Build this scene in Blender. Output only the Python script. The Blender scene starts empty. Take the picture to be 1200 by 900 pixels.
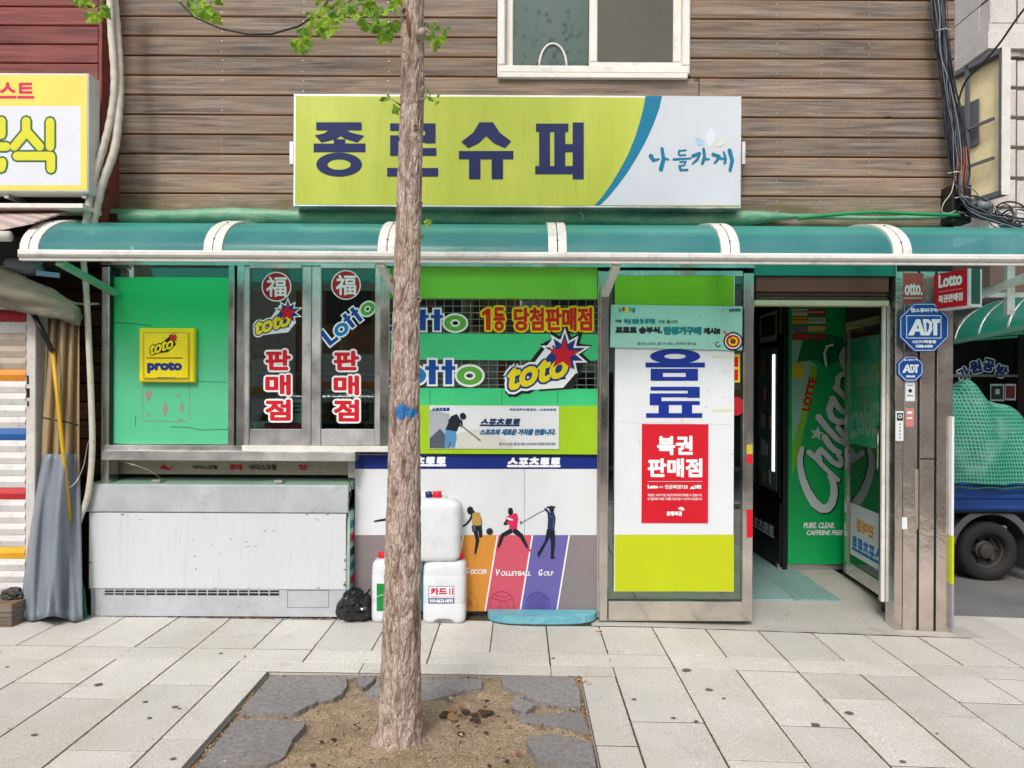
import bpy, bmesh, math, random
from mathutils import Vector, Matrix, noise
from math import sin, cos, pi, radians, sqrt, exp

sc = bpy.context.scene
COL = sc.collection
random.seed(7)

# ---------------------------------------------------------------- camera, sky, sun, exposure
FOC = 867.0          # focal length in pixels of a 1200 px wide picture
DIST = 4.78          # camera to the shop front (plane Y=0)
EYE = 1.5
ROLL = 0.005
cam_d = bpy.data.cameras.new("camera")
cam_d.sensor_width = 36.0
cam_d.lens = FOC / 1200 * 36
cam_d.shift_x = -10 / 1200
cam_d.shift_y = 5 / 1200
cam_d.clip_start = 0.05
cam_d.clip_end = 600
cam = bpy.data.objects.new("camera", cam_d)
COL.objects.link(cam)
cam.matrix_world = Matrix.Translation((0, -DIST, EYE)) @ Matrix.Rotation(pi / 2, 4, 'X') @ Matrix.Rotation(ROLL, 4, 'Z')
sc.camera = cam

SUN_EL, SUN_AZ = radians(45), radians(196)      # azimuth measured from +Y towards +X
world = bpy.data.worlds.new("World")
sc.world = world
world.use_nodes = True
wn, wl = world.node_tree.nodes, world.node_tree.links
wn.clear()
wo = wn.new('ShaderNodeOutputWorld')
bg = wn.new('ShaderNodeBackground')
sky = wn.new('ShaderNodeTexSky')
sky.sky_type = 'NISHITA'
sky.sun_disc = False
sky.sun_elevation = SUN_EL
sky.sun_rotation = SUN_AZ
sky.air_density = 1.0
sky.dust_density = 4.0
hs = wn.new('ShaderNodeHueSaturation')
hs.inputs['Saturation'].default_value = 0.35
wl.new(sky.outputs[0], hs.inputs['Color'])
wl.new(hs.outputs[0], bg.inputs[0])
bg.inputs[1].default_value = 0.15
wl.new(bg.outputs[0], wo.inputs[0])

sd = bpy.data.lights.new("sun", 'SUN')
sd.energy = 1.3
sd.angle = radians(13)
sd.color = (1.0, 0.96, 0.9)
sun = bpy.data.objects.new("sun", sd)
COL.objects.link(sun)
sdir = Vector((sin(SUN_AZ) * cos(SUN_EL), cos(SUN_AZ) * cos(SUN_EL), sin(SUN_EL)))
sun.rotation_euler = sdir.to_track_quat('Z', 'Y').to_euler()
sun.location = sdir * 30

sc.view_settings.view_transform = 'Standard'
sc.view_settings.look = 'None'
sc.view_settings.gamma = 1.0
sc.view_settings.exposure = 0.28
sc.render.engine = 'CYCLES'
sc.cycles.max_bounces = 8
sc.cycles.transparent_max_bounces = 12
sc.cycles.use_denoising = True

# ---------------------------------------------------------------- where things stand
def kk(Y):
    return (DIST + Y) / FOC

def W(px, py, Y):
    """the point of the vertical plane at depth Y that shows at photo pixel (px, py)"""
    dx, dy = px - 610, py - 455
    x, y = dx + dy * ROLL, dy - dx * ROLL
    return Vector((x * kk(Y), Y, EYE - y * kk(Y)))

def g(X):
    """height of the pavement, which falls slightly towards the side street"""
    return -0.010 * X - 0.020 * max(0.0, X - 0.8)

# ---------------------------------------------------------------- materials
def lin(c):
    def f(v):
        v /= 255.0
        return v / 12.92 if v <= 0.04045 else ((v + 0.055) / 1.055) ** 2.4
    return (f(c[0]), f(c[1]), f(c[2]), 1.0)

def sc3(c, s):
    return (c[0] * s, c[1] * s, c[2] * s, 1.0)

MATS = {}
class NT:
    def __init__(self, name):
        self.m = bpy.data.materials.new(name)
        self.m.use_nodes = True
        self.n = self.m.node_tree.nodes
        self.l = self.m.node_tree.links
        self.b = self.n['Principled BSDF']
        self.tc = self.n.new('ShaderNodeTexCoord')
        self.out = self.n['Material Output']
    def link(self, a, b): self.l.new(a, b)
    def mapping(self, scale=(1, 1, 1), src='Object', loc=(0, 0, 0), rand=0):
        mp = self.n.new('ShaderNodeMapping')
        mp.inputs['Scale'].default_value = scale
        mp.inputs['Location'].default_value = loc
        self.link(self.tc.outputs[src], mp.inputs[0])
        if rand:
            oi = self.n.new('ShaderNodeObjectInfo')
            mu = self.n.new('ShaderNodeMath'); mu.operation = 'MULTIPLY'; mu.inputs[1].default_value = rand
            self.link(oi.outputs['Random'], mu.inputs[0])
            cb = self.n.new('ShaderNodeCombineXYZ')
            for i in range(3): self.link(mu.outputs[0], cb.inputs[i])
            ad = self.n.new('ShaderNodeVectorMath'); ad.operation = 'ADD'
            self.link(mp.outputs[0], ad.inputs[0]); self.link(cb.outputs[0], ad.inputs[1])
            return ad.outputs[0]
        return mp.outputs[0]
    def noise(self, vec, scale=5, detail=4, rough=.55, dist=0):
        t = self.n.new('ShaderNodeTexNoise')
        t.inputs['Scale'].default_value = scale
        t.inputs['Detail'].default_value = detail
        t.inputs['Roughness'].default_value = rough
        t.inputs['Distortion'].default_value = dist
        self.link(vec, t.inputs['Vector'])
        return t.outputs['Fac']
    def voro(self, vec, scale=5, feature='F1', out='Distance'):
        t = self.n.new('ShaderNodeTexVoronoi')
        t.feature = feature
        t.inputs['Scale'].default_value = scale
        self.link(vec, t.inputs['Vector'])
        return t.outputs[out]
    def ramp(self, fac, stops):
        r = self.n.new('ShaderNodeValToRGB')
        e = r.color_ramp.elements
        while len(e) < len(stops): e.new(0.5)
        for i, (p, c) in enumerate(stops):
            e[i].position = p
            e[i].color = c if len(c) == 4 else (*c, 1)
        self.link(fac, r.inputs[0])
        return r.outputs[0]
    def grey(self, fac, a, b, va=0.0, vb=1.0):
        mr = self.n.new('ShaderNodeMapRange')
        mr.inputs[1].default_value = a; mr.inputs[2].default_value = b
        mr.inputs[3].default_value = va; mr.inputs[4].default_value = vb
        self.link(fac, mr.inputs[0])
        return mr.outputs[0]
    def mix(self, fac, a, b, mode='MIX'):
        m = self.n.new('ShaderNodeMix'); m.data_type = 'RGBA'; m.blend_type = mode
        for v, s in ((fac, m.inputs[0]), (a, m.inputs[6]), (b, m.inputs[7])):
            if hasattr(v, 'type') and hasattr(v, 'links'): self.link(v, s)
            elif isinstance(v, (int, float)): s.default_value = v
            else: s.default_value = v if len(v) == 4 else (*v, 1)
        return m.outputs[2]
    def math(self, op, a, b=0.0):
        m = self.n.new('ShaderNodeMath'); m.operation = op
        for v, s in ((a, m.inputs[0]), (b, m.inputs[1])):
            if isinstance(v, (int, float)): s.default_value = v
            else: self.link(v, s)
        return m.outputs[0]
    def color(self, c):
        s = self.b.inputs['Base Color']
        if hasattr(c, 'links'): self.link(c, s)
        else: s.default_value = c
    def set(self, **k):
        for a, v in k.items():
            s = self.b.inputs[a.replace('_', ' ')]
            if hasattr(v, 'links'): self.link(v, s)
            else: s.default_value = v
        return self
    def bump(self, h, strength=.3, dist=.01):
        b = self.n.new('ShaderNodeBump')
        b.inputs['Strength'].default_value = strength
        b.inputs['Distance'].default_value = dist
        self.link(h, b.inputs['Height'])
        self.link(b.outputs[0], self.b.inputs['Normal'])

def paint(name, rgb, rough=.45, metal=0.0, var=.12, scale=6, bump=0.0, bscale=60, streak=False, dirt=0.0, spec=.5, rand=0, k=.9):
    """painted, printed or plastic surface: colour with a little unevenness, grime and relief"""
    if name in MATS: return MATS[name]
    t = NT(name)
    c = sc3(lin(rgb), k)
    v = t.mapping(scale=(1, 1, .25) if streak else (1, 1, 1), rand=rand or 3)
    n1 = t.noise(v, scale, 5, .6)
    col = t.mix(t.grey(n1, .3, .75), sc3(c, 1 - var), sc3(c, 1 + var * .6))
    if dirt:
        n2 = t.noise(t.mapping(scale=(6, 6, .8) if streak else (3, 3, 3), rand=5), 4, 7, .7, .4)
        col = t.mix(t.grey(n2, .52, .78, 0, dirt), col, sc3((.16, .13, .10), .8))
    t.color(col)
    t.set(Metallic=metal, Specular_IOR_Level=spec)
    t.set(Roughness=t.grey(n1, .3, .7, max(0.03, rough - .08), min(1, rough + .1)))
    if bump:
        t.bump(t.noise(v, bscale, 4, .6), bump, .004)
    MATS[name] = t.m
    return t.m

def printm(name, rgb, rough=.55, k=.88):
    return paint(name, rgb, rough=rough, var=.06, scale=3, k=k, spec=.28)

def steel(name, tint=(.62, .60, .57), rough=.28, grime=.5, brushed=True):
    t = NT(name)
    v = t.mapping(scale=(1, 1, 1), rand=4)
    n1 = t.noise(v, 3.5, 6, .65, .3)
    n2 = t.noise(t.mapping(scale=(90, 90, 1.5) if brushed else (1, 1, 1), rand=2), 4, 3, .6)
    n3 = t.noise(v, 22, 8, .75, .6)
    c = t.mix(t.grey(n1, .35, .7), sc3(tint, .72), sc3(tint, 1.08))
    c = t.mix(t.grey(n3, .56, .74, 0, grime), c, (.20, .16, .12))
    t.color(c)
    t.set(Metallic=.92)
    t.set(Roughness=t.math('ADD', t.grey(n1, .3, .7, rough - .08, rough + .12), t.grey(n2, .3, .7, -.04, .06)))
    t.bump(n1, .08, .01)
    MATS[name] = t.m
    return t.m

def glass(name, tint=(.82, .9, .87), refl=.10, rough=.02, body=None, bodyf=0.0):
    t = NT(name)
    tr = t.n.new('ShaderNodeBsdfTransparent'); tr.inputs[0].default_value = (*tint, 1)
    gl = t.n.new('ShaderNodeBsdfGlossy'); gl.inputs['Roughness'].default_value = rough
    gl.inputs[0].default_value = (.95, .97, .97, 1)
    fr = t.n.new('ShaderNodeFresnel'); fr.inputs[0].default_value = 1.5
    f = t.math('ADD', fr.outputs[0], refl)
    mx = t.n.new('ShaderNodeMixShader')
    t.link(f, mx.inputs[0]); t.link(tr.outputs[0], mx.inputs[1]); t.link(gl.outputs[0], mx.inputs[2])
    last = mx.outputs[0]
    if body:
        df = t.n.new('ShaderNodeBsdfDiffuse'); df.inputs[0].default_value = (*body, 1)
        m2 = t.n.new('ShaderNodeMixShader')
        n = t.noise(t.mapping(rand=3), 2.5, 6, .6)
        t.link(t.grey(n, .3, .7, bodyf * .7, bodyf * 1.3), m2.inputs[0])
        t.link(last, m2.inputs[1]); t.link(df.outputs[0], m2.inputs[2])
        last = m2.outputs[0]
    t.link(last, t.out.inputs[0])
    t.n.remove(t.b)
    MATS[name] = t.m
    return t.m

def wood(name, dark, light, rough=.7, alg=False, knot=True, gscale=1.0):
    t = NT(name)
    v = t.mapping(scale=(.9 * gscale, 4, 15 * gscale), rand=60)
    grain = t.noise(v, 1.9, 7, .6, .7)
    fine = t.noise(t.mapping(scale=(1.6, 30, 62), rand=37), 1.5, 8, .78, .25)
    blot = t.noise(t.mapping(scale=(1.6, 2, 3), rand=21), 1.4, 3, .5)
    mid = tuple((dark[i] + light[i]) / 2 for i in range(3))
    c = t.ramp(grain, [(.30, (*dark, 1)), (.45, (*mid, 1)), (.60, (*light, 1)), (.8, sc3((*light, 1), 1.15))])
    c = t.mix(t.grey(fine, .44, .62, 0, .62), c, sc3((*dark, 1), .7))
    c = t.mix(t.grey(blot, .40, .7, .0, .45), c, (light[0] * 1.0, light[1] * .78, light[2] * .58))
    sz = t.n.new('ShaderNodeSeparateXYZ'); t.link(t.tc.outputs['Object'], sz.inputs[0])
    ed = t.math('ABSOLUTE', sz.outputs[2])
    c = t.mix(t.math('MULTIPLY', t.grey(ed, .044, .060, 0, .75), t.grey(blot, .3, .6, .3, 1)), c, (light[0] * 1.15, light[1] * .85, light[2] * .62))
    oi = t.n.new('ShaderNodeObjectInfo')
    tone = t.grey(oi.outputs['Random'], 0, 1, .86, 1.22)
    cb = t.n.new('ShaderNodeCombineXYZ')
    for i in range(3): t.link(tone, cb.inputs[i])
    c = t.mix(1.0, c, cb.outputs[0], 'MULTIPLY')
    if knot:
        nz = t.noise(t.mapping(scale=(6, 1, 12), rand=17), 3, 3)
        vk = t.mapping(scale=(2.3, 0.01, 5.2), rand=83)
        d = t.math('ADD', t.voro(vk, 1.0), t.math('MULTIPLY', nz, .06))
        hit = t.n.new('ShaderNodeSeparateColor'); t.link(t.voro(vk, 1.0, 'F1', 'Color'), hit.inputs[0])
        on = t.math('GREATER_THAN', hit.outputs[0], .42)
        c = t.mix(t.math('MULTIPLY', on, t.grey(d, .05, .10, .8, 0)), c, (dark[0] * .5, dark[1] * .36, dark[2] * .3, 1))
        ring = t.math('SINE', t.math('MULTIPLY', d, 90.0))
        c = t.mix(t.math('MULTIPLY', on, t.math('MULTIPLY', t.grey(d, .08, .26, .35, 0), t.grey(ring, -1, 1, 0, 1))), c, sc3((*dark, 1), .7))
    if alg:
        ge = t.n.new('ShaderNodeNewGeometry')
        sp = t.n.new('ShaderNodeSeparateXYZ'); t.link(ge.outputs['Position'], sp.inputs[0])
        am = t.noise(t.mapping(scale=(2, 2, 5), rand=9), 3, 5, .65)
        f = t.math('MULTIPLY', t.grey(sp.outputs[2], 2.64, 2.80, 1, 0), t.grey(am, .4, .62, 0, .75))
        c = t.mix(f, c, (.10, .115, .018))
    t.color(c)
    t.set(Roughness=rough, Specular_IOR_Level=.25)
    h = t.math('ADD', t.math('MULTIPLY', fine, .6), grain)
    t.bump(h, .35, .004)
    MATS[name] = t.m
    return t.m

def stone(name, base, spk=.22, rough=.75, tone=.10, fine=260, stain=.35):
    t = NT(name)
    v = t.mapping(rand=30)
    a = t.noise(v, fine, 2, .6)
    b = t.noise(v, 3.0, 6, .6, .2)
    s = t.noise(v, 9, 7, .72, .8)
    B = (*base, 1)
    c = t.mix(t.grey(a, .3, .7), sc3(B, 1 - spk), sc3(B, 1 + spk))
    c = t.mix(t.grey(b, .3, .72, 0, 1), c, t.mix(.5, c, sc3(B, .78)))
    c = t.mix(t.grey(s, .58, .75, 0, stain), c, sc3(B, .5))
    oi = t.n.new('ShaderNodeObjectInfo')
    tn = t.grey(oi.outputs['Random'], 0, 1, 1 - tone, 1 + tone)
    cb = t.n.new('ShaderNodeCombineXYZ')
    for i in range(3): t.link(tn, cb.inputs[i])
    c = t.mix(1.0, c, cb.outputs[0], 'MULTIPLY')
    ge = t.n.new('ShaderNodeNewGeometry')
    w1 = t.noise(ge.outputs['Position'], 1.3, 5, .6, .5); w2 = t.noise(ge.outputs['Position'], 7, 7, .7, .5)
    c = t.mix(t.grey(w1, .42, .68, 0, .30), c, (B[0] * .62, B[1] * .58, B[2] * .50, 1))
    c = t.mix(t.grey(w2, .60, .72, 0, .40), c, (B[0] * .45, B[1] * .42, B[2] * .36, 1))
    t.color(c)
    t.set(Roughness=rough, Specular_IOR_Level=.25)
    t.bump(t.math('ADD', t.math('MULTIPLY', a, .35), s), .25, .004)
    MATS[name] = t.m
    return t.m

# ---------------------------------------------------------------- mesh builders
ROOTS = {}
def tag(o, label=None, cat=None, group=None, kind=None):
    if label: o['label'] = label
    if cat: o['category'] = cat
    if group: o['group'] = group
    if kind: o['kind'] = kind
    return o

def thing(name, loc, label=None, cat=None, group=None, kind=None):
    e = bpy.data.objects.new(name, None)
    e.empty_display_size = .1
    e.location = loc
    COL.objects.link(e)
    ROOTS[e] = Vector(loc)
    return tag(e, label, cat, group, kind)

class MB:
    """collects world-space geometry and links it as ONE mesh object"""
    def __init__(s):
        s.v, s.f, s.mi, s.sm = [], [], [], []
    def add(s, vs, fs, mi=0, smooth=False):
        b = len(s.v)
        s.v += [tuple(p) for p in vs]
        for f in fs:
            s.f.append([i + b for i in f]); s.mi.append(mi); s.sm.append(smooth)
        return s
    def box(s, a, b, mi=0, ch=0.0):
        x0, y0, z0 = [min(a[i], b[i]) for i in range(3)]
        x1, y1, z1 = [max(a[i], b[i]) for i in range(3)]
        c = min(ch, (x1 - x0) * .3, (z1 - z0) * .3, (y1 - y0) * .6)
        if c <= 0:
            vs = [(x0, y0, z0), (x1, y0, z0), (x1, y1, z0), (x0, y1, z0), (x0, y0, z1), (x1, y0, z1), (x1, y1, z1), (x0, y1, z1)]
            fs = [(0, 3, 2, 1), (4, 5, 6, 7), (0, 1, 5, 4), (1, 2, 6, 5), (2, 3, 7, 6), (3, 0, 4, 7)]
        else:   # chamfer round the front face (the side seen from the street)
            vs = [(x0 + c, y0, z0 + c), (x1 - c, y0, z0 + c), (x1 - c, y0, z1 - c), (x0 + c, y0, z1 - c),
                  (x0, y0 + c, z0), (x1, y0 + c, z0), (x1, y0 + c, z1), (x0, y0 + c, z1),
                  (x0, y1, z0), (x1, y1, z0), (x1, y1, z1), (x0, y1, z1)]
            fs = [(0, 1, 2, 3), (4, 5, 1, 0), (5, 6, 2, 1), (6, 7, 3, 2), (7, 4, 0, 3),
                  (4, 8, 9, 5), (5, 9, 10, 6), (6, 10, 11, 7), (7, 11, 8, 4), (8, 11, 10, 9)]
        return s.add(vs, fs, mi)
    def bpx(s, x0, y0, x1, y1, Yf, Yb, mi=0, ch=0.0):
        """box whose front face, on plane Yf, fills the photo rectangle"""
        mx, my = (x0 + x1) / 2, (y0 + y1) / 2
        X0, X1 = W(x0, my, Yf).x, W(x1, my, Yf).x
        Z0, Z1 = W(mx, y0, Yf).z, W(mx, y1, Yf).z
        return s.box((X0, Yf, Z1), (X1, Yb, Z0), mi, ch)
    def obox(s, c, u, v, w, mi=0):
        """oriented box: centre and three half-vectors"""
        c, u, v, w = Vector(c), Vector(u), Vector(v), Vector(w)
        vs = [c + u * i + v * j + w * k for k in (-1, 1) for j in (-1, 1) for i in (-1, 1)]
        return s.add(vs, [(0, 2, 3, 1), (4, 5, 7, 6), (0, 1, 5, 4), (2, 6, 7, 3), (0, 4, 6, 2), (1, 3, 7, 5)], mi)
    def bar(s, a, b, w, h=None, mi=0, up=(0, 0, 1)):
        a, b = Vector(a), Vector(b)
        d = (b - a)
        n = d.normalized()
        sd = n.cross(Vector(up))
        if sd.length < 1e-4: sd = n.cross(Vector((0, 1, 0)))
        sd.normalize(); u2 = sd.cross(n).normalized()
        return s.obox((a + b) / 2, d / 2, sd * (w / 2), u2 * ((h or w) / 2), mi)
    def tube(s, pts, r, n=8, mi=0, cap=True, flat=1.0):
        pts = [Vector(p) for p in pts]
        rs = r if isinstance(r, (list, tuple)) else [r] * len(pts)
        vs, fs = [], []
        prev = None
        for i, p in enumerate(pts):
            t = (pts[min(i + 1, len(pts) - 1)] - pts[max(i - 1, 0)]).normalized()
            if prev is None:
                ref = Vector((0, 0, 1)) if abs(t.z) < .9 else Vector((0, 1, 0))
                u = t.cross(ref).normalized()
            else:
                u = (prev - t * prev.dot(t))
                u = u.normalized() if u.length > 1e-6 else t.orthogonal().normalized()
            prev = u
            w = t.cross(u)
            for j in range(n):
                a = 2 * pi * j / n
                vs.append(p + (u * cos(a) + w * sin(a) * flat) * rs[i])
        for i in range(len(pts) - 1):
            for j in range(n):
                k = (j + 1) % n
                fs.append((i * n + j, i * n + k, (i + 1) * n + k, (i + 1) * n + j))
        if cap:
            fs.append(tuple(range(n))[::-1]); fs.append(tuple((len(pts) - 1) * n + j for j in range(n)))
        return s.add(vs, fs, mi, True)
    def prism(s, pts, dvec, mi=0):
        """convex or simple outline (world points) pushed along dvec"""
        from mathutils.geometry import tessellate_polygon
        pts = [Vector(p) for p in pts]; d = Vector(dvec); n = len(pts)
        tris = tessellate_polygon([pts])
        fs = [tuple(t) for t in tris] + [tuple(i + n for i in t[::-1]) for t in tris]
        fs += [(i, (i + 1) % n, (i + 1) % n + n, i + n) for i in range(n)]
        return s.add(pts + [p + d for p in pts], fs, mi)
    def lathe(s, c, prof, n=20, mi=0, axis='Z', sx=1.0, sy=1.0, cap=True):
        c = Vector(c); vs, fs = [], []
        for r, h in prof:
            for j in range(n):
                a = 2 * pi * j / n
                x, y = r * cos(a) * sx, r * sin(a) * sy
                vs.append(c + (Vector((x, y, h)) if axis == 'Z' else Vector((x, h, y)) if axis == 'Y' else Vector((h, x, y))))
        for i in range(len(prof) - 1):
            for j in range(n):
                k = (j + 1) % n
                fs.append((i * n + j, i * n + k, (i + 1) * n + k, (i + 1) * n + j))
        if cap: fs.append(tuple(range(n))[::-1])
        fs.append(tuple((len(prof) - 1) * n + j for j in range(n)))
        return s.add(vs, fs, mi, True)
    def build(s, name, mat, parent=None, fixn=True, label=None, kind=None, smooth=None, bev=0.0, origin=None):
        mats = mat if isinstance(mat, (list, tuple)) else [mat]
        v = s.v
        lo = [min(p[i] for p in v) for i in range(3)]; hi = [max(p[i] for p in v) for i in range(3)]
        c = Vector([(lo[i] + hi[i]) / 2 for i in range(3)]) if origin is None else Vector(origin)
        me = bpy.data.meshes.new(name)
        me.from_pydata([(p[0] - c.x, p[1] - c.y, p[2] - c.z) for p in v], [], s.f)
        for m in mats: me.materials.append(m)
        me.polygons.foreach_set('material_index', s.mi)
        me.polygons.foreach_set('use_smooth', s.sm if smooth is None else [smooth] * len(s.f))
        me.update()
        if fixn:
            bm = bmesh.new(); bm.from_mesh(me)
            bmesh.ops.recalc_face_normals(bm, faces=bm.faces)
            bm.to_mesh(me); bm.free()
        o = bpy.data.objects.new(name, me)
        COL.objects.link(o)
        ROOTS[o] = c
        if parent is not None:
            o.parent = parent
            o.location = c - ROOTS[parent]
        else:
            o.location = c
        if bev:
            b = o.modifiers.new('bevel', 'BEVEL'); b.width = bev; b.segments = 2; b.limit_method = 'ANGLE'
        return tag(o, label, kind=kind)

# flat print: lettering and shapes lying on a surface, laid out in the surface's own plane
_GL = {}
def glyphs(s, shear=0.0):
    key = (s, shear)
    if key not in _GL:
        c = bpy.data.curves.new('t', 'FONT'); c.body = s; c.size = 1; c.shear = shear; c.resolution_u = 3
        o = bpy.data.objects.new('t', c); COL.objects.link(o)
        me = bpy.data.meshes.new_from_object(o)
        vs = [(p.co.x, p.co.y) for p in me.vertices]; fs = [tuple(f.vertices) for f in me.polygons]
        bpy.data.objects.remove(o); bpy.data.curves.remove(c); bpy.data.meshes.remove(me)
        _GL[key] = (vs, fs)
    return _GL[key]

class Sheet:
    """T: optional map applied before the surface map (for turned logos)"""
    def __init__(s, mapf, nrm=(0, -1, 0), lift=.0012):
        s.mapf, s.n, s.l = mapf, Vector(nrm), lift
        s.mb = MB(); s.mats = []; s.T = None
    def mi(s, m):
        if m not in s.mats: s.mats.append(m)
        return s.mats.index(m)
    def raw(s, pts, fs, m):
        s.l += 2.5e-5
        out = []
        for p in pts:
            if s.T: p = s.T(*p)
            out.append(s.mapf(p[0], p[1]) + s.n * s.l)
        s.mb.add(out, fs, s.mi(m))
        return s
    def poly(s, pts, m):
        from mathutils.geometry import tessellate_polygon
        t = tessellate_polygon([[Vector((p[0], p[1], 0)) for p in pts]])
        return s.raw(pts, [tuple(x) for x in t], m)
    def rect(s, x0, y0, x1, y1, m, e=0):
        return s.raw([(x0 - e, y0 - e), (x1 + e, y0 - e), (x1 + e, y1 + e), (x0 - e, y1 + e)], [(0, 1, 2, 3)], m)
    def ell(s, cx, cy, rx, ry, m, e=0, n=28, a0=0, a1=2 * pi):
        pts = [(cx + (rx + e) * cos(a0 + (a1 - a0) * i / n), cy + (ry + e) * sin(a0 + (a1 - a0) * i / n)) for i in range(n + 1 if a1 - a0 < 6.28 else n)]
        return s.poly(pts, m)
    def ring(s, cx, cy, rx, ry, ix, iy, m, e=0, n=32, a0=0, a1=2 * pi):
        ix, iy = max(ix - e, .05), max(iy - e, .05)
        pts = []
        for i in range(n + 1):
            a = a0 + (a1 - a0) * i / n
            pts += [(cx + (rx + e) * cos(a), cy + (ry + e) * sin(a)), (cx + ix * cos(a), cy + iy * sin(a))]
        return s.raw(pts, [(2 * i, 2 * i + 1, 2 * i + 3, 2 * i + 2) for i in range(n)], m)
    def stroke(s, pts, w, m, cap=True, w1=None):
        n = len(pts)
        for i in range(n - 1):
            (x0, y0), (x1, y1) = pts[i], pts[i + 1]
            d = math.hypot(x1 - x0, y1 - y0) or 1
            wa = w if w1 is None else w + (w1 - w) * i / (n - 1)
            wb = w if w1 is None else w + (w1 - w) * (i + 1) / (n - 1)
            nx, ny = -(y1 - y0) / d, (x1 - x0) / d
            s.raw([(x0 + nx * wa / 2, y0 + ny * wa / 2), (x1 + nx * wb / 2, y1 + ny * wb / 2), (x1 - nx * wb / 2, y1 - ny * wb / 2), (x0 - nx * wa / 2, y0 - ny * wa / 2)], [(0, 1, 2, 3)], m)
        if cap:
            for i, (x, y) in enumerate(pts):
                wa = w if w1 is None else w + (w1 - w) * i / (n - 1)
                s.ell(x, y, wa / 2, wa / 2, m, n=8)
        return s
    def star(s, cx, cy, R, r, n, m, rot=0, sx=1, jit=None):
        pts = []
        for i in range(2 * n):
            a = rot + pi * i / n
            q = (R if i % 2 == 0 else r) * (1 + (jit[i // 2 % len(jit)] if jit and i % 2 == 0 else 0))
            pts.append((cx + q * sin(a) * sx, cy - q * cos(a)))
        return s.poly(pts, m)
    def text(s, t, x0, y0, x1, y1, m, bold=0.0, out=0.0, shear=0.0, n=10):
        """text fitted into the box; bold and out thicken every stroke by that many units"""
        vs, fs = glyphs(t, shear)
        ax, bx = min(v[0] for v in vs), max(v[0] for v in vs)
        ay, by = min(v[1] for v in vs), max(v[1] for v in vs)
        q0, r0, q1, r1 = x0 + bold, y0 + bold, x1 - bold, y1 - bold
        P = [(q0 + (v[0] - ax) / (bx - ax) * (q1 - q0), r1 - (v[1] - ay) / (by - ay) * (r1 - r0)) for v in vs]
        R = bold + out
        s.raw(P, fs, m)
        if R:
            rings = [R] if R < 1.6 else [R, R * .55]
            for q in rings:
                for i in range(n):
                    a = 2 * pi * (i + .5) / n
                    s.raw([(p[0] + q * cos(a), p[1] + q * sin(a)) for p in P], fs, m)
        return s
    def build(s, name, parent=None, label=None):
        return s.mb.build(name, s.mats, parent, fixn=False, label=label)

def front(Y):
    return lambda x, y: W(x, y, Y)

def quadmap(P0, U, V):
    P0, U, V = Vector(P0), Vector(U), Vector(V)
    return lambda u, v: P0 + U * u + V * v

def turn(cx, cy, deg, s=1.0, sy=None):
    a = radians(deg); sy = s if sy is None else sy
    return lambda x, y: (cx + (x * s) * cos(a) - (y * sy) * sin(a), cy + (x * s) * sin(a) + (y * sy) * cos(a))
# ---------------------------------------------------------------- shared materials
WHITE = printm('white_print', (230, 233, 236))
WHITEK = printm('white_ink', (240, 243, 244), k=.95)
NAVY = printm('navy_print', (28, 52, 128))
INK = printm('black_print', (24, 24, 28))
RED = printm('red_print', (214, 22, 42))
YEL = printm('yellow_print', (248, 226, 20))
LOTB = printm('mid_blue_print', (20, 130, 200))
LOTD = printm('deep_blue_print', (10, 75, 165))
LOTG = printm('leaf_green_print', (95, 180, 60))
TEALP = printm('teal_print', (14, 120, 150))
GREYP = printm('grey_print', (120, 120, 124))
STEEL = steel('stainless_steel', (.78, .76, .73), .16, .28)
STEELW = steel('warm_stainless_steel', (.76, .70, .64), .15, .22)
ALU = steel('dull_aluminium', (.70, .69, .68), .36, .55)
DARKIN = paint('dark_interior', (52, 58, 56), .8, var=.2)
BLACKM = paint('black_paint', (20, 20, 22), .4)
UPVC = paint('white_upvc', (236, 232, 224), .35, dirt=.35, scale=3)
WOODG = wood('weathered_cladding', (.085, .066, .057), (.31, .25, .20), alg=True)
WOODR = wood('red_stained_cladding', (.10, .028, .028), (.26, .082, .075), .6)
WOODD = wood('dark_red_board', (.03, .012, .009), (.09, .035, .025), .7)
GLASSW = glass('shop_glass', (.66, .80, .74), .13)
GLASSD = glass('door_glass', (.72, .88, .80), .09)

# ---------------------------------------------------------------- ground, road, pavement
def ground_sheet(name, x0, x1, y0, y1, dz, m, nx=24, ny=2):
    b = MB(); vs = []; fs = []
    for j in range(ny + 1):
        for i in range(nx + 1):
            X = x0 + (x1 - x0) * i / nx; Y = y0 + (y1 - y0) * j / ny
            vs.append((X, Y, g(max(-6, min(6, X))) + dz))
    for j in range(ny):
        for i in range(nx):
            a = j * (nx + 1) + i
            fs.append((a, a + 1, a + nx + 2, a + nx + 1))
    b.add(vs, fs)
    return tag(b.build(name, m, None), kind='structure')

t = NT('earth_ground')
t.color(t.mix(t.noise(t.mapping(), 4, 6), (.13, .115, .10, 1), (.20, .18, .16, 1))); t.set(Roughness=.9)
EARTH = t.m
b = MB(); b.box((-300, -300, -1.2), (300, 300, -.32)); tag(b.build('ground', EARTH, None), kind='structure')

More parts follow.
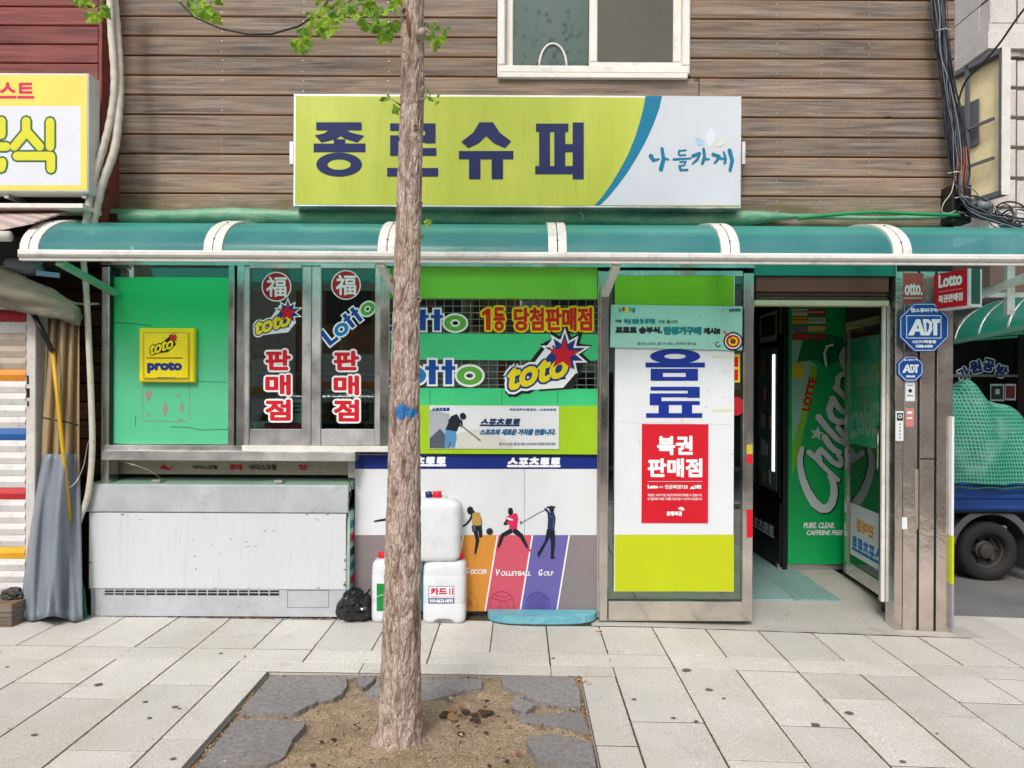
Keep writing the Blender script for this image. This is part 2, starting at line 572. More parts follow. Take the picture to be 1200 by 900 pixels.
def asphalt(name):
    t = NT(name)
    v = t.mapping()
    c = t.mix(t.noise(v, 90, 3, .7), (.05, .05, .05, 1), (.34, .33, .32, 1))
    c = t.mix(t.grey(t.noise(v, 1.5, 5), .4, .7, 0, .5), c, (.10, .095, .09, 1))
    t.color(c); t.set(Roughness=.85); t.bump(t.noise(v, 120, 3, .7), .6, .006)
    return t.m
ASPH = asphalt('asphalt')
b = MB(); b.box((-30, -13.4, -.30), (30, -5.2, -.14)); tag(b.build('road', ASPH, None), kind='structure')
ground_sheet('alley_road', 2.7, 30, .42, 18, -.012, ASPH)
GRAN = stone('pale_granite_paver', (.60, .57, .535), .42, .75, .09, 200, .3)
JOINT = stone('joint_dirt', (.085, .07, .05), .5, .9, .0, 120)
CONC = stone('worn_concrete', (.47, .445, .41), .16, .8, .0, 90)

pav = thing('pavement', (0, -1.5, 0), kind='structure')
def sheet_with_pit(z, x0, x1, y0, y1, px0, px1, py0, py1, m, name):
    for (a, c, d, e) in ((x0, px0, y0, y1), (px1, x1, y0, y1), (px0, px1, py1, y1), (px0, px1, y0, py0)):
        b = MB(); n = 64; vs = []
        for i in range(n + 1):
            X = a + (c - a) * i / n
            vs += [(X, d, g(X) + z), (X, e, g(X) + z)]
        b.add(vs, [(2 * i, 2 * i + 2, 2 * i + 3, 2 * i + 1) for i in range(n)])
        b.build(name, m, pav)
PITX0, PITX1, PITY1, PITY0 = -1.312, .322, -.91, -2.56
sheet_with_pit(-.0035, -8, 8, -5.0, .14, PITX0, PITX1, PITY0, PITY1, JOINT, 'mortar_bed')

def paver(x0, x1, y0, y1, gap=.009):
    a = gap / 2; ay = .0046; c = .0018; h = random.uniform(-.0012, .0012); t1 = random.uniform(-.0012, .0012)
    jx = random.uniform(-.001, .001)
    x0, x1, y0, y1 = x0 + a + jx, x1 - a + jx, y0 + ay, y1 - ay
    if x1 - x0 < .02 or y1 - y0 < .02: return
    def z(x): return g(x) + h + t1 * (x - x0) / (x1 - x0)
    vs = [(x, y, z(x)) for x, y in ((x0 + c, y0 + c), (x1 - c, y0 + c), (x1 - c, y1 - c), (x0 + c, y1 - c))]
    vs += [(x, y, z(x) - c * .8) for x, y in ((x0, y0), (x1, y0), (x1, y1), (x0, y1))]
    vs += [(x, y, z(x) - .04) for x, y in ((x0, y0), (x1, y0), (x1, y1), (x0, y1))]
    fs = [(0, 1, 2, 3)]
    for o in (0, 4):
        for i in range(4):
            j = (i + 1) % 4
            fs.append((o + i, o + 4 + i, o + 4 + j, o + j))
    MB().add(vs, fs).build('paver', GRAN, pav, fixn=False)

PX = .336
xs = [.505 + PX * i for i in range(-13, 14)]
for i in range(len(xs) - 1):
    x0, x1 = xs[i], xs[i + 1]
    top = -.015 if x1 < .45 else -.095
    if x0 > 2.75: top = .40
    if x0 > 2.75:
        paver(x0, x1, -.58, -.13); paver(x0, x1, -.13, .40, .004)
    else:
        paver(x0, x1, -.58, top, .007 if i % 3 else .009)
i = 0
while i < len(xs) - 2:                                   # the narrow band of long stones
    paver(xs[i], xs[i + 2], -.77, -.58); i += 2
paver(xs[-2], xs[-1], -.77, -.58)
rnd = random.Random(3)
for i in range(len(xs) - 1):                             # the field, column by column
    x0, x1 = xs[i], xs[i + 1]
    if x0 > PITX0 - .3 and x1 < PITX1 + .3:              # columns taken by the frame round the tree pit
        y = PITY0 - .14
    else:
        y = -.77 - (0 if i % 2 else .33)
        if y < -.78: paver(x0, x1, y, -.77)
    ph = {0: .66, 1: .66, 2: .5}[i % 3]
    if y > -1: 
        y1 = y - (ph if i % 2 else .66)
        paver(x0, x1, y1, y); y = y1
    while y > -4.9:
        y1 = max(-4.95, y - .665)
        paver(x0, x1, y1, y); y = y1
# frame of the tree pit
for y0, y1 in ((-1.66, -.91), (-2.56, -1.66)):
    paver(-1.511, PITX0, y0, y1); paver(PITX1, .505, y0, y1)
for x0, x1 in ((-1.511, -.839), (-.839, .169), (.169, .505)):
    paver(x0, x1, -.91, -.77, .004); paver(x0, x1, PITY0 - .14, PITY0, .004)
b = MB()
for n in range(14):
    X = -5 + n * 1.0
    b.box((X + .003, -5.12, -.30), (X + .997, -4.96, .015 - .02), ch=.012)
b.build('kerb', GRAN, pav, kind='stuff')
# concrete strip along the shop front
b = MB(); vs = []; n = 20
for i in range(n + 1):
    X = .46 + (2.95 - .46) * i / n
    vs += [(X, -.09 + .006 * sin(i * 3), g(X) + .001), (X, .12, g(X) + .008)]
b.add(vs, [(2 * i, 2 * i + 2, 2 * i + 3, 2 * i + 1) for i in range(n)])
b.build('concrete_strip', CONC, pav)
# chewing gum and drip spots: worn dark blots
GUM = paint('trodden_gum', (104, 98, 94), .85, var=.25)
b = MB()
for (px, py, r) in ((117, 803, 7), (172, 823, 4), (207, 829, 5), (177, 842, 4), (42, 862, 5), (205, 890, 5), (10, 782, 3),
                    (260, 766, 3), (806, 786, 8), (833, 809, 6), (850, 819, 3), (745, 820, 4), (791, 842, 4), (818, 846, 4),
                    (997, 836, 7), (958, 850, 7), (1060, 893, 5), (968, 821, 3), (212, 831, 3), (650, 772, 3), (1100, 860, 3)):
    yy = py - 455 - (px - 610) * ROLL
    X = (px - 610) * EYE / yy
    d = FOC * (EYE - g(X)) / yy
    X = (px - 610) * d / FOC; Y = d - DIST
    R = r * d / FOC
    n = 9
    R *= .8; b.add([(X + R * cos(2 * pi * i / n) * random.uniform(.8, 1.1), Y + R * .9 * sin(2 * pi * i / n) * random.uniform(.8, 1.1), g(X) + .0035) for i in range(n)], [tuple(range(n))])
b.build('gum_spots', GUM, pav, kind='stuff')

# ---------------------------------------------------------------- the shop building
shop = thing('shop_building', (.1, .1, 0), 'grey weathered timber clad shop with stainless steel front and teal canopy line', 'building')
PY = .10
# backing walls and roof
BACKW = paint('dark_wall', (38, 30, 26), .9)
b = MB()

b = MB(); b.box((2.72, PY + .22, -.2), (2.86, 5.0, 5.2)); b.box((-2.67, PY + .22, -.2), (-2.55, 5.0, 5.2)); b.box((-2.54, 4.9, -.2), (2.71, 5.0, 5.2))
b.build('wall', paint('grey_render', (120, 114, 108), .85, bump=.3), shop)
b = MB(); b.box((-2.8, .0, 5.2), (2.95, 5.1, 5.32)); b.build('roof', paint('roof_felt', (80, 82, 82), .9), shop)
# plank rows
ROWH = .1297; Z0 = 2.645
wx0, wx1 = W(583, 40, PY).x, W(808, 40, PY).x
wz0 = W(695, 88, PY).z
b = MB(); _t = wz0 + 1.25
b.box((-2.67, PY + .022, 2.46), (2.86, PY + .2, wz0)); b.box((-2.67, PY + .022, _t), (2.86, PY + .2, 5.2))
b.box((-2.67, PY + .022, wz0), (wx0, PY + .2, _t)); b.box((wx1, PY + .022, wz0), (2.86, PY + .2, _t))
b.build('wall', BACKW, shop)
def plank(x0, x1, z0, z1):
    c = .005
    b = MB(); b.box((x0, PY - random.uniform(0, .0015), z0 + .005), (x1, PY + .02, z1 - .004), ch=c)
    b.build('plank', WOODG, shop)
JX = {6: .98 + .17, 3: -1.1, 0: 1.9}
jx820 = W(819, 100, PY).x
for r in range(-1, 19):
    za, zb = Z0 + r * ROWH, Z0 + (r + 1) * ROWH
    segs = [(-2.668, 2.855)]
    if zb > wz0 + .01 and za < wz0 + 1.3:
        segs = [(-2.668, wx0 - .003), (wx1 + .003, 2.855)]
        if za < wz0:
            pass
    if r == 6: segs = [(-2.668, jx820), (jx820 + .004, 2.855)]
    if r == 13: segs = [(s0, s1) for s0, s1 in segs]
    for s0, s1 in segs: plank(s0, s1, za, zb)
# nails: rows of small heads
b = MB()
for r in range(0, 13):
    for px in (147, 260, 355, 455, 910, 962, 1018, 1100):
        z = Z0 + (r + .5) * ROWH
        x = W(px, 150, PY).x + random.uniform(-.004, .004)
        for dz in (-.035, .035):
            b.add([(x + .0035 * cos(a), PY - .0022, z + dz + .0035 * sin(a)) for a in (0, 1.57, 3.14, 4.71)], [(0, 1, 2, 3)])
b.build('nail_heads', ALU, shop, kind='stuff')

# upper window: white uPVC slider
wn_ = MB()
fw = .052
wz1 = wz0 + 1.25
for a, c in (((wx0, PY - .03, wz0), (wx1, PY + .1, wz0 + fw)), ((wx0, PY - .03, wz1 - fw), (wx1, PY + .1, wz1)),
             ((wx0, PY - .03, wz0 + fw), (wx0 + fw, PY + .1, wz1 - fw)), ((wx1 - fw, PY - .03, wz0 + fw), (wx1, PY + .1, wz1 - fw))):
    wn_.box(a, c, ch=.008)
win = wn_.build('window', UPVC, shop, label='white framed sliding window above the signboard')
def sash(x0, x1, z0, z1, y, w=.05):
    b = MB()
    for a, c in (((x0, y, z0), (x1, y + .03, z0 + w * .75)), ((x0, y, z1 - w), (x1, y + .03, z1)), ((x0, y, z0 + w * .75), (x0 + w, y + .03, z1 - w)), ((x1 - w, y, z0 + w * .75), (x1, y + .03, z1 - w))):
        b.box(a, c, ch=.006)
    return b.build('sash', UPVC, win)
xm = W(695, 40, PY).x
sash(wx0 + fw, xm + .035, wz0 + fw - .015, wz1 - fw, PY + .045)
sash(xm - .025, wx1 - fw, wz0 + fw - .005, wz1 - fw, PY + .0, .055)
GWL = glass('upper_glass_clear', (.20, .32, .28), .05, .05, (.10, .16, .14), .6)
GWR = glass('upper_glass_screened', (.12, .12, .10), .02, .25, (.13, .125, .105), .8)
b = MB(); b.box((wx0 + fw + .05, PY + .058, wz0 + .06), (xm - .01, PY + .062, wz1 - .1)); b.build('pane', GWL, win)
b = MB(); b.box((xm + .03, PY + .013, wz0 + .06), (wx1 - fw - .055, PY + .017, wz1 - .1)); b.build('pane', GWR, win)
arch = [W(648 + 16 * cos(a) * (1 if True else 1), 78 - 27 * sin(a), PY + .05) for a in [pi * i / 14 for i in range(15)]]
MB().tube(arch, .008, 6).build('bent_hose', UPVC, win)
b = MB(); b.bpx(583, 85, 806, 91, PY - .034, PY + .02, ch=.003); b.build('sill', UPVC, shop)
b = MB(); b.box((wx0 + .03, PY + .0645, wz0), (wx1 - .03, PY + .10, wz1)); b.build('blind', DARKIN, win)

# ------------------------------------------------ interior room
TILE = stone('blue_green_floor_tile', (.25, .40, .39), .10, .45, .08, 40, .8)
b = MB(); b.box((-2.54, .70, -.1), (1.6, 4.9, -.002)); b.build('interior_floor', TILE, shop)
b = MB(); b.box((1.6, 1.5, -.1), (2.71, 4.9, -.004)); b.build('interior_floor', TILE, shop)
for i in range(4):
    for j in range(3):
        x = 1.30 + i * .335; y = .50 + j * .32
        if x + .33 > 2.52: continue
        b = MB(); b.box((x, y, -.06), (x + .328, y + .313, .003 + random.uniform(0, .001))); b.build('floor_tile', TILE, shop)
b = MB(); b.box((-2.54, .13, 2.45), (2.71, 4.9, 2.5)); b.build('interior_ceiling', DARKIN, shop)
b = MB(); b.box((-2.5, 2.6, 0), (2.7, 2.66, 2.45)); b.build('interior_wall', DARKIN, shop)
# concrete threshold sloping up from the pavement
b = MB(); vs = []
for i in range(9):
    X = 1.46 + (2.62 - 1.46) * i / 8
    e = .012 * sin(i * 1.7)
    vs += [(X, -.03 + e, g(X) + .003), (X, .08, g(X) + .014), (X, .60 + .28 * (i / 8) ** 1.5, .001), (X, 1.5, -.003)]
fs = []
for i in range(8):
    for j in range(3):
        a = i * 4 + j
        fs.append((a, a + 4, a + 5, a + 1))
b.add(vs, fs, smooth=False); b.build('threshold', CONC, shop)

# ------------------------------------------------ display windows (left bay)
GY = .03
b = MB()
for r in ((118, 312, 127, 724), (267, 311, 274, 522), (277, 311, 286, 522), (445, 314, 456, 525)):
    b2 = MB(); b2.bpx(*r, -.02, .10, ch=.004); b2.build('window_post', STEEL, shop)
b = MB(); b.bpx(127, 312, 130, 522, -.005, .05); b.build('window_bead', BLACKM, shop)
b = MB(); b.bpx(118, 296, 884, 312, -.01, .10); b.build('window_head', STEEL, shop)
# transom board in teal above the glazing
b = MB(); b.bpx(884, 296, 1050, 323, .02, .10); b.build('transom', paint('teal_transom', (20, 130, 112), .4), shop)
# sill
b = MB(); b.bpx(118, 529, 416, 540, -.055, .30, ch=.004); b.build('sill', ALU, shop)
b = MB(); b.bpx(118, 522, 283, 529.5, -.03, .10, ch=.003); b.build('sill', ALU, shop)
b = MB(); b.bpx(283.3, 522.5, 456, 529.5, -.028, .10, ch=.003); b.build('sill', UPVC, shop)
# fixed pane
b = MB(); b.bpx(129, 311, 268, 523, GY + .02, GY + .026); b.build('fixed_pane', GLASSW, shop)
FILMG = paint('green_window_film', (20, 165, 95), .35, var=.12, scale=2, dirt=.12)
t = NT('shaded_green_film')
ge = t.n.new('ShaderNodeNewGeometry'); sp = t.n.new('ShaderNodeSeparateXYZ'); t.link(ge.outputs['Position'], sp.inputs[0])
nf = t.noise(t.mapping(scale=(1, 1, 2.5), rand=0), 1.6, 5, .6, .4)
shade_fade = t.grey(t.math('ADD', sp.outputs[2], t.math('MULTIPLY', nf, .3)), 1.75, 2.1, 1, 0)      # canopy shade painted into the top of the film, paler below
c = t.mix(shade_fade, sc3(lin((18, 192, 108)), 1.0), sc3(lin((92, 198, 148)), .88))
c = t.mix(t.grey(t.noise(t.mapping(), 12, 6, .7), .6, .75, 0, .35), c, (.12, .30, .2, 1))
t.color(c); t.set(Roughness=.35); FILMF = t.m
b = MB(); b.bpx(132, 325, 268, 520, GY - .004, GY + .004); film = b.build('window_film', FILMF, shop, label='green film panel with painted upper shade inside the left display window')
s = Sheet(front(GY - .004))
crk = printm('crack_line', (40, 110, 80))
s.stroke([(133, 378), (165, 380), (178, 382)], .8, crk, cap=False); s.stroke([(200, 500), (222, 501), (236, 504), (267, 503)], .8, crk, cap=False)
s.stroke([(159, 487), (159, 500)], .7, crk, cap=False); s.stroke([(228, 447), (266, 448)], .6, crk, cap=False)
PEEL = printm('peeled_paper', (150, 150, 132))
for (x, y, w_, h_) in ((170, 455, 8, 16), (190, 470, 7, 18), (210, 470, 6, 14), (172, 483, 5, 6), (209, 490, 6, 4), (206, 462, 6, 4)):
    n = 9
    s.poly([(x + w_ * .5 + w_ * .55 * cos(2 * pi * i / n) * random.uniform(.5, 1.1), y + h_ * .5 + h_ * .5 * sin(2 * pi * i / n) * random.uniform(.6, 1.1)) for i in range(n)], PEEL)
for a, c in (((167, 452), (167, 491)), ((222, 452), (222, 492)), ((168, 493), (220, 494))):
    s.stroke([a, c], .7, PEEL, cap=False)
tag(s.build('film_marks', film), kind='stuff')

# two sliding sashes
def slider(x0, x1, lab):
    b = MB()
    for r in ((x0, 312, x0 + 11, 522), (x1 - 11, 312, x1, 522)):
        b.bpx(*r, -.012, .03, ch=.004)
    b.bpx(x0 + 11, 503, x1 - 11, 522, -.012, .03, ch=.004)
    b.bpx(x0 + 11, 309, x1 - 11, 314, -.012, .03, ch=.003)
    o = b.build('sliding_window', ALU, shop, label=lab)
    b = MB(); b.bpx(x0 + 11, 314, x1 - 11, 504, .008, .014); b.build('pane', GLASSW, o)
    return o
sl1 = slider(281, 364.6, 'sliding sash with toto and red Hangul stickers')
sl2 = slider(365, 450, 'sliding sash with Lotto and red Hangul stickers')

def fu_badge(cx, cy, parent):
    s = Sheet(front(.008))
    s.ell(cx, cy, 17.5, 17.5, WHITEK); s.ell(cx, cy, 16.2, 16.2, printm('dark_red_print', (186, 28, 44)))
    s.text('福', cx - 12, cy - 12, cx + 12, cy + 12, WHITEK, bold=.5)
    s.build('round_sticker', parent)
fu_badge(324, 336, sl1); fu_badge(405.5, 334, sl2)

def vtext(chars, x0, x1, rows, parent):
    s = Sheet(front(.008), lift=.0014)
    for ch, (y0, y1) in zip(chars, rows): s.text(ch, x0, y0, x1, y1, WHITEK, bold=1.25, out=2.2, n=14)
    for ch, (y0, y1) in zip(chars, rows): s.text(ch, x0, y0, x1, y1, RED, bold=1.25, n=14)
    s.build('lettering', parent)
vtext('판매점', 311, 341, ((410, 434), (439, 463), (468, 493)), sl1)
vtext('판매점', 391, 421, ((411, 434), (440, 463), (468, 494)), sl2)

def toto(s, cx, cy, sc_, rot=0, halo=True):
    """burst-tailed word mark, drawn about its centre in a 100-unit box"""
    s.T = turn(cx, cy, rot, sc_)
    if halo:
        s.star(24, -21, 33, 20, 10, INK, .1)
        s.poly([(-32, 0), (0, -36), (22, -44), (44, -6), (30, 22), (-10, 22)], INK)
        t0 = s.T; s.T = lambda x, y: t0(x + 1, y - .18 * (x + 48) + 2); s.text('toto', -48, -7, 26, 20, INK, bold=1.6, out=6.5, shear=.2); s.T = t0
    s.star(22, -20, 30, 17, 10, WHITEK, .1, jit=(.05, -.08, .1, 0, -.05))
    s.poly([(-30, 6), (8, -38), (26, -38), (36, 2), (18, 20), (-24, 20)], WHITEK)
    tt = s.T
    s.T = lambda x, y: tt(x, y - .18 * (x + 48))
    s.text('toto', -48, -7, 26, 20, WHITEK, bold=1.6, out=5.2, shear=.2)
    s.T = tt
    s.star(22, -20, 24, 13, 10, NAVY, .1, jit=(.05, -.08, .1, 0, -.05))
    s.poly([(-24, 3), (10, -32), (20, -14), (22, 10), (-8, 12)], NAVY)
    s.poly([(-22, 0), (8, -30), (10, -27), (-16, -1)], WHITEK)
    s.T = lambda x, y: tt(x, y - .18 * (x + 48))
    s.text('toto', -48, -7, 26, 20, NAVY, bold=1.6, out=2.6, shear=.2)
    s.text('toto', -48, -7, 26, 20, YEL, bold=1.7, shear=.2)
    s.T = tt
    s.star(21, -19, 20, 8, 5, RED, .15)
    s.T = None

def lotto(s, x0, y0, x1, y1, rot=0, cols=None, e=2.2, only=None, first=True):
    cols = cols or (LOTD, LOTB, LOTD, LOTD, LOTG)
    cx, cy = (x0 + x1) / 2, (y0 + y1) / 2
    w, h = x1 - x0, y1 - y0
    s.T = turn(cx, cy, rot)
    X0, Y0 = -w / 2, -h / 2
    def L(m, e): s.rect(X0, Y0, X0 + .075 * w, -Y0, m, e); s.rect(X0, -Y0 - .2 * h, X0 + .19 * w, -Y0, m, e)
    def O(c, m, e): s.ring(X0 + c * w, Y0 + .64 * h, .125 * w, .36 * h, .055 * w, .17 * h, m, e)
    def T(c, m, e): s.rect(X0 + c * w - .034 * w, Y0 + .02 * h, X0 + c * w + .034 * w, -Y0 - .02 * h, m, e); s.rect(X0 + c * w - .07 * w, Y0 + .27 * h, X0 + c * w + .066 * w, Y0 + .42 * h, m, e)
    for ee, wht in ((e, True), (0, False)):
        for i in range(5):
            if only and i not in only: continue
            m = WHITEK if wht else cols[i]
            if i == 0: L(m, ee)
            elif i in (1, 4): O(.32 if i == 1 else .87, m, ee)
            else: T(.505 if i == 2 else .665, m, ee if not wht else ee * .9)
    s.T = None

s = Sheet(front(.008), lift=.002); toto(s, 326, 379, .58, -6, halo=False); s.build('logo_sticker', sl1)
s = Sheet(front(.008), lift=.002); lotto(s, 373, 366, 444, 386, -38, e=1.8); s.build('logo_sticker', sl2)
# things behind the glass
b = MB(); b.bpx(342, 468, 354, 500, .05, .055); b.build('paper_notice', WHITE, shop)
s = Sheet(front(.05)); s.rect(344, 472, 352, 474, GREYP); s.rect(344, 477, 351, 479, GREYP); s.rect(344, 482, 352, 484, GREYP)
s.build('notice_lines', shop)
b = MB(); b.bpx(294, 494, 316, 502, .05, .14); b.bpx(310, 496, 352, 503, .03, .10, mi=1)
b.build('leaflet_pile', [WHITE, printm('pink_print', (225, 60, 110))], shop)
for zz in (0.98, ):
    rk = thing('wire_rack', W(410, 500, .25), 'white wire rack standing behind the Lotto sliding window', 'rack')
    m = MB()
    P = [W(371, 510, .25), W(371, 470, .25), W(374, 461, .25), W(381, 457, .25), W(428, 457, .25), W(436, 460, .25), W(439, 470, .25), W(439, 510, .25)]
    m.tube(P, .007, 6); m.build('frame', UPVC, rk)
    m = MB()
    for i in range(1, 6): m.tube([W(371 + i * 11.3, 458, .25), W(371 + i * 11.3, 510, .25)], .0025, 4)
    for i in range(3): m.tube([W(371, 470 + i * 12, .25), W(439, 470 + i * 12, .25)], .0025, 4)
    m.build('wire_grid', UPVC, rk, kind='stuff')
# shelves with goods deep in the shop
goods = [paint('goods_%d' % i, c, .4) for i, c in enumerate(((170, 60, 40), (200, 160, 60), (60, 90, 150), (190, 190, 180), (60, 120, 80), (120, 70, 110)))]
gname = ('wide', 'narrow')
for sx in (-2.3, -1.45, -.55):
    sh = thing('shop_shelf', (sx + .4, 1.5, 0), {-2.3: 'grey shelf of goods behind the green film window', -1.45: 'grey shelf of goods behind the sliding windows', -.55: 'grey shelf of goods behind the wire grid window'}[sx], 'shelf', 'shelves inside the shop')
    for z in (.4, .8, 1.2, 1.6):
        m = MB(); m.box((sx, 1.35, z), (sx + .8, 1.7, z + .02)); m.build('shelf_board', ALU, sh)
    m = MB()
    for z in (.42, .82, 1.22, 1.62):
        x = sx + .02
        while x < sx + .72:
            w_ = random.uniform(.05, .12); m.box((x, 1.4, z), (x + w_ - .008, 1.55, z + random.uniform(.12, .28)), mi=random.randrange(6)); x += w_
    m.build('packets', goods, sh, kind='stuff')
    m = MB(); m.box((sx - .02, 1.35, 0), (sx, 1.7, 2.0)); m.box((sx + .8, 1.35, 0), (sx + .82, 1.7, 2.0)); m.build('side_panel', ALU, sh)

# ------------------------------------------------ recess under the left window
b = MB(); b.bpx(118, 540, 410, 556, .14, .2); rec = b.build('recess_panel', paint('dirty_cream_panel', (170, 158, 142), .6, dirt=.6, scale=3), shop)
s = Sheet(front(.14))
RB = printm('red_text', (190, 30, 40))
s.text('롯데', 269, 544, 284, 551, RB, bold=.5); s.text('아이스크림', 292, 544, 324, 551, printm('dark_text', (60, 50, 50)), bold=.4)
s.poly([(187, 549), (192, 543), (198, 549), (205, 544), (199, 551)], RB); s.text('아이스크림', 226, 545, 255, 550, printm('dark_text', (60, 50, 50)), bold=.3); s.text('맛', 350, 544, 360, 551, RB, bold=.5)
s.build('lettering', rec)
b = MB(); b.box((-2.70, .66, -.02), (-1.06, .70, 1.1)); b.box((-2.70, .12, -.02), (-2.675, .66, 1.05)); b.build('recess_wall', BACKW, shop)
b = MB(); b.bpx(408, 540, 416, 560, -.02, .10); b.build('recess_post', STEEL, shop)

# ------------------------------------------------ grid window bay with green fascia bands
b = MB(); b.bpx(456, 306, 700, 350, .045, .09); g1 = b.build('fascia_band', paint('grass_green_panel', (122, 208, 58), .4, var=.05, k=1.0), shop, label='bright green band at the head of the wire grid window')
FB = paint('emerald_panel', (58, 200, 128), .4, var=.06, dirt=.1, k=.98)
b = MB(); b.bpx(456, 391, 700, 422, .045, .09); b.build('fascia_band', FB, shop, label='emerald band between the two wire grid windows')
b = MB(); b.bpx(456, 455, 700, 475, .045, .09); b.build('fascia_band', FB, shop, label='emerald band with the star burst logo')
LIME = paint('lime_panel', (166, 208, 26), .4, var=.04, k=.88)
b = MB(); b.bpx(456, 475, 700, 532, .045, .09); b.build('fascia_band', LIME, shop, label='lime band under the wire grid windows')
b = MB(); b.bpx(456, 349, 701, 456, .075, .08); b.build('grid_pane', GLASSW, shop)
m = MB()
for i in range(24): 
    x = 458 + i * 10.4
    m.tube([W(x, 350, .07), W(x, 456, .07)], .0016, 4, cap=False)
for y in [351 + 7.7 * i for i in range(14)]:
    m.tube([W(456, y, .067), W(700, y, .067)], .0016, 4, cap=False)
m.build('wire_mesh', paint('pale_wire', (190, 196, 185), .4, metal=.3), shop, kind='stuff')
s = Sheet(front(.045), lift=.0015)
lotto(s, 443, 362, 547, 388, 0, e=2.2); 
ONE = [(564.5, 366), (571, 361.5), (575, 361.5), (575, 387), (569.5, 387), (569.5, 368.5), (565, 370.5)]
for q in range(12): s.poly([(x + 2.1 * cos(q * .5236), y + 2.1 * sin(q * .5236)) for x, y in ONE], YEL)
s.text('등', 578, 360, 592, 388, YEL, bold=1.1, out=2.2, n=14); s.text('당첨판매점', 602, 360, 694, 388, YEL, bold=1.1, out=2.2, n=14)
R2 = printm('orange_red_print', (214, 40, 26))
s.poly(ONE, R2); s.text('등', 578, 360, 592, 388, R2, bold=1.1, n=12); s.text('당첨판매점', 602, 360, 694, 388, R2, bold=1.1, n=12)
s.build('window_lettering', shop)
s = Sheet(front(.045), lift=.0015); lotto(s, 446, 421, 566, 451, 0, e=2.6); s.build('window_lettering', shop)
s = Sheet(front(.043), lift=.002); toto(s, 641, 436, .98, -4); s.build('window_lettering', shop)
s = Sheet(front(.045))
for x in (504, 588, 653): s.stroke([(x, 457), (x, 474)], .6, crk, cap=False)
s.stroke([(690, 430), (700, 437)], .6, crk, cap=False)
s.build('panel_joints', shop)
# pillar between the bays
b = MB(); b.bpx(700, 317, 709, 724, .015, .12, ch=.004); b.build('window_post', STEELW, shop)
b = MB(); b.box((-.85, .13, -.05), (.5, .2, 2.45)); 
# low wall behind the sports panel
b = MB(); b.box((-1.08, .125, -.1), (.49, .3, 1.05)); b.build('low_wall', paint('painted_block', (140, 138, 134), .8), shop)

# ------------------------------------------------ tall glazed unit beside the door
b = MB()
b.bpx(703, 318, 713, 728, -.03, .06, ch=.004); b.bpx(871, 320, 883, 728, -.03, .06, ch=.004)
b.bpx(713, 705, 871, 728, -.03, .06, ch=.004); b.bpx(713, 317, 871, 323, -.03, .06, ch=.003)
tall = b.build('glazed_unit', STEELW, shop, label='tall stainless framed shop pane beside the entrance')
b = MB(); b.bpx(712, 322, 872, 706, 0, .006); b.build('pane', GLASSW, tall)
b = MB(); b.bpx(713, 646, 871, 704, .012, .02); b.build('window_film', paint('olive_film', (120, 165, 40), .45, var=.08), tall)
b = MB(); b.bpx(713, 620, 871, 645, .012, .02); b.build('window_film', paint('grey_film', (85, 92, 92), .5), tall)
b = MB(); b.bpx(861, 322, 871, 620, .05, .06); b.build('curtain', DARKIN, tall)
s = Sheet(front(.0))
s.rect(856, 415, 867, 448, YEL); s.rect(857.5, 418, 865, 430, RED); s.rect(857.5, 433, 865, 446, RED)
s.ell(863, 476, 9, 11, printm('dark_red_print', (186, 28, 44)))
s.build('round_sticker', tall)
s = Sheet(front(-.03)); s.rect(875, 597, 882, 630, RED); s.rect(875, 533, 882, 543, RED); s.rect(875, 521, 882, 532, printm('mustard', (200, 180, 60)))
s.build('frame_sticker', tall)

# ------------------------------------------------ doorway
SHB = paint('brown_shutter', (112, 66, 52), .5, dirt=.3)
b = MB(); b.bpx(886, 324, 1042, 342, .04, .2, ch=.004); b.build('shutter_box', SHB, shop)
for yy in (342, 347):
    b = MB(); b.bpx(886, yy + .6, 1040, yy + 5, .06, .09, ch=.003); b.build('shutter_slat', paint('brown_slat', (80, 58, 46), .5), shop)
b = MB(); b.bpx(884, 352, 1042, 358, .02, .1, ch=.002); b.build('door_head', paint('cream_paint', (205, 200, 165), .5), shop)
b = MB(); b.bpx(1037, 325, 1045, 706, .16, .24, ch=.003); b.build('door_jamb', STEEL, shop)
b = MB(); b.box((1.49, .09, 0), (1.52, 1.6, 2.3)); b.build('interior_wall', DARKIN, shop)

# steel clad corner pier
pr = MB()
pxl, pxr = W(1049, 600, 0).x, W(1117, 600, 0).x
gz = g(2.6) - .02
pr.box((pxl + .004, .012, gz), (pxr - .004, .12, 2.46)); pr.box((pxl + .09, .12, gz), (pxr - .004, .36, 2.46)); pier = pr.build('pier', BLACKM, shop)
t = NT('bronzed_steel')
n1 = t.noise(t.mapping(rand=4), 2.2, 6, .65, .5)
n3 = t.noise(t.mapping(rand=9), 20, 8, .75, .6)
c = t.mix(t.grey(n1, .35, .7), (.50, .43, .37, 1), (.80, .71, .62, 1))
c = t.mix(t.grey(n3, .58, .74, 0, .6), c, (.16, .13, .10, 1))
t.color(c); t.set(Metallic=.85, Roughness=t.grey(n1, .3, .7, .08, .24)); t.bump(n1, .5, .02); BRZ = t.m
for (a, c) in ((1049, 1058), (1058.8, 1075), (1078, 1095), (1098, 1116.5)):
    b = MB(); b.bpx(a, 318, c, 741, .0, .011, ch=.002); b.build('cladding_panel', BRZ, pier)
b = MB(); b.box((pxl - .002, .003, gz), (pxl + .004, .118, 2.4)); b.build('cladding_panel', STEEL, pier)
s = Sheet(front(0))
PALE = printm('faded_pink_print', (205, 120, 112)); 
s.rect(1058.5, 320, 1082, 356, printm('faded_red_print', (176, 84, 78))); s.text('otto.', 1060, 332, 1081, 346, WHITE, bold=.5); s.rect(1059, 349, 1081, 349.8, WHITE)
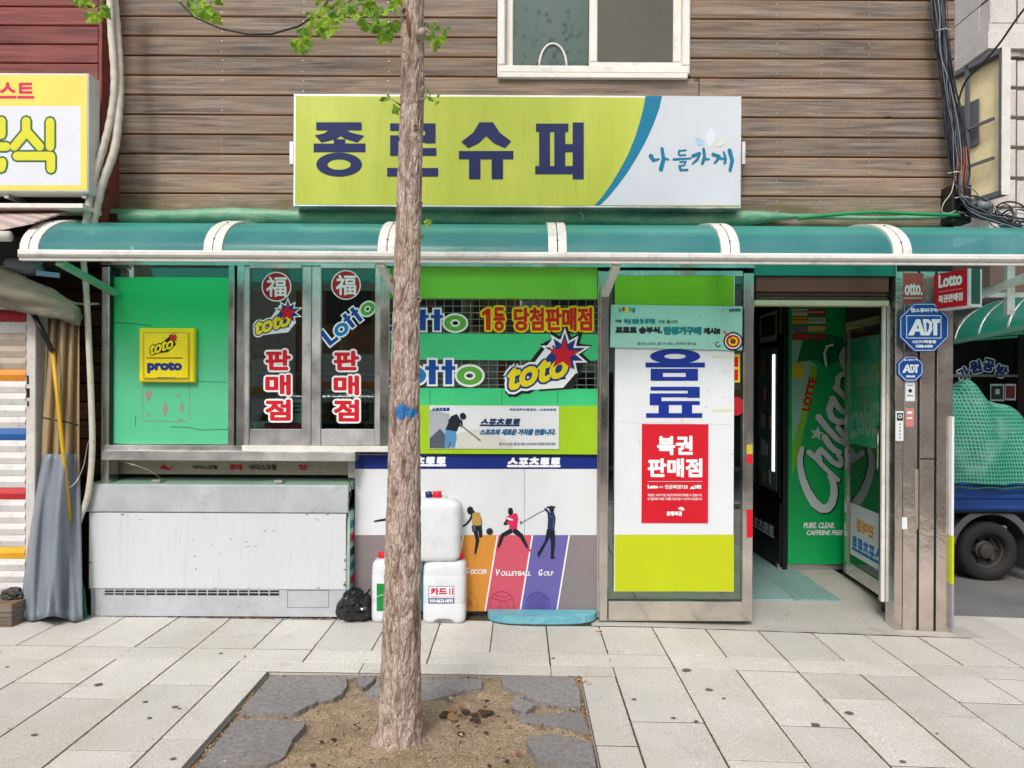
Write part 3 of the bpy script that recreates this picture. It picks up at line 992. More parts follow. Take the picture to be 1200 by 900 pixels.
s.build('pier_poster', pier); s = Sheet(front(0)); s.rect(1061, 447, 1072, 470, WHITE); s.rect(1063, 451, 1070, 452, GREYP); s.ell(1066.5, 458, 2.2, 2.2, INK); s.rect(1063, 463, 1070, 464.5, GREYP)
s.build('pier_notice', pier); s = Sheet(front(0)); s.rect(1061, 478, 1071, 500, printm('pink_note', (205, 130, 125))); s.rect(1063, 482, 1069, 485, WHITE); s.rect(1063, 489, 1069, 491, WHITE)
s.build('pier_notice', pier); s = Sheet(front(0)); s.text('CCTV', 1053, 453, 1058, 459, GREYP, bold=.2)
s.build('lettering', pier); s = Sheet(front(0)); s.rect(1057, 606, 1063, 620, WHITE); s.rect(1072, 550, 1076, 620, printm('peeling', (150, 140, 125)))
s.build('peeling_tape', pier); s = Sheet(front(0)); s.rect(1078, 537, 1098, 538.5, INK)
s.build('tape', pier)
b = MB(); b.bpx(1050, 482, 1059, 517, -.012, .0, ch=.003); kp = b.build('intercom', WHITE, pier)
s = Sheet(front(-.012)); s.rect(1051, 484, 1058, 493, INK); s.ring(1054.5, 488, 2.4, 2.4, 1.4, 1.4, WHITE)
for i in range(5): s.ell(1054.5, 497 + i * 4, .9, 1, INK, n=8)
s.build('buttons', kp)

# glass door swung inwards
Dn, Df = Vector((2.545, .32, 0)), Vector((2.60, 1.12, 0))
dv = (Df - Dn); U = dv / dv.length
door = MB()
def dpt(t_, z): return Dn + dv * t_ + Vector((0, 0, z))
for (a, c) in ((dpt(.03, .05), dpt(.03, 2.02)), (dpt(.96, .05), dpt(.96, 2.02))):
    door.bar(a, c, .03, .055, up=U)
door.bar(dpt(0, 2.0), dpt(1, 2.0), .03, .06); door.bar(dpt(0, .10), dpt(1, .10), .03, .10)
dr = door.build('door', STEEL, shop, label='steel framed glass door standing open inwards')
q = MB(); q.bar(dpt(.05, 1.06), dpt(.93, 1.06), .006, 1.84); q.build('pane', GLASSD, dr)
DF = glass('green_door_reflection', (.35, .8, .55), .06, .05, (.04, .46, .24), .8)  # green reflection in the door glass, painted on as a tinted lettered layer
DN = Vector((-U.y, U.x, 0)); 
if DN.x > 0: DN = -DN
s = Sheet(quadmap(Dn, dv, (0, 0, 1)), DN, .006)
s.rect(.06, 1.08, .92, 1.90, DF); 
s.T = lambda x, y: (x, -y)
GT = printm('pale_green_ink', (150, 205, 175))
s.text('어서오세요', .20, -1.62, .72, -1.52, GT, bold=.004); s.text('Cider', .12, -1.42, .80, -1.16, GT, bold=.01, shear=.3)
s.T = None
s.build('door_reflection', dr)
s = Sheet(quadmap(Dn, dv, (0, 0, 1)), DN, .006)
s.rect(.10, .22, .86, .62, WHITE)
s.T = lambda x, y: (x, -y)
s.text('스포츠토토', .14, -.38, .82, -.26, LOTB, bold=.008); s.text('판매점', .3, -.52, .7, -.42, printm('amber', (235, 150, 40)), bold=.006)
s.T = None
s.build('door_poster', dr)
s = Sheet(quadmap(Dn, dv, (0, 0, 1)), DN, .006); s.ell(.12, 1.42, .035, .06, RED); s.build('round_sticker', dr)
q = MB(); q.tube([dpt(.08, .95) + DN * .05, dpt(.08, 1.25) + DN * .05], .01, 8); q.build('handle', STEEL, dr)
q = MB(); q.bpx(1033.5, 358, 1037.5, 705, .125, .145); q.build('door_curtain_edge', UPVC, shop)
# ---------------------------------------------------------------- canopy of curved polycarbonate
t = NT('teal_polycarbonate')
n = t.noise(t.mapping(scale=(1, 1, 1)), 2.2, 6, .6, .4)
n2 = t.noise(t.mapping(scale=(3, 12, 12)), 5, 6, .7)
c = t.mix(t.grey(n, .35, .7), (.085, .34, .42, 1), (.19, .50, .56, 1))
c = t.mix(t.grey(n2, .55, .75, 0, .55), c, (.42, .50, .50, 1)); c = t.mix(t.grey(t.noise(t.mapping(scale=(9, 2, 2)), 3, 7, .75, .6), .58, .72, 0, .4), c, (.05, .15, .15, 1))
t.color(c); t.set(Roughness=.22, Specular_IOR_Level=.6)
tl = t.n.new('ShaderNodeBsdfTranslucent'); tl.inputs[0].default_value = (.12, .80, .66, 1)
mx = t.n.new('ShaderNodeMixShader'); mx.inputs[0].default_value = .5
t.link(t.b.outputs[0], mx.inputs[1]); t.link(tl.outputs[0], mx.inputs[2])
tp = t.n.new('ShaderNodeBsdfTransparent'); tp.inputs[0].default_value = (.66, .94, .88, 1); m2 = t.n.new('ShaderNodeMixShader'); m2.inputs[0].default_value = .34
t.link(mx.outputs[0], m2.inputs[1]); t.link(tp.outputs[0], m2.inputs[2]); t.link(m2.outputs[0], t.out.inputs[0])
POLY = t.m
RAILW = paint('white_rail_paint', (232, 230, 224), .4, dirt=.45, scale=5)
GREENB = paint('pale_green_bracket', (110, 185, 150), .45, dirt=.3)
can = thing('canopy', (.2, -.2, 2.3), 'long curved teal polycarbonate canopy with white ribs over the shop front', 'canopy')
CA, CB, CZ, CY = .70, .272, 2.265, -.60
def cpt(X, th, lift=0.0):
    return Vector((X, CY + CA * (1 - cos(th)) - lift * cos(th), CZ + CB * sin(th) + lift * sin(th) * 1.2))
ribs = [-2.775, -1.739, -.757, .205, 1.18, 2.15, 3.22]
for i in range(len(ribs) - 1):
    m = MB(); vs = []; N = 14
    for j in range(N + 1):
        th = pi / 2 * j / N
        for X in (ribs[i] + .045, (ribs[i] + ribs[i + 1]) / 2, ribs[i + 1] - .045):
            vs.append(cpt(X, th, .002 * sin(j * 1.3 + i) if X not in (0,) else 0))
    fs = [(3 * j + q, 3 * j + q + 1, 3 * j + q + 4, 3 * j + q + 3) for j in range(N) for q in (0, 1)]
    m.add(vs, fs, 0, True)
    m.build('canopy_panel', POLY, can, fixn=False)
for X in ribs:
    m = MB()
    for (a, c) in ((-.052, -.003), (.003, .052)):
        vs = []; N = 14
        for j in range(N + 1):
            th = pi / 2 * j / N
            vs += [cpt(X + a, th, -.012), cpt(X + a, th, .014), cpt(X + c, th, .014), cpt(X + c, th, -.012)]
        fs = []
        for j in range(N):
            for q in range(4): fs.append((4 * j + q, 4 * j + (q + 1) % 4, 4 * j + 4 + (q + 1) % 4, 4 * j + 4 + q))
        m.add(vs, fs, 0, False)
    rb = m.build('rib', RAILW, can)
    m = MB()
    for th in (.25, .8): m.lathe(cpt(X, th, .015), [(.006, 0), (.005, .004)], 8)
    m.build('screw', BLACKM, rb)
m = MB(); m.box((-2.83, CY - .035, 2.226), (3.28, CY + .02, 2.266), ch=.012); m.build('front_rail', RAILW, can)
m = MB(); m.box((-2.83, CY - .012, 2.208), (3.28, CY + .02, 2.225)); m.build('drip_rail', RAILW, can)
m = MB(); m.box((-2.80, .04, 2.51), (3.25, .098, 2.54)); m.build('back_rail', GREENB, can)
for X, gx in ((-2.62, GREENB), (-.80, RAILW), (.54, RAILW), (2.98, RAILW)):
    m = MB(); m.bar((X, CY + .02, 2.20), (X, .0 if X < 2.9 else .12, 2.10), .045, .03); m.build('bracket', gx, can)
m = MB()
for X in (3.22,):
    m.bar((X, CY + .03, 2.20), (X, .4, 2.20), .03, .03); m.bar((X, .1, 2.0), (X, .1, 2.5), .05, .04)
m.bar((2.9, .1, 2.13), (3.4, .1, 2.13), .03, .03)
m.build('end_bracket', RAILW, can)
# crossbars seen under the roof
for i in range(len(ribs) - 1):
    for th in (.75,):
        m = MB(); p, q = cpt(ribs[i] + .05, th, -.02), cpt(ribs[i + 1] - .05, th, -.02)
        m.bar(p, q, .02, .02); m.build('purlin', GREENB, can)

# rolled tarpaulin on the back of the canopy
t = NT('faded_green_tarpaulin')
n = t.noise(t.mapping(scale=(2, 3, 6)), 3, 7, .65, .6)
c = t.ramp(n, [(.3, (.05, .26, .15)), (.5, (.14, .33, .20)), (.62, (.22, .38, .26)), (.75, (.05, .30, .2))])
t.color(c); t.set(Roughness=.5); t.bump(n, .5, .01); TARPG = t.m
m = MB(); pts = []; rs = []
for i in range(60):
    f = i / 59
    px = 118 + (1118 - 118) * f
    if px < 880: r = .056 + .004 * sin(i * .9)
    else: r = .056 - .038 * min(1, (px - 880) / 50)
    py = 255 + (px - 610) * .005 + (0 if px < 850 else -3.0 * min(1, (px - 850) / 100)) + (1.2 * sin(i * .5))
    p = W(px, py, .03); p.y = .04
    pts.append(p); rs.append(r)
m.tube(pts, rs, 12, flat=.85)
tag(m.build('rolled_tarpaulin', TARPG, None), 'green tarpaulin rolled up along the top of the canopy', 'tarpaulin')
m = MB(); m.bpx(118, 250, 137, 264, -.02, .06); tag(m.build('wooden_block', WOODD, None), 'dark wooden block at the left end of the rolled tarpaulin', 'block')
m = MB(); m.tube([W(671, 246, -.02), W(678, 247, -.03), W(683, 252, -.03), W(683, 257, -.02)], .004, 6)
tag(m.build('loose_cord', RAILW, None), 'short white cord end poking out under the main signboard', 'cord')

# ---------------------------------------------------------------- main signboard
sg = thing('signboard', W(606, 243, -.02), 'long lime and white signboard with dark blue Hangul on the timber wall', 'sign')
SF = -.12
t = NT('lime_sign_face')
n = t.noise(t.mapping(scale=(1, 1, .3)), 2, 6, .6)
st = t.noise(t.mapping(scale=(22, 1, 1.0)), 2, 7, .8, .3)
c = t.mix(t.grey(n, .35, .7), sc3(lin((176, 192, 44)), .84), sc3(lin((202, 212, 78)), .86))
c = t.mix(t.grey(st, .56, .74, 0, .5), c, (.16, .19, .03, 1))
t.color(c); t.set(Roughness=.32); LIMES = t.m
m = MB(); m.bpx(343.5, 111, 869, 243, SF, .085, ch=.004); m.build('sign_box', ALU, sg)
m = MB(); m.bpx(346, 113.5, 867, 240.5, SF - .003, SF + .01); m.build('sign_face', LIMES, sg)
s = Sheet(front(SF - .003))
def c3(pts): return [(650 + x / 3.214, y / 3.214) for x, y in pts]
SW = printm('pale_sign_white', (212, 218, 226))
left = [(342, 362), (336, 400), (322, 455), (302, 520), (275, 585), (245, 640), (212, 695), (180, 740), (150, 773)]
right = [(405, 362), (394, 410), (372, 470), (345, 530), (312, 590), (275, 650), (238, 700), (205, 740), (172, 773)]
s.poly(c3(right) + [(867, 240.5), (867, 113.5)], SW)
s.poly(c3(left) + c3(right)[::-1], printm('teal_blue_print', (10, 125, 160)))
s.build('swoosh', sg)
s = Sheet(front(SF - .003), lift=.003)
def C(*pts): return [(330 + x / 3.214, y / 3.214) for x, y in pts]
def cr(x0, y0, x1, y1, m): s.rect(330 + x0 / 3.214, y0 / 3.214, 330 + x1 / 3.214, y1 / 3.214, m)
DB = printm('dark_blue_letter', (26, 38, 96), k=.8)
cr(131, 461, 302, 491, DB)
s.poly(C((178, 491), (238, 491), (232, 506), (206, 524), (150, 537), (126, 510), (160, 503)), DB)
s.poly(C((205, 500), (238, 488), (262, 500), (312, 512), (285, 537), (236, 522)), DB)
cr(197, 525, 240, 545, DB); cr(121, 541, 316, 573, DB)
s.ring(330 + 217 / 3.214, 620 / 3.214, 86 / 3.214, 45 / 3.214, 44 / 3.214, 20 / 3.214, DB)
cr(409, 465, 580, 493, DB); cr(540, 490, 580, 540, DB); cr(409, 510, 580, 537, DB); cr(409, 520, 450, 587, DB); cr(420, 558, 583, 587, DB)
cr(478, 587, 516, 635, DB); cr(398, 633, 590, 665, DB)
s.poly(C((745, 461), (796, 461), (822, 500), (865, 533), (842, 558), (800, 540), (770, 512), (742, 540), (703, 558), (677, 535), (722, 500)), DB)
cr(668, 569, 873, 600, DB); cr(706, 600, 749, 675, DB); cr(791, 600, 834, 675, DB)
cr(958, 466, 1080, 497, DB); cr(955, 626, 1098, 656, DB); cr(970, 497, 1011, 626, DB); cr(1027, 497, 1068, 626, DB)
cr(1067, 543, 1098, 573, DB); cr(1096, 462, 1138, 675, DB)
s.build('lettering', sg)
s = Sheet(front(SF - .003), lift=.003)
TB = printm('brush_teal', (12, 122, 155))
def bs(pts, w0, w1=None): s.stroke([(650 + x / 3.214, y / 3.214) for x, y in pts], w0 * 1.35 / 3.214, TB, w1=(w1 or w0) * 1.35 / 3.214)
bs([(362, 588), (372, 605), (392, 600)], 13, 6); bs([(404, 560), (410, 600), (400, 638)], 9, 13); bs([(408, 596), (428, 602)], 9, 5)
bs([(494, 566), (468, 569)], 5); bs([(470, 568), (466, 580), (472, 586), (492, 584)], 6, 5); bs([(448, 601), (512, 597)], 7, 5)
bs([(472, 611), (494, 609)], 5); bs([(493, 610), (488, 622)], 5); bs([(488, 623), (470, 626)], 5); bs([(470, 627), (474, 641), (500, 640)], 8, 6)
bs([(520, 588), (545, 578), (538, 600), (520, 616)], 10, 6); bs([(560, 562), (564, 590), (556, 616)], 8, 9); bs([(562, 600), (582, 600)], 8, 4)
bs([(596, 582), (620, 590), (610, 606), (602, 614)], 10, 6); bs([(622, 598), (640, 598)], 6); bs([(636, 574), (644, 600), (640, 614)], 6, 8); bs([(658, 568), (668, 605), (660, 642)], 12, 9)
s.build('brush_lettering', sg)
s = Sheet(front(SF - .003), lift=.003)
def leafp(cx, cy, w_, h_, deg, m):
    tt = turn(650 + cx / 3.214, cy / 3.214, deg, 1 / 3.214)
    s.T = tt
    s.poly([(0, h_), (-w_ * .5, h_ * .35), (-w_ * .5, -h_ * .2), (-w_ * .2, -h_ * .7), (0, -h_), (w_ * .2, -h_ * .7), (w_ * .5, -h_ * .2), (w_ * .5, h_ * .35)], m)
    s.T = None
leafp(546, 534, 26, 24, -50, printm('pale_blue_petal', (172, 206, 232))); leafp(586, 516, 34, 40, 5, printm('pale_petal', (226, 232, 240)))
leafp(626, 536, 26, 26, 50, printm('pale_cream_petal', (222, 224, 210)))
s.build('petal_emblem', sg)
for px in (341.5, 871.5):
    m = MB(); m.bpx(px - 2, 166, px + 2, 192, -.03, .095); 
    m.build('mounting_bracket', ALU, sg)

# ---------------------------------------------------------------- ice-cream chest freezer
fz = thing('chest_freezer', (-1.94, .3, .02), 'long white chest freezer with a vent grille under the left display window', 'freezer')
FW = paint('scuffed_white_enamel', (212, 216, 220), .34, var=.05, scale=1.5, dirt=.16, bump=.2, bscale=3, streak=True)
FWM = paint('brushed_white_metal', (205, 210, 216), .34, metal=.35, var=.14, scale=5, dirt=.25)
FGR = paint('pale_green_top', (150, 185, 165), .35, dirt=.5, scale=3)
Yf = -.055
def fbox(r, yf, yb, mat, name, ch=.006, par=fz, bev=0):
    m = MB(); m.bpx(*r, yf, yb, ch=ch); return m.build(name, mat, par)
x0, x1 = W(104, 640, Yf).x, W(405.5, 640, Yf).x
z_top = W(250, 568, Yf).z
m = MB(); m.box((x0 + .004, Yf + .012, .175), (x1 + .02, .62, .70)); m.build('body_side', paint('green_side', (165, 195, 180), .45, dirt=.3), fz)
fbox((104, 601.5, 405.5, 690.5), Yf, Yf + .012, FW, 'front_panel', .003)
m = MB(); m.box((x0 + .01, Yf + .006, .03), (x1 - .004, .60, .205), ch=.003); m.build('plinth', FWM, fz)
# lid with hanging lip
lid = MB(); X0, X1 = W(100, 585, Yf - .008).x, W(408, 585, Yf - .008).x; zb = W(250, 600.5, Yf - .008).z
lid.box((X0, Yf - .008, zb), (X1, Yf + .008, z_top), ch=.005)
ld = lid.build('lid', FWM, fz)
m = MB(); vs = [(X0, Yf - .004, z_top - .001), (X1, Yf - .004, z_top - .001), (X1 + .02, .62, z_top + .035), (X0 + .02, .62, z_top + .035)]
m.prism(vs, (0, 0, -.045)); m.build('lid_top', FGR, ld)
for cx in (190, 331):
    m = MB(); p = W(cx, 560, .05); p.z = z_top + .004
    m.box((p.x - .035, -.02, p.z), (p.x + .02, .05, p.z + .02), ch=.004)
    m.build('lid_handle', ALU, ld)
# louvre vent
vt = MB(); vt.bpx(121, 688.5, 327, 697.5, Yf + .004, Yf + .0055); v = vt.build('vent', BLACKM, fz)
n = 17
for i in range(n):
    xx = 121.2 + i * 12.1
    m = MB(); m.bpx(xx, 688.3, xx + 1.3, 697.8, Yf + .0, Yf + .004); m.build('vent_slat', FWM, v)
    for yy in (690.9, 694.2):
        m = MB()
        m.bpx(xx + 1.4, yy, xx + 12, yy + .9, Yf + .0, Yf + .004)
        m.build('vent_slat', FWM, v)
s = Sheet(front(Yf + .006), lift=.0008); 
for a, c in (((337, 692), (385, 692)), ((385, 692), (385, 712)), ((385, 712), (337, 712)), ((337, 712), (337, 692))): s.stroke([a, c], .7, GREYP, cap=False)
s.stroke([(111, 690), (111, 722)], .8, GREYP, cap=False)
s.build('hatch', fz)
s = Sheet(front(Yf), lift=.0008)
for _ in range(13):
    a = random.uniform(115, 400); b_ = random.uniform(606, 686)
    s.stroke([(a, b_), (a + random.uniform(-6, 6), b_ + random.uniform(-3, 3))], random.uniform(.25, .6), random.choice([GREYP, PEEL]), cap=False)
for a, b_ in ((271, 632), (310, 622), (230, 667), (228, 652), (300, 640), (289, 635)): s.ell(a, b_, .8, .7, INK, n=7)
tag(s.build('scratches', fz), kind='stuff')
RUST = paint('rust', (122, 74, 42), .85, var=.4, scale=40)
s = Sheet(front(Yf + .006), lift=.001); rr0 = random.Random(12)
for _ in range(60):
    x_ = rr0.uniform(107, 404); h_ = rr0.uniform(.5, 1.6); s.ell(x_, 724 + (x_ - 105) * .005 - h_ * .4, rr0.uniform(.6, 5), h_, rr0.choice([RUST, GREYP, EARTHY := paint('splash_dirt', (120, 108, 92), .9)]), n=8)
tag(s.build('rust_spots', fz), kind='stuff')
s = Sheet(front(Yf), lift=.001)
for _ in range(16):
    x_, y_ = rr0.choice([(rr0.uniform(105, 404), rr0.choice([603, 689])), (rr0.choice([105.5, 404]), rr0.uniform(604, 688))]); s.ell(x_, y_, rr0.uniform(.4, 2.4), rr0.uniform(.3, .8), RUST, n=7)
tag(s.build('rust_spots', fz), kind='stuff')
# printed side strip facing the panel
s = Sheet(quadmap((x1 + .0205, Yf + .02, .68), (0, .62, 0), (0, 0, -.5)), (1, 0, 0), .001)
for i, c in enumerate((printm('teal_print', (0, 0, 0)), RED, INK, TEALP, RED)):
    s.rect(.02, .08 + i * .18, .4, .18 + i * .18, c)
s.build('side_print', fz)
# lid wire
m = MB(); m.tube([W(140, 540, -.03), W(158, 545, -.03), W(175, 551, .0), W(188, 560, .02)], .0018, 5)
tag(m.build('tie_wire', ALU, None), 'thin wire running from the sill to the left handle of the freezer lid', 'wire')
m = MB(); m.tube([W(408, 562, -.03), W(412, 572, -.05), W(409, 590, -.055), W(406, 610, -.05), W(405, 660, -.05)], .0035, 5)
tag(m.build('freezer_cable', BLACKM, None), 'black cable running down the corner of the freezer beside the sports panel', 'cable')

# ---------------------------------------------------------------- sports panel
sp_ = thing('sports_panel', W(558, 716, .08), 'large printed panel of sports figures under a navy Hangul band', 'panel')
SY = .07
m = MB(); m.bpx(415.5, 533, 700, 716.5, SY, .115, ch=.002); m.build('board', WHITE, sp_)
s = Sheet(front(SY))
s.rect(415.5, 533, 699.5, 549.5, printm('royal_blue_print', (14, 42, 128)))
TAUPE = printm('taupe_print', (142, 132, 134))
s.rect(415.5, 627, 699.5, 716.2, TAUPE)
def band(xa, xb, m):          # slanting bands: top edge xa..xb at y 627
    s.poly([(xa, 627), (xb, 627), (xb - (xb - xa) * 0 - 14.5, 716.2), (xa - 14.5, 716.2)], m)
for xa, xb, c in ((457, 500, printm('sea_teal_print', (30, 130, 140))), (500, 543, printm('pale_teal_print', (60, 150, 160))), (543, 583, printm('amber_print', (222, 150, 62))), (583, 624, printm('rose_print', (216, 92, 112))), (624, 667, printm('violet_print', (112, 104, 176)))):
    band(xa, xb, c)
for xa in (457, 500, 543, 583, 624, 667):
    s.stroke([(xa, 627.3), (xa - 14.5, 716)], 1.7, WHITEK, cap=False)
s.stroke([(614.5, 550), (614.5, 627)], .5, PEEL, cap=False)
s.build('printed_bands', sp_)
s = Sheet(front(SY), lift=.003)
s.text('스포츠토토', 594, 535.5, 657, 547.5, WHITEK, bold=.9, shear=.1); s.text('스포츠토토', 460, 534.5, 523, 546.5, WHITEK, bold=.9, shear=.1)
def caps(big, rest, x, y, m):
    s.text(big, x, y - 7, x + 5, y + .5, m, bold=.3, shear=.2); s.text(rest, x + 6, y - 5, x + 6 + 3.9 * len(rest), y + .5, m, bold=.2, shear=.2)
caps('S', 'OCCER', 545, 672, WHITEK); caps('V', 'OLLEYBALL', 581, 674, WHITEK); caps('G', 'OLF', 631, 674, WHITEK)
s.build('lettering', sp_)
s = Sheet(front(SY), lift=.003)
DK = printm('figure_ink', (22, 34, 44)); GOLD = printm('figure_gold', (196, 152, 76)); ROSE = printm('figure_rose', (222, 44, 96)); NAV2 = printm('figure_navy', (34, 48, 92)); SKN = printm('figure_grey', (88, 100, 108))
def f8(*pts): return [(400 + x / 3.4625, 500 + y / 3.4625) for x, y in pts]
def fs_(pts, w0, m, w1=None): s.stroke(f8(*pts), w0 / 3.4625, m, w1=(w1 or w0) / 3.4625)
# footballer
fs_([(523, 336), (524, 344)], 26, DK); fs_([(536, 345), (526, 372), (508, 395), (494, 404)], 11, DK, 6)
fs_([(556, 352), (566, 378), (568, 400), (560, 414)], 10, SKN, 6)
s.poly(f8((532, 352), (545, 346), (560, 350), (566, 372), (568, 398), (552, 404), (532, 402), (530, 380)), GOLD)
s.poly(f8((528, 402), (570, 400), (572, 445), (560, 450), (556, 424), (548, 430), (532, 426)), DK)
fs_([(545, 425), (553, 460), (548, 490), (542, 520)], 18, DK, 8); fs_([(566, 420), (568, 446)], 12, DK, 9); fs_([(540, 518), (541, 533)], 9, GOLD); fs_([(538, 400), (540, 420)], 8, SKN)
s.ell(*f8((602, 425))[0], 4, 4, DK); s.ring(*f8((602, 425))[0], 2.6, 2.6, 2.2, 2.2, SKN)
s.build('printed_figure', sp_); s = Sheet(front(SY), lift=.003)
fs_([(686, 338), (687, 350)], 20, DK); fs_([(704, 356), (714, 375), (690, 388), (664, 396)], 10, DK, 8)
s.poly(f8((674, 362), (690, 358), (712, 350), (718, 372), (712, 418), (680, 420), (682, 396), (668, 392), (668, 374)), ROSE)
fs_([(676, 372), (694, 378)], 9, WHITE, 6); fs_([(672, 380), (662, 394)], 9, DK)
fs_([(686, 424), (654, 440), (644, 470), (636, 492)], 20, DK, 8); fs_([(706, 424), (730, 442), (744, 470), (760, 498)], 22, DK, 8)
fs_([(636, 492), (630, 503)], 8, ROSE); fs_([(758, 494), (768, 504)], 8, ROSE)
s.build('printed_figure', sp_); s = Sheet(front(SY), lift=.003)
fs_([(852, 330), (854, 338)], 20, DK); fs_([(836, 327), (866, 326)], 7, DK); fs_([(840, 346), (828, 334)], 9, NAV2); fs_([(728, 392), (800, 350), (828, 337)], 2.2, DK); fs_([(728, 385), (729, 394)], 5, DK)
s.poly(f8((836, 350), (862, 344), (870, 372), (864, 420), (836, 418), (838, 380)), NAV2)
s.poly(f8((834, 416), (866, 418), (868, 470), (862, 532), (850, 532), (850, 470), (846, 448), (812, 512), (804, 524), (798, 512), (826, 462)), DK)
fs_([(800, 508), (800, 526)], 7, DK); fs_([(850, 533), (864, 533)], 6, DK); fs_([(840, 360), (864, 372), (858, 405)], 3, SKN)
s.build('printed_figure', sp_); s = Sheet(front(SY), lift=.003)
fs_([(135, 384), (155, 380), (178, 377), (200, 374)], 6, DK, 12)
s.build('printed_figure', sp_)
s = Sheet(front(SY), lift=.003)
AM2 = printm('amber_line', (196, 124, 44)); RO2 = printm('rose_line', (186, 62, 88)); VI2 = printm('violet_dot', (84, 80, 160))
def arc(cx, cy, r, w_, m, a0, a1, n=24): s.ring(cx, cy, r + w_ / 2, r + w_ / 2, r - w_ / 2, r - w_ / 2, m, n=n, a0=a0, a1=a1)
arc(545, 708, 15, .8, AM2, -pi * .5, pi * .15); s.star(548, 706, 6, 5.2, 3, AM2, .3); s.stroke([(545, 693), (548, 700)], .8, AM2); s.stroke([(553, 709), (559, 712)], .8, AM2)
arc(588, 707, 14, .8, RO2, -pi * 1.1, pi * .15); s.stroke([(575, 700), (588, 704), (601, 702)], .7, RO2); s.stroke([(588, 704), (584, 715)], .7, RO2); s.stroke([(580, 697), (592, 700), (598, 697)], .7, RO2); s.stroke([(592, 704), (597, 714)], .7, RO2)
arc(630, 708, 14, .8, VI2, -pi * 1.15, pi * .15)
for i in range(-4, 5):
    for j in range(-4, 3):
        x, y = i * 3.2 + (j % 2) * 1.6, j * 3.1
        if x * x + y * y < 160 and 706 + y < 715: s.ell(630 + x, 706 + y, 1.25, 1.2, VI2, n=8)
s.build('ball_line_art', sp_)

# ---------------------------------------------------------------- posters
def poster(name, r, Y, th, base, label, cat='poster'):
    p = thing(name, W((r[0] + r[2]) / 2, r[3], Y), label, cat)
    m = MB(); m.bpx(*r, Y - th, Y); m.build('sheet', base, p)
    return p
bp = poster('batter_poster', (503, 475.5, 655, 526), .044, .006, WHITE, 'wide white poster of a baseball batter on the lime panel')
s = Sheet(front(.038))
def g7(x, y): return (440 + x / 3.4607, 300 + y / 3.4607)
s.poly([g7(*p) for p in ((219, 622), (300, 640), (300, 700), (262, 779), (219, 779))], printm('pale_grey_print', (176, 180, 190)))
s.poly([g7(*p) for p in ((219, 779), (219, 740), (262, 700), (330, 779))], printm('slate_print', (84, 92, 104)))
s.poly([g7(*p) for p in ((300, 779), (330, 720), (420, 700), (520, 740), (560, 779))], printm('cream_haze_print', (218, 216, 206)))
def gs(pts, w0, m, w1=None): s.stroke([g7(*p) for p in pts], w0 / 3.46, m, w1=(w1 or w0) / 3.46)
BLUJ = printm('blue_jeans_print', (88, 150, 196))
s.poly([g7(*p) for p in ((284, 700), (326, 706), (330, 740), (322, 778), (306, 778), (304, 740), (296, 778), (280, 778))], BLUJ)
s.poly([g7(*p) for p in ((306, 650), (330, 640), (348, 668), (330, 712), (284, 704))], DK)
gs([(354, 648), (356, 652)], 26, DK); gs([(316, 652), (300, 668), (318, 682), (344, 688)], 12, DK, 8); gs([(348, 668), (350, 690)], 9, DK); gs([(346, 686), (424, 748)], 5, GREYP, 7)
s.build('batter_picture', bp)
s = Sheet(front(.038), lift=.002)
s.text('스포츠토토', 506, 477.5, 527, 481.5, NAVY, bold=.3, shear=.15); s.text('국민체육진흥공단 | 스포츠토토', 597, 478.5, 652, 482, NAVY, bold=.1)
s.text('스포츠토토', 562, 490, 610, 499.5, printm('ink_blue', (28, 58, 96)), bold=.7, shear=.3)
s.text('스포츠의 새로운 가치를 만듭니다.', 562, 502.5, 651, 510, printm('steel_blue_print', (40, 104, 150)), bold=.5, shear=.3)
s.text('즐기는 스포츠, 즐기는 토토, 스포츠토토 건전하게 즐기세요', 585, 518.5, 651, 522, GREYP, bold=.1)
s.build('lettering', bp)

bn = thing('drinks_banner', W(790, 694, 0), 'tall white and lime banner with two large blue Hangul syllables on the glazed unit', 'banner')
BY = -.04
m = MB(); m.bpx(720.5, 323.5, 860, 693, BY, BY + .028); 
for i, v in enumerate(m.v): 
    pass
m.build('banner_board', WHITE, bn)
s = Sheet(front(BY), lift=.0006)
s.rect(720.5, 323.5, 860, 372, printm('grass_print', (122, 196, 40))); s.build('banner_print', bn); s = Sheet(front(BY), lift=.0006); s.rect(720.5, 626.5, 860, 693, printm('acid_lime_print', (204, 216, 26), k=.8))
s.build('banner_print', bn); s = Sheet(front(BY), lift=.0009); s.stroke([(722, 494), (745, 496), (780, 495), (815, 497), (859, 498)], .4, printm('fold_grey', (196, 204, 204)), cap=False)
OLDT = printm('aged_tape', (226, 226, 196))
s.build('banner_print', bn)
for q in ((834, 416, 858, 419.6), (834, 479, 858, 482.6), (797, 490, 801, 497)):
    s = Sheet(front(BY), lift=.0011); s.rect(*q, OLDT); s.build('tape', bn)
s = Sheet(front(BY), lift=.0011)
for (x, y) in ((828, 459), (848, 437), (826, 478), (846, 467), (748, 519), (857, 533), (765, 478)): s.stroke([(x, y), (x + 3, y - 2)], .4, GREYP, cap=False)
tag(s.build('scuffs', bn), kind='stuff')
s = Sheet(front(BY), lift=.002)
BB = printm('strong_blue_print', (14, 48, 148))
def h8(x, y): return (700 + x / 3.46, 300 + y / 3.46)
def hr(x0, y0, x1, y1): a, c = h8(x0, y0), h8(x1, y1); s.rect(a[0], a[1], c[0], c[1], BB)
c_ = h8(315, 407); s.ring(c_[0], c_[1], 102 / 3.46, 30 / 3.46, 44 / 3.46, 10.5 / 3.46, BB)
hr(195, 432, 436, 452)
hr(216, 457, 408, 474); hr(216, 490, 408, 506); hr(216, 474, 266, 490); hr(358, 474, 408, 490)
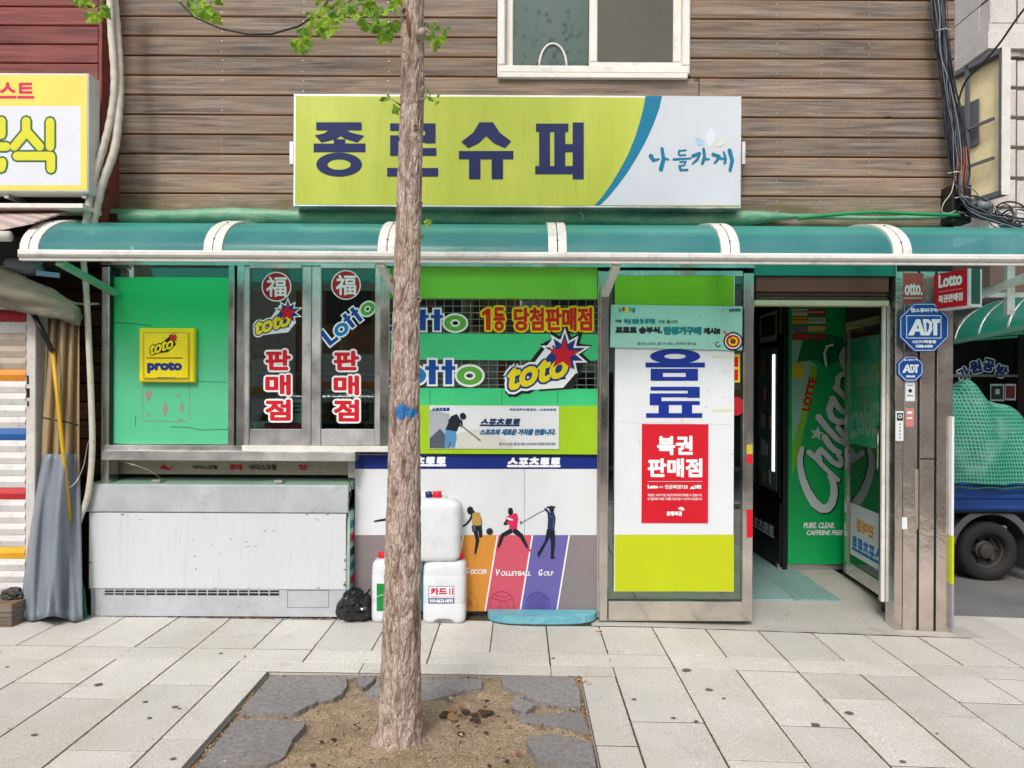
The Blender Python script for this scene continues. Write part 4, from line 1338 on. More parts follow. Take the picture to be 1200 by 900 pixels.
hr(216, 530, 415, 546); hr(366, 546, 415, 575); hr(212, 557, 415, 573); hr(212, 573, 260, 605); hr(212, 588, 415, 604)
hr(248, 604, 290, 640); hr(342, 604, 384, 640); hr(197, 637, 425, 656)
s.build('lettering', bn)

rp = poster('lottery_poster', (752, 497, 830, 613), BY - .001, .003, RED, 'red poster with white Hangul in the middle of the tall banner')
s = Sheet(front(BY - .004))
s.text('복권', 770, 510.5, 812, 533.5, WHITEK, bold=1.0); s.text('판매점', 759, 537, 823, 559.5, WHITEK, bold=1.0)
s.rect(759, 564, 823, 564.4, WHITEK)
s.text('Lotto', 759, 568, 771, 572.5, WHITEK, bold=.4); s.text('6/45', 772, 569.5, 777, 572, WHITEK); s.text('연금복권720', 779, 568, 806, 573, WHITEK, bold=.15); s.poly([(808, 573), (811, 569.5), (814, 573)], WHITEK); s.text('스피또', 812.5, 568, 822, 573, WHITEK, bold=.3)
s.text('복권은 19세 이상 미성년자에게 판매할 수 없습니다.', 759, 578.5, 823, 581.7, WHITEK, bold=.05); s.text('본 점은에서 복권 구매를 도와드릴 수 있으며 가능합니다.', 759, 583, 823, 586.2, WHITEK, bold=.05)
s.text('동행복권', 781, 599, 799, 604.5, WHITEK, bold=.3)
for i in range(5):
    a = -2.4 + i * .55; s.stroke([(798 + 1.4 * cos(a), 598 + 1.4 * sin(a)), (798 + 4 * cos(a), 598 + 4 * sin(a))], 1.1, WHITEK)
s.build('lettering', rp)

hp = thing('toto_game_poster', W(794, 408, BY - .02), 'pale mint poster with a target drawing across the top of the tall banner', 'poster')
t = NT('mint_poster')
ge = t.n.new('ShaderNodeTexCoord'); c = t.mix(t.noise(t.mapping(scale=(1, 1, 3)), 2.5, 3), sc3(lin((138, 210, 192)), .9), sc3(lin((176, 220, 206)), .92)); t.color(c); t.set(Roughness=.35); MINT = t.m
m = MB(); a, b_, c, d = W(716, 357, BY - .012), W(870, 359, BY - .012), W(869.5, 410.5, BY - .014), W(715, 407, BY - .014)
m.prism([a, b_, c, d], (0, .004, 0)); m.build('sheet', MINT, hp)
s = Sheet(front(BY - .014), lift=.0015)
BLK = printm('soft_black_print', (30, 40, 44)); TQ = printm('turquoise_letters', (20, 130, 140))
s.text('프로토 승부식.', 721, 382.5, 776, 391, BLK, bold=.8, n=8); s.text('한경기구매', 777, 382.5, 822, 392.5, TQ, bold=1.0, n=8); s.text('개시!!', 824, 384, 844, 392, BLK, bold=.8, n=8)
s.text('이제', 721, 374.5, 728, 378.5, BLK, bold=.15); s.text('하신 팀들 한 경기만', 731, 373.5, 768, 379.5, TQ, bold=.4); s.text('가도 됩니다.', 771, 375, 795, 379, BLK, bold=.1)
s.text('즐기는 스포츠, 즐기는 토토, 건전하게 즐겨요', 747, 401, 816, 404.5, GREYP, bold=.1)
s.text('스포츠토토', 854, 361.5, 868, 365, BLK, bold=.2)
for i, cc in enumerate((LOTG, RED, YEL, LOTG, TQ)): s.rect(725 + i * 4, 361 - (i % 2), 728 + i * 4, 366 - (i % 2) * 1.5, cc)
s.build('lettering', hp)
s = Sheet(front(BY - .014), lift=.0015)
s.ell(859, 400, 11.5, 11, BLK); s.ell(859, 400, 9.6, 9, WHITEK); s.ell(859, 400, 8.2, 7.6, RED); s.ell(859, 400, 5.6, 5.2, YEL); s.ell(859, 400, 3.2, 3, BLK); s.ell(859, 400, 1.6, 1.5, RED)
s.stroke([(848, 388), (857, 397)], 1.6, RED); s.ring(841.5, 403.5, 3.4, 3.4, 2.2, 2.2, BLK, a0=.4, a1=4.8)
s.build('target_drawing', hp); s = Sheet(front(BY - .014), lift=.0015)
rr = random.Random(5)
for _ in range(34): s.rect(*(lambda x, y: (x, y, x + rr.uniform(.4, 1.2), y + rr.uniform(.4, .9)))(rr.uniform(742, 866), rr.uniform(361, 374)), rr.choice([BLK, WHITEK, LOTG, RED]))
for _ in range(20): s.rect(*(lambda x, y: (x, y, x + 1.0, y + .7))(rr.uniform(826, 852), rr.uniform(393, 406)), rr.choice([BLK, TQ, RED]))
tag(s.build('printed_confetti', hp), kind='stuff')

# plaque on the green film: yellow proto sign, a shallow moulded box
pq = thing('yellow_plaque', W(195, 447, 0), 'moulded yellow square plaque hung over the green window film', 'sign')
YP = paint('yellow_plastic', (246, 222, 22), .3, var=.04)
m = MB(); m.bpx(162.5, 384.5, 227.5, 448, -.02, .02, ch=.008); m.build('plaque_body', YP, pq)
m = MB(); m.bpx(167.5, 389, 221.5, 444, -.032, -.02, ch=.006); m.build('raised_face', YP, pq)
s = Sheet(front(-.032))
for a, c in (((168.5, 390), (220.5, 390)), ((220.5, 390), (220.5, 443)), ((220.5, 443), (168.5, 443)), ((168.5, 443), (168.5, 390))): s.stroke([a, c], .8, printm('mid_grey_line', (150, 146, 90)), cap=False)
s.text('proto', 172.5, 424, 213.5, 437.5, NAVY, bold=1.1); s.rect(172, 419, 214, 420, INK)
s.T = turn(192, 405, -6, .36)
s.poly([(-38, 14), (30, -34), (40, 0), (12, 22), (-34, 24)], INK); s.star(32, -22, 18, 8, 8, INK); s.star(32, -22, 15, 6, 6, RED)
tt = s.T; s.T = lambda x, y: tt(x, y - .2 * (x + 50) + 6)
s.text('toto', -46, -10, 32, 22, INK, bold=3, out=3, shear=.25); s.text('toto', -46, -10, 32, 22, YEL, bold=1.5, shear=.25)
s.T = None
s.rect(184, 442, 205, 443, GREYP)
s.build('lettering', pq)

# ---------------------------------------------------------------- jerrycans, bag, step
PLW = paint('milky_plastic', (228, 231, 235), .32, var=.06, scale=9, dirt=.18)
REDP = paint('red_plastic_cap', (225, 30, 40), .35)
def rrect(w, d, n=10, N=40):
    out = []
    for i in range(N):
        a = 2 * pi * i / N
        ca, sa = cos(a), sin(a)
        r = (abs(ca) ** n + abs(sa) ** n) ** (-1 / n)
        out.append((w / 2 * ca * r, d / 2 * sa * r))
    return out
def jerrycan(c, w, d, h, label, cap_dx, notch=True, handle='side', capmat=None):
    c = Vector(c)
    root = thing('jerrycan', c, label, 'jerrycan', 'white plastic jerrycans by the sports panel')
    m = MB(); vs = []; fs = []
    prof = [(0, .86), (.012, .93), (.04, .985), (.075, 1), (.3, 1), (.315, .985), (.33, 1), (.76, 1), (.775, .985), (.79, 1), (.90, .995), (.945, .96), (.975, .88), (.993, .74), (1.0, .5), (1.0, .02)]
    if not notch: prof = [(0, .80), (.02, .90), (.05, .97), (.1, 1), (.45, 1), (.8, 1), (.87, .985), (.92, .94), (.955, .84), (.98, .66), (.99, .45), (.99, .02)]
    N = 48
    for k_, (hz, s_) in enumerate(prof):
        for x, y in rrect(w, d, 6 if hz < .9 else 4, N):
            X, Y = x * (1 - (1 - s_) * 1.0), y * (1 - (1 - s_) * 1.0)
            z = hz * h
            if notch and k_ < 4 and abs(x) < .28 * w:
                e = min(1, (.28 * w - abs(x)) / (.1 * w)); z = max(z, z + e * (.072 * h) * (1 - k_ / 6))
            vs.append((c.x + X, c.y + Y, c.z + z))
    for k_ in range(len(prof) - 1):
        for j in range(N):
            q = (j + 1) % N; fs.append((k_ * N + j, k_ * N + q, (k_ + 1) * N + q, (k_ + 1) * N + j))
    fs.append(tuple(range(N))[::-1]); fs.append(tuple((len(prof) - 1) * N + j for j in range(N)))
    m.add(vs, fs, 0, True); m.build('body', PLW, root)
    cm = MB(); cc = c + Vector((cap_dx, 0, h * .985))
    cm.lathe(cc, [(.022, -.02), (.026, 0), (.03, .004), (.031, .034), (.028, .04), (.01, .041)], 20); cm.build('cap', capmat or REDP, root)
    hm = MB()
    if handle == 'side': a, b_ = c + Vector((-.09 * (1 if cap_dx > 0 else -1), 0, h * .96)), c + Vector((.04 * (1 if cap_dx > 0 else -1), 0, h * .96)); up = .03
    else: a, b_ = c + Vector((-.062, 0, h * .97)), c + Vector((.062, 0, h * .97)); up = .032
    pts = [a, a + Vector((0, 0, up)) + (b_ - a) * .12, b_ + Vector((0, 0, up)) - (b_ - a) * .12, b_]
    hm.tube(pts, [.014, .012, .012, .014], 10); hm.build('handle', PLW, root)
    return root
gz0 = g(-.5)
j1 = jerrycan((W(520.5, 700, -.07).x, .0, gz0 + .0), .272, .19, .395, 'lower white jerrycan with a red Hangul sticker right of the tree trunk', .09)
s = Sheet(front(-.0955), lift=.0012)
s.rect(502.5, 687, 532, 707, printm('sticker_white', (240, 242, 246))); 
for a, c in (((502.5, 687), (532, 687)), ((532, 687), (532, 707)), ((502.5, 687), (502.5, 707))): s.stroke([a, c], .6, NAVY, cap=False)
MAG = printm('crimson_letters', (206, 24, 84))
s.text('카드', 504.5, 688.5, 524, 697.5, MAG, bold=.6); s.rect(526.5, 689, 528, 697, MAG); s.rect(529.5, 689, 531, 697, MAG)
s.text('대출상담전화', 504.5, 698.5, 531, 700.5, MAG)
s.rect(502.5, 701, 532, 707, NAVY); s.text('010-8633-0093', 503.5, 702, 531, 706.2, WHITEK, bold=.25)
s.build('sticker', j1)
j2 = jerrycan((W(460, 700, -.07).x, .0, g(-.8)), .272, .19, .395, 'white jerrycan with a green label, partly behind the tree trunk', -.075)
s = Sheet(front(-.0955), lift=.0012)
LG = printm('green_label_print', (22, 140, 66)); s.rect(441.5, 684, 468, 716, LG); s.rect(450, 692, 456, 697, WHITEK); s.text('무', 451, 693, 455, 696.5, LG, bold=.1); s.stroke([(442, 699), (447, 697), (455, 698)], .5, WHITEK)
s.build('label', j2)
j3 = jerrycan((W(510, 640, -.07).x, -.0, gz0 + .392), .315, .2, .40, 'white jerrycan with two small caps lying on top of the lower ones', .004, notch=False, handle='top')
m = MB(); m.lathe(ROOTS[j3] + Vector((-.05, .0, .41)), [(.02, -.03), (.024, 0), (.024, .02), (.01, .024)], 14); m.build('air_cap', paint('navy_plastic', (24, 32, 90), .35), j3)

def lumpy(c, r, seed, sx=1, sy=1, sz=1, amp=.25, fr=2.2, sub=4, crease=.12):
    bm = bmesh.new(); bmesh.ops.create_icosphere(bm, subdivisions=sub, radius=1)
    vs = []
    for v in bm.verts:
        p = v.co.copy()
        n1 = noise.noise(p * fr + Vector((seed, 0, 0))); n2 = 1 - abs(noise.noise(p * fr * 2.6 + Vector((0, seed, 0)))) * 2; n3 = 1 - abs(noise.noise(p * fr * 6 + Vector((0, seed, 3)))) * 2
        q = p * (1 + amp * n1 + crease * n2 * .6 + crease * .3 * n3)
        vs.append(Vector((c[0] + q.x * r * sx, c[1] + q.y * r * sy, max(c[2] - r * sz * .8, c[2] + q.z * r * sz))))
    fs = [tuple(v.index for v in f.verts) for f in bm.faces]; bm.free()
    return vs, fs
bagm = paint('black_bin_liner', (16, 16, 18), .2, var=.3, bump=.25, bscale=14, spec=.6)
bag = thing('rubbish_bag', (W(416, 715, -.05).x, -.06, g(-1.05)), 'small knotted black rubbish bag between the freezer and the sports panel', 'bag')
m = MB(); vs, fs = lumpy((W(415, 715, -.05).x, -.04, g(-1.05) + .082), .10, 4.2, 1.0, .8, 1.0, .32, 1.7, 4, .16); m.add(vs, fs, 0, False); m.build('bag_body', bagm, bag)
for (a, b_, c, d, w_) in ((418, 702, 424, 693, .022), (424, 700, 433, 691, .02)):
    m = MB(); p, q = W(a, b_ + 3, -.06), W(c, d, -.07); mid = (p + q) / 2 + Vector((.006, 0, .006)); m.tube([p, mid, q, q + Vector((.004, 0, -.012))], [w_, w_ * .7, w_ * .9, .004], 7, flat=.4); m.build('bag_ear', bagm, bag)

stp = thing('step_board', (W(636, 730, 0).x, 0, 0), 'turquoise half-round wooden step board lying at the foot of the sports panel', 'step')
t = NT('turquoise_board')
n = t.noise(t.mapping(scale=(1.2, 9, 2)), 5, 7, .7, .6)
c = t.ramp(n, [(.3, (.08, .27, .33)), (.5, (.14, .42, .50)), (.62, (.22, .50, .55)), (.72, (.25, .24, .20))]); t.color(c); t.set(Roughness=.6); t.bump(n, .3, .004); TUR = t.m
xa, xb = W(571, 725, 0).x, W(699.5, 725, 0).x; cx = (xa + xb) / 2; hw = (xb - xa) / 2
pts = [(cx + hw * (1 if cos(a) > 0 else -1) * abs(cos(a)) ** .62, .055 - .165 * abs(sin(a)) ** .8, .055) for a in [pi * i / 26 for i in range(27)]]
m = MB(); m.prism(pts, (0, 0, -.045)); m.build('board', TUR, stp, bev=.003)
m = MB(); m.prism([(x, y + .004, .009) for x, y, z in pts], (0, 0, -.02)); m.build('underlay', paint('dark_underlay', (70, 66, 60), .8), stp)

# thin board standing edge-on against the corner pier
fb = thing('edge_board', (W(1119, 738, -.05).x, -.02, g(2.75)), 'thin white, lime and grey board standing edge-on against the corner pier', 'board')
for i, (ya, yb, c) in enumerate(((488, 628, WHITE), (628, 685, printm('acid_lime_print', (0, 0, 0))), (685, 738, paint('grey_edge', (150, 152, 158), .5)))):
    m = MB(); m.bpx(1115.2, ya + .2, 1118, yb, -.03, .26); m.build('board_section', c, fb)

# signs by the door: two octagons and a projecting lottery sign
def octagon(s, cx, cy, rx, ry, m, e=0):
    k = .4142
    s.poly([(cx + (rx + e) * x, cy + (ry + e) * y) for x, y in ((-k, -1), (k, -1), (1, -k), (1, k), (k, 1), (-k, 1), (-1, k), (-1, -k))], m)
ABL = printm('security_blue', (20, 84, 168))
def sec_sign(cx, cy, rx, ry, Y, label, small=False):
    p = thing('security_sign', W(cx, cy + ry, Y), label, 'sign', 'blue octagonal security signs on the corner pier')
    k = .4142; pts = [W(cx + rx * x, cy + ry * y, Y) for x, y in ((-k, -1), (k, -1), (1, -k), (1, k), (k, 1), (-k, 1), (-1, k), (-1, -k))]
    m = MB(); m.prism(pts, (0, .012, 0)); m.build('plate', ABL, p, bev=.002)
    if Y < -.03: m = MB(); m.tube([W(cx, cy, Y + .012), W(cx, cy, -.001)], .012, 8); m.build('mount', ALU, p)
    s = Sheet(front(Y)); octagon(s, cx, cy, rx - 1.2, ry - 1.2, WHITEK); octagon(s, cx, cy, rx - 1.9, ry - 1.9, ABL)
    f = rx / 29.0
    if not small:
        s.rect(cx - 21, cy - 14, cx + 20, cy + 13, WHITEK); s.rect(cx - 20.2, cy - 13.2, cx + 19.2, cy + 12.2, ABL)
    s.T = lambda x, y: (cx + x * f, cy + y * f)
    s.poly([(-19, 9.5), (-9.5, -9.5), (-5, -9.5), (1.5, 9.5), (-4, 9.5), (-5.5, 5), (-10.5, 5), (-12.5, 9.5)], WHITEK); s.poly([(-9, 1.5), (-7.6, -3), (-6, 1.5)], ABL)
    s.poly([(-2, -9.5), (5, -9.5), (9, -6), (9.5, 3), (6, 9.5), (1.5, 9.5)], WHITEK); s.poly([(2, -5.5), (4.5, -5.5), (5.8, -3), (5.4, 2), (3.8, 5.5), (3, 5.5)], ABL)
    s.poly([(8.5, -9.5), (18.5, -9.5), (18.5, -5.2), (15.2, -5.2), (15.2, 9.5), (10.6, 9.5), (10.6, -5.2), (9.6, -5.2)], WHITEK)
    s.text('캡스경비구역', -16, -22.5, 16, -17.5, WHITEK, bold=.3); 
    if not small: s.text('CCTV작동중', -14, 15, 14, 19, WHITEK, bold=.3)
    s.text('1588-6400', -10, 20.5 if not small else 15, 10, 24 if not small else 20, WHITEK, bold=.4)
    s.T = None; s.build('lettering', p)
sec_sign(1083, 383.5, 29, 28.5, -.07, 'larger blue octagonal security sign just below the red hanging sign')
sec_sign(1067, 432, 15, 15, -.014, 'smaller blue octagonal security sign below the large one', True)

ls = thing('hanging_lottery_sign', W(1122, 342, -.2), 'red box sign with white Lotto lettering projecting under the canopy by the corner pier', 'sign')
# box turned towards the door side
A, B_ = W(1094.5, 318, -.10), W(1135, 312, -.34)
A = Vector((W(1094.5, 340, -.05).x, -.05, 0)); B_ = Vector((W(1135.5, 340, -.30).x, -.30, 0))
zb_, zt_ = W(1095, 364, -.05).z, 2.24
dv2 = B_ - A; nn = Vector((dv2.y, -dv2.x, 0)).normalized()
if nn.y > 0: nn = -nn
back = -nn * .10
m = MB(); m.prism([A + Vector((0, 0, zb_)), B_ + Vector((0, 0, zb_)), B_ + Vector((0, 0, zt_)), A + Vector((0, 0, zt_))], back); m.build('sign_box', paint('white_sign_case', (225, 228, 230), .4, dirt=.2), ls)
e1 = dv2 * .02
s = Sheet(quadmap(A + Vector((0, 0, zt_)), dv2, (0, 0, zb_ - zt_)), nn, .002)
s.rect(.0, 0, .96, .97, RED)
s.T = lambda x, y: (x, y)
s.text('Lotto', .14, .04, .82, .40, WHITEK, bold=.016); s.rect(.14, .50, .82, .508, WHITEK); s.text('복권판매점', .14, .60, .84, .82, WHITEK, bold=.007)
s.build('sign_face', ls)
s = Sheet(quadmap(B_ + Vector((0, 0, zt_)), back, (0, 0, zb_ - zt_)), dv2.normalized(), .002)
s.rect(.16, 0, .84, .93, printm('dim_green_panel', (52, 96, 84))); s.build('end_window', ls)
m = MB(); m.bar(A + Vector((.0, .05, 2.1)), A + Vector((-.02, .12, 2.1)), .03, .03); m.build('wall_arm', ALU, ls)
# ---------------------------------------------------------------- street tree and its pit
TY = -1.66
t = NT('ginkgo_bark')
v = t.mapping(scale=(1, 1, .28))
n = t.noise(v, 34, 8, .7, .8); n2 = t.noise(t.mapping(scale=(1, 1, .5)), 5, 4, .6); n3 = t.noise(t.mapping(), 160, 3, .7)
vo = t.voro(t.mapping(scale=(1, 1, .26)), 105, 'DISTANCE_TO_EDGE')
c = t.ramp(n, [(.33, (.09, .055, .042)), (.43, (.30, .205, .16)), (.52, (.55, .43, .36)), (.70, (.76, .64, .56))])
c = t.mix(t.grey(vo, .0, .09, .62, 0), c, (.10, .062, .048, 1))
c = t.mix(t.grey(n3, .4, .7, 0, .35), c, (.46, .38, .33, 1))
c = t.mix(t.grey(n2, .4, .7, 0, .3), c, (.40, .27, .20, 1))
# blue spray mark
ge = t.n.new('ShaderNodeNewGeometry')
def spot(px, py, rx, rz):
    q = W(px, py, TY - .06)
    mp = t.n.new('ShaderNodeMapping'); mp.vector_type = 'POINT'
    mp.inputs['Location'].default_value = (-q.x / rx, 0, -q.z / rz); mp.inputs['Scale'].default_value = (1 / rx, 0, 1 / rz)
    t.link(ge.outputs['Position'], mp.inputs[0])
    ln = t.n.new('ShaderNodeVectorMath'); ln.operation = 'LENGTH'; t.link(mp.outputs[0], ln.inputs[0])
    wob = t.noise(t.mapping(), 60, 4, .7)
    return t.grey(t.math('ADD', ln.outputs[1 if len(ln.outputs) > 1 else 0], t.math('MULTIPLY', wob, .9)), 1.25, 1.5, .95, 0)
c = t.mix(spot(470, 483, .030, .035), c, (.02, .16, .42, 1)); c = t.mix(spot(481, 484, .026, .022), c, (.03, .22, .50, 1))
t.color(c); t.set(Roughness=.9, Specular_IOR_Level=.15)
t.bump(t.math('ADD', n, t.grey(vo, 0, .16, 0, .35)), .9, .007); BARK = t.m

prof = [(872, 467, 62), (862, 467.5, 57), (850, 468, 54), (820, 469, 50), (750, 470.5, 47), (700, 471.5, 46), (600, 473, 42), (500, 474, 38), (400, 475.5, 34), (300, 477.5, 32), (200, 480.5, 30), (100, 483.5, 29), (0, 483.5, 28), (-100, 483, 26), (-330, 480, 22)]
kT = kk(TY)
axis = [(W(cx, py, TY), (wpx * .95) * kT / 2) for py, cx, wpx in prof]
def at_h(z):
    for i in range(len(axis) - 1):
        a, b_ = axis[i], axis[i + 1]
        if a[0].z <= z <= b_[0].z:
            f = (z - a[0].z) / (b_[0].z - a[0].z)
            return a[0].lerp(b_[0], f), a[1] + (b_[1] - a[1]) * f
    return (axis[0] if z < axis[0][0].z else axis[-1])
tree = thing('street_tree', W(467, 868, TY), 'slender ginkgo street tree with rough bark standing in the paving pit', 'tree')
NA, NZ = 110, 560
m = MB(); vs = []
zb_, zt_ = -.05, 4.3
for i in range(NZ + 1):
    f = i / NZ; z = zb_ + (zt_ - zb_) * f
    c, r = at_h(z)
    for j in range(NA):
        a = 2 * pi * j / NA
        q = Vector((cos(a) * r * 20, sin(a) * r * 20, z * 5.2))
        wv = noise.noise(q * 1.7) * .35
        q2 = Vector((cos(a) * r * 56 + wv, sin(a) * r * 56 + wv, z * 11))
        n1 = abs(noise.noise(q2)); n2 = noise.noise(q * 3.3)
        d = -.0075 * max(0, 1 - n1 / .16) ** 1.2 + .003 * n2 + .002 * noise.noise(q2 * 2.2)
        fl = .012 * exp(-(z + .0) * 16) * (1 + .5 * sin(a * 4 + 1))
        vs.append((c.x + (r + d + fl) * cos(a), c.y + (r + d + fl) * sin(a), z))
fs = [(i * NA + j, i * NA + (j + 1) % NA, (i + 1) * NA + (j + 1) % NA, (i + 1) * NA + j) for i in range(NZ) for j in range(NA)]
m.add(vs, fs, 0, True); m.build('trunk', BARK, tree, fixn=False)
# scars and stubs
for (px, py, w_, h_) in ((476, 20, 7, 9), (489, 153, 5, 5), (494, 240, 4, 5), (461, 330, 4, 6), (492, 352, 5, 6)):
    c, r = at_h(W(px, py, TY).z); p = W(px, py, TY); dx = max(-.9, min(.9, (p.x - c.x) / r)); p.y = c.y - r * sqrt(1 - dx * dx)
    m = MB(); m.lathe((p.x, p.y - .004, p.z), [(w_ * kT * .55, .012), (w_ * kT * .6, .0), (w_ * kT * .42, -.004), (w_ * kT * .35, .006), (.001, .008)], 14, axis='Y', sx=1, sy=h_ / w_); m.build('branch_scar', BARK, tree)
# leaves
def leafmat(name, a, b_):
    t = NT(name)
    n = t.noise(t.mapping(rand=20), 12, 3); oi = t.n.new('ShaderNodeObjectInfo')
    c = t.mix(oi.outputs['Random'], a, b_); c = t.mix(t.grey(n, .4, .7, 0, .3), c, sc3(a, .6))
    t.color(c); t.set(Roughness=.45)
    tl = t.n.new('ShaderNodeBsdfTranslucent'); cc = t.mix(.5, c, (.40, .62, .03, 1)); t.link(cc, tl.inputs[0])
    mx = t.n.new('ShaderNodeMixShader'); mx.inputs[0].default_value = .45
    t.link(t.b.outputs[0], mx.inputs[1]); t.link(tl.outputs[0], mx.inputs[2]); t.link(mx.outputs[0], t.out.inputs[0]); return t.m
LEAF = leafmat('ginkgo_leaf', (.07, .20, .018, 1), (.38, .56, .035, 1))
leafmesh = []
for q in range(5):
    m = MB(); n = 9; R = 1.0; vs = [(0, 0, 0)]
    for i in range(n):
        a = radians(-62 + 124 * i / (n - 1)); rr_ = R * (1 - .10 * abs(sin(i * 2.1 + q)) - (.35 if i == 4 and q % 2 == 0 else 0))
        vs.append((rr_ * sin(a), .16 * sin(i * 1.5 + q) + .12 * abs(sin(a)), -rr_ * cos(a)))
    vs += [(.03, .0, .0), (-.03, 0, 0), (.012, .05, .62), (-.012, .05, .62)]
    m.add(vs, [(0, i + 1, i + 2) for i in range(n - 1)] + [(n + 1, n + 2, n + 4, n + 3)])
    me = bpy.data.meshes.new('leaf'); me.from_pydata(m.v, [], m.f); me.materials.append(LEAF); me.update(); leafmesh.append(me)
LR = random.Random(11)
def leaf(p, size, tilt=None):
    o = bpy.data.objects.new('leaf', LR.choice(leafmesh)); COL.objects.link(o)
    o.parent = tree; o.location = Vector(p) - ROOTS[tree]; o.scale = (size, size, size * LR.uniform(.85, 1.1))
    o.rotation_euler = (LR.uniform(-.7, .5), tilt if tilt is not None else LR.gauss(0, .75), LR.uniform(-.8, .8))
def twig(pts, r0, r1):
    m = MB(); n = len(pts); m.tube(pts, [r0 + (r1 - r0) * i / (n - 1) for i in range(n)], 6); m.build('branch', BARK, tree)
BROWN = paint('fresh_scar', (120, 74, 50), .8)
m = MB(); m.tube([W(478, 16, TY - .036), W(479, 28, TY - .040), W(480, 40, TY - .042), W(481, 54, TY - .043)], [.010, .012, .008, .003], 10); m.build('branch_scar', BROWN, tree)
m = MB(); m.tube([W(490, 42, TY - .05), W(494, 38, TY - .065), W(497, 34, TY - .07)], [.022, .017, .012], 9); m.build('branch_stub', BARK, tree)
def clump(poly_, n, y0=-.25, y1=.25, s0=.029, s1=.042):
    xs_ = [p[0] for p in poly_]; ys_ = [p[1] for p in poly_]; k = 0; tries = 0
    while k < n and tries < 4000:
        tries += 1
        x, y = LR.uniform(min(xs_), max(xs_)), LR.uniform(min(ys_), max(ys_))
        ins = False; j = len(poly_) - 1
        for i in range(len(poly_)):
            if (poly_[i][1] > y) != (poly_[j][1] > y) and x < (poly_[j][0] - poly_[i][0]) * (y - poly_[i][1]) / (poly_[j][1] - poly_[i][1]) + poly_[i][0]: ins = not ins
            j = i
        if not ins: continue
        p = W(x, y - 6, TY + LR.uniform(y0, y1)); leaf(p, LR.uniform(s0, s1)); k += 1
clump([(85, -22), (132, -22), (131, 12), (128, 24), (117, 25), (108, 30), (104, 20), (88, 10)], 36)
clump([(207, -22), (250, -22), (262, 20), (260, 28), (242, 22), (230, 30), (222, 14), (206, 8)], 32)
clump([(372, -22), (474, -22), (472, 10), (465, 40), (462, 52), (456, 48), (446, 52), (440, 40), (424, 30), (404, 18), (396, 34), (378, 30)], 105)
clump([(366, 18), (402, 26), (385, 46), (366, 50), (360, 66), (340, 62), (342, 50), (352, 38)], 36)
clump([(498, 26), (512, 34), (525, 40), (524, 46), (514, 50), (514, 66), (506, 66), (500, 52)], 13, -.1, .1)
clump([(446, 112), (462, 115), (466, 136), (456, 136), (448, 122)], 7, -.1, .05, .018, .024)
clump([(497, 108), (517, 108), (518, 124), (502, 126)], 7, -.1, .05, .016, .022)
clump([(490, 262), (504, 260), (505, 268), (494, 282), (490, 280)], 4, -.12, -.05, .016, .024)
twig([W(471, -60, TY), W(440, -30, TY - .05), W(410, 0, TY - .06), W(372, 26, TY - .05), W(352, 44, TY)], .014, .002)
twig([W(471, -90, TY), W(380, -60, TY - .1), W(300, -35, TY - .1), W(245, 4, TY - .05)], .014, .002)
twig([W(380, -62, TY - .1), W(200, -70, TY), W(130, -30, TY), W(112, 18, TY)], .012, .002)
twig([W(494, 40, TY - .02), W(499, 34, TY - .04), W(508, 40, TY - .05)], .008, .002); twig([W(492, 118, TY - .03), W(502, 113, TY - .05), W(510, 108, TY - .05)], .005, .0015)
twig([W(470, 124, TY - .03), W(462, 118, TY - .05), W(452, 114, TY - .05)], .004, .0015); twig([W(488, 270, TY - .02), W(493, 266, TY - .05)], .004, .002)
# crown above the picture: boughs and one mass of leaves
for a, h, L in ((.4, 3.7, 1.0), (2.2, 3.9, 1.0), (3.6, 3.8, .9), (5.0, 4.1, .8), (1.2, 4.2, .7)):
    p, r = at_h(h); twig([p, p + Vector((cos(a) * L * .5, sin(a) * L * .5, .35)), p + Vector((cos(a) * L, sin(a) * L, .5))], .025, .006)
m = MB()
for _ in range(900):
    a = LR.uniform(0, 2 * pi); q = LR.uniform(.2, 1.15); p = Vector((axis[-1][0].x + cos(a) * q, TY + sin(a) * q, LR.uniform(3.75, 4.75)))
    u = Vector((LR.gauss(0, 1), LR.gauss(0, 1), LR.gauss(0, 1))).normalized(); w_ = u.orthogonal().normalized(); s_ = LR.uniform(.025, .04)
    m.add([p, p + (u + w_ * .8) * s_, p + (u * 1.2) * s_, p + (u - w_ * .8) * s_], [(0, 1, 2, 3)])
m.build('crown_foliage', LEAF, tree, fixn=False, kind='stuff')

